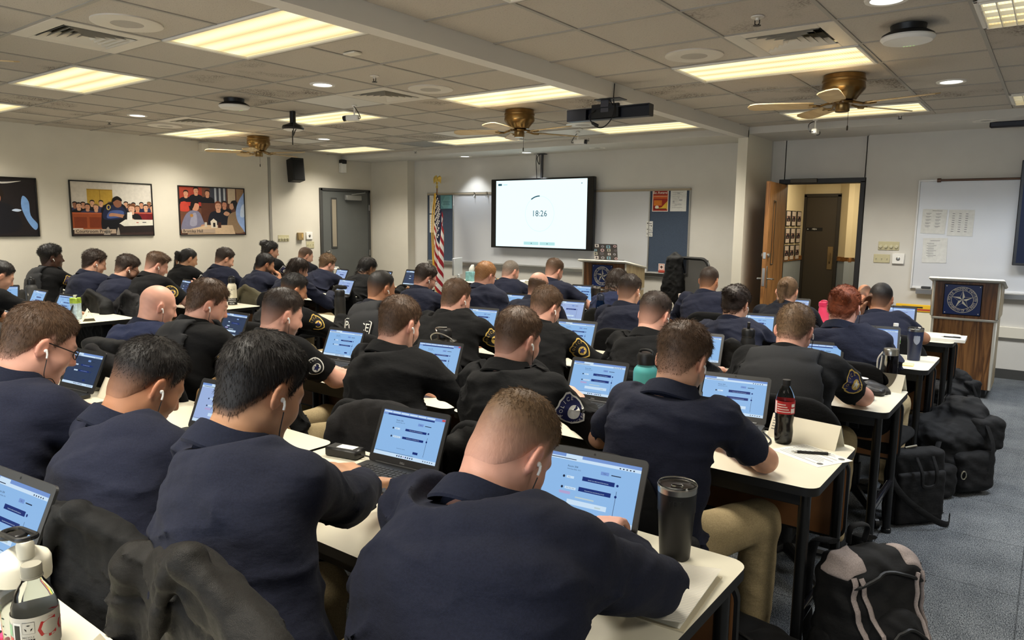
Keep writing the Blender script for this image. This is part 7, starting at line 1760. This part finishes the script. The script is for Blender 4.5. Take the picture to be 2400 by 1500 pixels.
o = thing('camo_tumbler', 'brown camouflage tumbler at the left photo edge', 'tumbler', (-7.35, 2.3, TZ)); MB().lathe([(.035, 0), (.045, .13), (.046, .16)], (0, 0, 0), 28).build('body', mat('camo_print', (120, 92, 56), .5, noise=.7, nscale=60), o); MB().lathe([(.047, .155), (.047, .17), (.001, .172)], (0, 0, 0), 28).build('lid', M_BLK, o)
o = thing('tumbler', 'slim white tumbler with straw slots in front of the grey door', 'tumbler', (-7.66, 6.3, TZ)); MB().lathe([(.03, 0), (.04, .15), (.041, .17)], (0, 0, 0), 28).build('body', mat('frosted_white', (206, 206, 198), .4), o); MB().lathe([(.043, .165), (.043, .18), (.03, .19), (.001, .19)], (0, 0, 0), 28).box((0, 0, .2), (.07, .02, .012), .004).build('lid', M_WHP, o)
o = flask('shaker_bottle', 'pink shaker bottle beside the red-haired woman', -1.5, 6.3, .2, .042, mat('pink_plastic', (226, 70, 110), .3), mat('pink_lid', (206, 50, 92), .35), .98, True)
o = thing('mug', 'white patterned insulated mug with a handle in front of the mesh chair', 'mug', (-2.72, 6.25, TZ), rad(20))
MB().lathe([(.036, 0), (.042, .16), (.043, .18), (.001, .178)], (0, 0, 0), 30).build('body', mat('mug_white', (222, 206, 200), .35), o); b = MB(); b.tube(bez([(.04, 0, .15), (.075, 0, .14), (.075, 0, .07), (.039, 0, .05)], 6), .006, 8); b.build('handle', M_WHP, o)
b = MB(); rm = random.Random(4)
for k in range(26): a0, z0 = rm.uniform(-2.5, 1.5), rm.uniform(.02, .16); b.add([((.0432-.006*(1-z0/.18))*math.sin(a0+dx), -(.0432-.006*(1-z0/.18))*math.cos(a0+dx), z0+dy) for dx, dy in ((-.1, -.006), (.12, -.004), (.1, .007), (-.08, .006))], [(0, 1, 2, 3)], k % 2, False)
b.build('leopard_print', ms((60, 40, 44), (190, 120, 130)), o)
o = thing('water_bottle', 'clear water bottle with a green label and white cap beside the navy tumbler', 'bottle', (-.78, 5.12, TZ)); MB().lathe([(.028, 0), (.032, .01), (.031, .06), (.032, .13), (.026, .16), (.013, .185), (.013, .19)], (0, 0, 0), 28).build('bottle_body', M_CLR, o); MB().lathe([(.0328, .075), (.0328, .12)], (0, 0, 0), 28, 0, None, (False, False)).lathe([(.033, .082), (.033, .098)], (0, 0, 0), 28, 1, None, (False, False)).build('label', [mat('label_white', (230, 228, 222), .4), mat('label_green2', (110, 180, 80), .4)], o); MB().lathe([(.015, .186), (.015, .204), (.001, .205)], (0, 0, 0), 20).build('cap', M_WHP, o)
o = thing('shaker_bottle', 'smoky clear bottle with steel cap and wrist strap on the third-row table', 'bottle', (-.62, 3.99, TZ)); MB().lathe([(.034, 0), (.036, .006), (.036, .17), (.034, .18)], (0, 0, 0), 30).build('bottle_body', glass('smoky_plastic', (120, 116, 112), .1, 1.2), o); MB().lathe([(.036, .178), (.036, .205), (.033, .21), (.001, .21)], (0, 0, 0), 28).build('cap', M_STEEL, o); b = MB(); b.tube(bez([(-.036, 0, .19), (-.055, -.01, .15), (-.052, -.01, .08), (-.042, -.008, .1), (-.038, 0, .17)], 6), .004, 6); b.build('wrist_strap', mat('strap_white', (206, 204, 196), .7), o)
# ---------------------------------------------------------------- papers and small things on the tables
M_PAP = mat('white_paper', (226, 224, 214), .7); M_CARD = mat('cream_card', (224, 216, 194), .7); M_INKG = mat('ink_grey', (110, 108, 104), .7)
def tent(x, y, rz, label, w=.26, h=.085, lines=5, z=TZ, mark=False):
    o = thing('name_card', label, 'card', (x, y, z), rad(rz))
    for s in (-1, 1):
        M = Mx((0, s*.045, 0), (-s if s > 0 else 1, 0, 0), (0, -s*.045, h)); b = MB(); b.box((0, math.hypot(.045, h)/2, 0), (w, math.hypot(.045, h), .0012)); 
        if s < 0:
            for k in range(lines): b.rect(-w*.47, h*.9-.011*k, w*(.14+.05*((k*7) % 3)), .004, .0009, 1)
        if mark and s < 0: b.flat([(x_*.014+w*.1, y_*.014+h*.6) for x_, y_ in em5], .0009, 1); b.rect(-w*.05, h*.25, w*.3, .008, .0009, 1)
        b.v = [tuple(M@Vector(v)) for v in b.v]; b.build('card_face', [M_CARD, M_INKG], o)
em5 = [(math.cos(rad(90+36*i))*(1 if i % 2 == 0 else .45), math.sin(rad(90+36*i))*(1 if i % 2 == 0 else .45)) for i in range(10)]
tent(-.705, 2.81, -8, 'folded cream name card with printed lines behind the red-label cola bottle')
tent(-.68, 4.0, -8, 'folded cream name card behind the smoky clear bottle', w=.27)
tent(-1.30, .475, -55, 'folded cream name card with a small star at the bottom photo edge', w=.16, h=.055, mark=True, lines=0)
tent(-3.34, 1.5, 4, 'blank folded card beside the dim-screened laptop', w=.25, lines=0)
tent(-6.18, 2.56, -20, 'folded white card at the table corner beside the drink carton', w=.2, lines=1)
tent(-6.35, 4.8, -20, 'folded white card behind the long-haired woman at the bright laptop', w=.14, lines=0)
def sheet(x, y, rz, w, d, label, lines=10, name='paper_sheet', n=1, z=TZ, m=None):
    o = thing(name, label, 'paper', (x, y, z), rad(rz)); b = MB(); b.box((0, 0, .0006*n), (w, d, .0012*n))
    r = random.Random(int(x*100))
    for k in range(lines): b.rect(-w*.42, d*.42-d*.84*k/max(1, lines), w*r.uniform(.4, .84), d*.018, .0012*n+.0003, 1)
    b.build('sheet', [m or M_PAP, M_INKG], o); return o
o = sheet(-.64, 2.645, -28, .215, .17, 'printed form lying on the table with a pen on it', 11)
b = MB(); b.flat(circle(.011, 14, .08, .06), .0018); b.flat(circle(.011, 14, .085, -.05), .0018); b.build('stamp', mat('stamp_grey', (90, 90, 92), .7), o)
def pen(x, y, rz, label, z): 
    o = thing('pen', label, 'pen', (x, y, z), rad(rz)); MB().cyl((-.06, 0, .005), (.045, 0, .005), .0048).build('barrel', M_BLK, o); MB().cyl((.045, 0, .005), (.066, 0, .005), .0048, .0012).build('tip', M_STEEL, o); b = MB(); b.box((-.035, 0, .011), (.045, .003, .002)); b.cyl((-.06, 0, .005), (-.068, 0, .005), .0025); b.build('clip', M_STEEL, o)
pen(-.645, 2.655, 205, 'black click pen lying on the printed form', TZ+.0016)
pen(-.56, 6.05, 185, 'dark pen on the paper stack by the right lectern', TZ+.022)
# spiral notebook
o = thing('spiral_notebook', 'open spiral notebook with ruled pages at the right end of the front table', 'notebook', (-.645, 1.42, TZ), rad(5))
b = MB(); b.box((.0, 0, .0015), (.205, .275, .003)); b.build('cover', mat('cover_card', (196, 186, 160), .6), o)
def ruled():
    t = NT('ruled_paper'); sp = t.n('SeparateXYZ'); t.l(t.coord((1, 1, 1)), sp.inputs[0])
    w = t.n('Math', operation='MULTIPLY'); t.l(sp.outputs[1], w.inputs[0]); w.inputs[1].default_value = 141
    f = t.n('Math', operation='FRACT'); t.l(w.outputs[0], f.inputs[0]); g = t.n('Math', operation='GREATER_THAN'); t.l(f.outputs[0], g.inputs[0]); g.inputs[1].default_value = .86
    t.l(t.mix(g.outputs[0], srgb(228, 222, 206), srgb(160, 160, 164)), t.b.inputs['Base Color']); t.b.inputs['Roughness'].default_value = .7; return t.mat
pg = [[(x, -.137+.004*k, .003+.0045*math.sin(3.0*(x+.1)/.2)*(1-.0*k)+.012*ease(np.array([x]), .03, .11)[0]*k/2) for x in np.linspace(-.1, .102, 12)] for k in (0, )]
for k in range(3):
    b = MB(); b.rings([[(x, y, .0035+.003*k+.006*k*float(ease(np.array([x]), .02, .11)[0])+.004*math.sin((x+.1)*16)*float(ease(np.array([y]), -.05, -.14)[0] if False else .4)) for x in np.linspace(-.1, .1-.004*(2-k), 14)] for y in (-.137+.003*(2-k), .0, .137)], 0, False); b.build('page', ruled() if k == 2 else M_PAP, o)
b = MB()
for k in range(22): y = -.125+.25*k/21; b.tube([Vector((-.102+.009*math.cos(t), y, .008+.009*math.sin(t))) for t in np.linspace(0, 6.2832, 10)], .0011, 5)
b.build('wire_spiral', M_STEEL, o)
sheet(-1.47, 2.5, 8, .2, .1, 'loose paper under the elbow of the clasped-hands officer', 3)
sheet(-.62, 6.1, 2, .3, .26, 'stack of papers at the end of the far table before the right lectern', 0, n=18, m=M_PAP)
sheet(-2.02, 3.78, 20, .22, .2, 'loose paper with a scribble right of the swept-haired officer', 3)
sheet(-2.28, 2.74, 4, .16, .2, 'small booklet beside the growler and laptop', 6)
sheet(-.68, 4.79, 6, .12, .1, 'yellow notepad beside the smoky bottle on the fourth-row table', 2, 'notepad', 6, m=mat('note_yellow', (226, 214, 150), .6))
sheet(-1.33, 3.62, 0, .2, .16, 'white paper beside the hand of the faded-haired officer', 4)
sheet(-2.05, 1.28, 8, .2, .26, 'white paper on the front table between the two navy sweatshirts', 2)
sheet(-6.55, 3.78, 20, .24, .2, 'white paper at the table corner by the cream bottle', 2)
# mouse, cap, charger, highlighters
o = thing('computer_mouse', 'glossy black computer mouse on the third-row table', 'mouse', (-.66, 3.7, TZ), rad(20)); sdf_obj('shell', lambda P: np.maximum(ell(P, (0, 0, .008), (.031, .052, .032)), -P[:, 2]), (-.05, -.07, -.01), (.05, .07, .06), .004, mat('mouse_gloss', (40, 40, 42), .18, spec=.7), o); b = MB(); b.cyl((-.004, .028, .034), (.004, .028, .034), .008); b.build('scroll_wheel', M_BLK, o)
o, _, _ = sdf_obj('knit_cap', lambda P: sm(np.maximum(ell(P, (0, 0, .0), (.13, .09, .055)), -P[:, 2]), rbox(P, (.02, -.06, .018), (.11, .03, .017), .016), .02)-.004*wob(P, 6, 1), (-.17, -.14, -.01), (.17, .12, .09), .007, fabric('cap_black', (22, 22, 24))); o.location = (-.72, 3.9, TZ+.001); o.rotation_euler = (0, 0, rad(-12)); tag(o, 'folded black cap with a pale patch in front of the folded name card', 'cap')
b = MB(); b.flat(circle(.045, 18, -.02, .0, .03), 0, 0, Matrix.Translation((0, .0, .0595))); b.build('cap_patch', mat('patch_pale', (196, 192, 190), .7), o)
o = thing('power_adapter', 'black power adapter with a white label on the front table', 'charger', (-1.92, 1.6, TZ), rad(12)); MB().box((0, 0, .017), (.135, .06, .033), .006).build('brick', M_BLK, o); MB().box((.01, 0, .0342), (.07, .035, .0008)).build('label', M_WHP, o); b = MB(); b.tube(bez([(.067, 0, .015), (.11, .01, .006), (.14, -.04, .005), (.2, -.05, .005)], 6), .003, 6); b.build('cord', M_CORD, o)
for k, (c, nm) in enumerate((((60, 170, 80), 'green'), ((236, 220, 60), 'yellow'), ((226, 60, 110), 'pink'))):
    o = thing('highlighter', f'{nm} highlighter lying in the near left corner', 'highlighter', (-1.60-.0*k, .40+.028*k-.02, TZ), rad(200+3*k), 'highlighters in the near left corner'); MB().cyl((-.05, 0, .009), (.05, 0, .009), .009).build('barrel', mat('marker_'+nm, c, .35), o); MB().cyl((.05, 0, .009), (.075, 0, .009), .0085).build('cap', mat('marker_'+nm, c, .35), o); MB().box((-.01, 0, .0184), (.06, .008, .0006)).build('print', mat('ink_black', (16, 15, 15), .5), o)
# charging cords
for k, (p, lab) in enumerate((([(-2.05, 3.72, .745), (-1.95, 3.65, .742), (-1.9, 3.8, .745), (-1.98, 3.95, .75)], 'black cord on the table right of the swept-haired officer'), ([(-.93, 2.55, .742), (-.86, 2.6, .742), (-.82, 2.56, .742), (-.80, 2.7, .742), (-.86, 2.8, .745)], 'thin black cord by the elbow of the polo man'), ([(-2.3, 2.5, .742), (-2.22, 2.58, .75), (-2.15, 2.5, .742), (-2.2, 2.7, .742)], 'black cord beside the laptop of the man seen squarely from behind'))):
    tag(MB().tube(bez(p, 8), .0032, 6).build('charging_cord', M_CORD), lab, 'cord')
# things on the front table
o = thing('tissue_box', 'teal tissue box with a raised tissue on the front table', 'tissue box', (-6.5, 7.7, TZ), rad(10)); MB().box((0, 0, .065), (.115, .115, .13), .003).build('box', mat('tissue_teal', (120, 170, 176), .5, noise=.3, nscale=20), o)
b = MB(); b.rings([[(.03*math.cos(t), .03*math.sin(t), .128) for t in np.linspace(0, 5.6, 8)], [(.045*math.cos(t)+.01, .035*math.sin(t), .17) for t in np.linspace(0, 5.6, 8)], [(.02*math.cos(t)+.03, .01*math.sin(t), .23) for t in np.linspace(0, 5.6, 8)]]); b.build('tissue', M_WHP, o)
o = thing('desk_clock', 'small black and white desk clock beside the tissue box', 'clock', (-6.33, 7.72, TZ), rad(15)); MB().box((0, 0, .05), (.1, .05, .1), .008).build('case', M_BLK, o); MB().lathe([(.038, 0), (.034, .006), (.001, .006)], (0, -.026, .055), 24, 0, Matrix.Rotation(rad(90), 4, 'X')).build('dial', M_WHP, o)
o = thing('monitor', 'silver monitor seen edge-on beside the tissue box', 'monitor', (-6.68, 7.62, TZ), rad(-68)); MB().box((0, 0, .2), (.36, .03, .24), .006).build('panel', mat('silver_plastic', (176, 178, 180), .35, .3), o); MB().box((0, .02, .045), (.05, .03, .09), .004).box((0, .02, .006), (.16, .12, .012), .004).build('stand', mat('silver_plastic', (176, 178, 180), .35, .3), o)
for k, (x, y, n) in enumerate(((-5.62, 7.78, 40), (-5.38, 7.72, 60))): sheet(x, y, 8*k, .23, .29, ('low paper stack on the front table beside the far lectern', 'taller paper stack on the front table beside the far lectern')[k], 0, 'paper_stack', n)
tag(MB().box((-5.98, 7.8, TZ+.03), (.2, .14, .06), .004).build('cardboard_tray', mat('cardboard', (150, 124, 90), .8)), 'brown cardboard tray on the front table behind the balding man', 'tray')
o, _, _ = sdf_obj('duffel_bag', lambda P: rcone(P, (-.18, 0, .13), (.18, 0, .13), .12, .12)-.008*wob(P, 3, 2), (-.35, -.16, -.02), (.35, .16, .3), .014, fabric('bag_black', (22, 22, 24))); o.location = (-6.9, 6.62, 0.74-.0); o.location.z = 0.0; o.location = (-7.0, 6.62, TZ-.737+.0); tag(o, 'black duffel bag on the floor before the pale corner wall', 'bag')
tag(MB().box((-4.2, 8.93, .925), (.1, .02, .03), .003).build('marker_box', mat('box_red', (176, 70, 56), .6)), 'small red and white box on the whiteboard tray right of the far lectern', 'box')
paper(-4.26, -4.17, .935, 1.03, 8.94, 'small warning card standing on the whiteboard tray right of the far lectern', [((206, 120, 100), R_(.08, .08, .84, .84)), ((226, 214, 206), R_(.16, .16, .68, .68)), ((90, 60, 56), El(.5, .5, .2))], name='warning_card', cat='card')
# ---------------------------------------------------------------- bags on the floor
M_BAG = fabric('bag_nylon_black', (17, 17, 18), .7); M_BAGG = fabric('bag_trim_grey', (150, 138, 134), .7); M_ZIP = mat('zip_silver', (190, 186, 170), .3, 1.0)
def bag_part(name, parent, f, lo, hi, h, m): return sdf_obj(name, f, lo, hi, h, m, parent, None, 2)[0]
# grey and black school backpack, near right
o = thing('backpack', 'black and grey backpack standing on the carpet, nearest the camera', 'backpack', (-.40, 2.5, 0), rad(50))
body = lambda P: sm(rbox(P, (0, 0, .26), (.17, .1, .25), .09), ell(P, (0, -.05, .2), (.16, .13, .2)), .06)-.008*wob(P, 3.2, 4)
bag_part('main_body', o, body, (-.24, -.24, -.01), (.24, .16, .56), .0075, M_BAG)
bag_part('front_pocket', o, lambda P: sm(ell(P, (0, -.13, .2), (.125, .075, .17)), rbox(P, (0, -.13, .12), (.11, .06, .1), .05), .04)-.005*wob(P, 5, 1), (-.18, -.26, .0), (.18, 0, .42), .0075, M_BAG)
bag_part('side_pocket', o, lambda P: ell(P, (-.165, -.02, .14), (.035, .085, .13))-.003*wob(P, 6, 2), (-.24, -.14, -.02), (-.1, .1, .3), .0075, M_BAG)
def onto(f, pts, d, off=.004):
    P = A3([tuple(p) for p in pts]); d = A3(d)
    for _ in range(40): P = P-d[None]*np.clip((f(P)-off)*.8, -.05, .05)[:, None]
    return [Vector(p.tolist()) for p in P]
fpk = lambda P: sm(ell(P, (0, -.13, .2), (.125, .075, .17)), rbox(P, (0, -.13, .12), (.11, .06, .1), .05), .04)-.005*wob(P, 5, 1)
both = lambda P: np.minimum(body(P), fpk(P))
for sx in (-1, 1):
    for ex in (0, .035):
        b = MB(); b.tube(onto(both, bez([(sx*(.125-ex*.6), -.3, .46), (sx*(.12-ex), -.3, .36), (sx*(.1-ex), -.3, .22), (sx*(.1-ex), -.3, .07)], 8), (0, -1, 0), .001), .011, 8, 0, (.5, 1)); b.build('grey_piping', M_BAGG, o)
bag_part('grey_shoulder', o, lambda P: np.maximum(body(P)-.004, np.maximum(np.maximum(.445-P[:, 2], P[:, 1]-.03), np.maximum(-.02-P[:, 1]*1.0-.06, -(np.abs(P[:, 0])-.07)))), (-.24, -.24, .36), (.24, .16, .56), .0075, M_BAGG)
b = MB(); b.tube(onto(both, bez([(-.13, -.3, .43), (0, -.3, .47), (.13, -.3, .43)], 8), (0, -1, 0)), .006, 6); b.tube(onto(both, bez([(-.085, -.3, .28), (0, -.3, .33), (.085, -.3, .28)], 8), (0, -1, 0)), .006, 6); b.tube(onto(both, bez([(.4, -.03, .46), (.4, -.05, .3), (.4, -.06, .16)], 6), (1, 0, 0)), .006, 6); b.build('zipper', mat('zip_black', (18, 18, 18), .5), o)
for p in ((.4, -.06, .17), (.085, -.3, .27), (-.085, -.3, .27)):
    p = onto(both, [p], (1, 0, 0) if p[0] > .3 else (0, -1, 0), .008)[0]; b = MB(); b.tube([Vector(p), Vector(p)+Vector((.002, -.006, -.03)), Vector(p)+Vector((.002, -.008, -.055))], [.007, .004, .007], 8); b.build('zip_pull', M_ZIP, o)
for sx in (-1, 1):
    b = MB(); b.tube(bez([(sx*.07, .09, .5), (sx*.085, .17, .46), (sx*.095, .18, .3), (sx*.1, .15, .14), (sx*.11, .1, .07)], 8), .028, 8, 0, (.32, 1)); b.build('shoulder_strap', M_BAG, o)
b = MB(); b.tube(bez([(-.03, .07, .5), (-.03, .06, .56), (.03, .06, .56), (.03, .07, .5)], 6), .012, 8, 0, (.5, 1)); b.build('grab_handle', M_BAG, o)
b = MB(); b.tube([(.02, -.205, .14), (.025, -.23, .08), (.02, -.235, .03)], .006, 8); b.build('paracord_fob', mat('paracord', (150, 146, 140), .8, noise=.8, nscale=300), o)
b = MB(); b.tube(bez([(.06, -.2, .25), (.075, -.24, .28), (.05, -.235, .3), (.06, -.21, .22)], 6), .003, 6); b.build('drawcord', mat('cord_grey', (130, 126, 120), .8), o)
# black laptop briefcase
o = thing('briefcase', 'black laptop briefcase leaning against a table leg', 'bag', (-.50, 4.22, 0), rad(50), None, None)
MBf = lambda P: rbox(P, (0, 0, .2), (.16, .05, .2), .035)-.004*wob(P, 3, 5)
bag_part('case_body', o, MBf, (-.2, -.1, -.02), (.2, .1, .44), .008, M_BAG)
bag_part('front_panel', o, lambda P: rbox(P, (0, -.05, .15), (.145, .02, .14), .018)-.002*wob(P, 5, 2), (-.19, -.1, -.02), (.19, .02, .33), .008, fabric('case_front', (24, 24, 25), .75))
b = MB(); b.tube(bez([(-.05, -.06, .37), (-.045, -.1, .3), (-.035, -.105, .23), (.035, -.105, .23), (.045, -.1, .3), (.05, -.06, .37)], 6), .011, 8, 0, (.6, 1)); b.build('carry_handle', M_BAG, o)
b = MB(); b.tube(bez([(-.165, -.01, .36), (-.185, -.06, .26), (-.12, -.1, .16), (.02, -.13, .06), (.12, -.12, .02), (.17, -.08, .05)], 8), .017, 8, 0, (.2, 1)); b.build('shoulder_strap', M_BAG, o)
b = MB(); b.tube([Vector((-.168+.012*math.cos(t), -.02, .345+.016*math.sin(t))) for t in np.linspace(0, 6.28, 12)], .003, 6); b.tube([(-.07, 0, .405), (.0, -.0, .412)], .006, 8); b.build('metal_buckle', M_ZIP, o)
# tactical backpack
def pack(loc, rz, label, s=1.0, lying=True, seed=3):
    o = thing('tactical_backpack', label, 'backpack', loc, rz)
    bodyf = lambda P: sm(rbox(P, (0, 0, .2*s), (.2*s, .24*s, .2*s), .1*s), ell(P, (0, .14*s, .34*s), (.17*s, .14*s, .2*s)), .08)-.014*wob(P, 2.6, seed)-.005*wob(P, 6, seed)
    bag_part('main_body', o, bodyf, (-.3*s, -.34*s, -.01), (.3*s, .36*s, .62*s), .009, M_BAG)
    for k, (x, y, z, a, b_, c) in enumerate(((.2, .02, .14, .06, .13, .12), (.19, -.2, .1, .07, .08, .1), (-.02, -.26, .12, .15, .07, .11), (.14, .16, .34, .07, .1, .1))):
        bag_part('pouch', o, (lambda x, y, z, a, b_, c, k: lambda P: rbox(P, (x*s, y*s, z*s), (a*s, b_*s, c*s), .04*s)-.005*wob(P, 4, seed+k))(x, y, z, a, b_, c, k), ((x-a-.04)*s, (y-b_-.04)*s, max(-.01, (z-c-.04)*s)), ((x+a+.04)*s, (y+b_+.04)*s, (z+c+.04)*s), .009, M_BAG)
    for k, (p) in enumerate(([(.16, -.18, .36), (.2, -.26, .24), (.16, -.31, .1)], [(.0, -.22, .4), (-.02, -.31, .26), (-.04, -.33, .08)], [(.2, .1, .42), (.26, .1, .28), (.255, .06, .1)])):
        b = MB(); b.tube(bez([tuple(q*s for q in pt) for pt in p], 6), .014, 8, 0, (.25, 1)); b.build('compression_strap', M_BAG, o)
    b = MB(); b.tube(bez([(-.1*s, .3*s, .5*s), (-.22*s, .34*s, .4*s), (-.26*s, .3*s, .2*s), (-.2*s, .25*s, .03)], 8), .024, 8, 0, (.3, 1)); b.build('shoulder_strap', M_BAG, o)
    b = MB(); b.tube(bez([(.15*s, -.3*s, .06*s), (.28*s, -.36*s, .012), (.42*s, -.4*s, .008)], 6), .013, 6, 0, (.2, 1)); b.build('loose_strap', M_BAG, o)
    b = MB(); b.tube([Vector((.262*s, -.1*s+.018*math.cos(t), .14*s+.024*math.sin(t))) for t in np.linspace(0, 6.28, 12)], .004, 6); b.tube([Vector((-.05*s+.018*math.cos(t), -.335*s, .26*s+.02*math.sin(t))) for t in np.linspace(0, 6.28, 12)], .004, 6); b.build('ring', M_ZIP, o)
    return o
pack((-.46, 5.0, 0), rad(-38), 'large black tactical backpack slumped on the carpet in the aisle', 1.0)
pack((-.62, 6.62, 0), rad(-30), 'black backpack on the floor in front of the right lectern', .8, True, 8)
# dark bag lying at the bottom edge
o, _, _ = sdf_obj('duffel_bag', lambda P: rbox(P, (0, 0, .12), (.3, .17, .115), .08)-.012*wob(P, 2.6, 7), (-.38, -.24, -.01), (.38, .24, .28), .009, M_BAG); o.location = (-.72, 2.2, .012); o.rotation_euler = (0, 0, rad(-20)); tag(o, 'black zipped bag lying under the table at the bottom photo edge', 'bag')
b = MB(); b.tube(bez([(-.26, -.1, .225), (0, -.11, .245), (.26, -.1, .225)], 8), .007, 6); b.tube(bez([(-.28, -.04, .235), (0, -.03, .25), (.28, -.04, .23)], 8), .007, 6); b.build('zipper', mat('zip_black', (18, 18, 18), .5), o)
# black bag with a round emblem, left edge
o = thing('tote_bag', 'black bag with a round white emblem at the left photo edge', 'bag', (-3.75, 1.62, TZ), rad(10))
bag_part('bag_body', o, lambda P: rbox(P, (0, 0, .11), (.13, .05, .11), .03)-.004*wob(P, 4, 3), (-.18, -.1, -.02), (.18, .1, .26), .009, M_BAG)
b = MB(); M = Mx((.02, -.056, .11), (1, 0, 0), (0, 0, 1)); A, B_ = circle(.06, 28), circle(.05, 28); b.add([M@Vector((x, y, 0)) for x, y in A+B_], [(i, (i+1) % 28, 28+(i+1) % 28, 28+i) for i in range(28)], 0, False); b.rect(-.008, -.04, .016, .08, 0, 0, M); b.rect(-.03, .0, .06, .014, .0005, 0, M); b.build('emblem', M_WHP, o)

# jacket with a county patch hanging beside the khaki leg
o, _, _ = sdf_obj('folded_jacket', lambda P: rbox(P, (0, 0, .17), (.1, .035, .17), .03)-.008*wob(P, 3, 3), (-.16, -.1, -.03), (.16, .1, .4), .007, M_JB)
o.location = (-.80, 1.80, .33); o.rotation_euler = (rad(-6), 0, rad(30)); tag(o, 'black jacket with a gold-edged star patch hanging beside the khaki-trousered leg', 'jacket')
inf_ = dict(f=lambda P: rbox(P, (0, 0, .17), (.1, .035, .17), .03)-.008*wob(P, 3, 3))
ol = [(x*.055, y*.062) for x, y in SHIELD]; em6 = [(x*.022, y*.022-.012) for x, y in em5]
V, Fc = txt_verts('CHAMPAIGN', .017, 0, -.012, (.05, 90, -17, False), .8)
st_ = [(x*.008+dx, y*.008+.018) for dx in (-.02, 0, .02) for x, y in em5]
surf_decal(inf_, 'shoulder_patch', o, Vector((.02, 0, .22)), (1, 0, 0), (0, 0, 1), [('fan', (ol, (.3, .6, .88)), 1, 0), ('ring', (ol, .9, 1.0), 0, .0006), ('fan', (em6, (1.0,)), 0, .0012), ('mesh', (V, Fc), 0, .0012), ('mesh', (st_, [tuple(range(k, k+10)) for k in (0, 10, 20)]), 0, .0012)], [M_GOLD, M_PBLACK, M_PNAVY], .002)
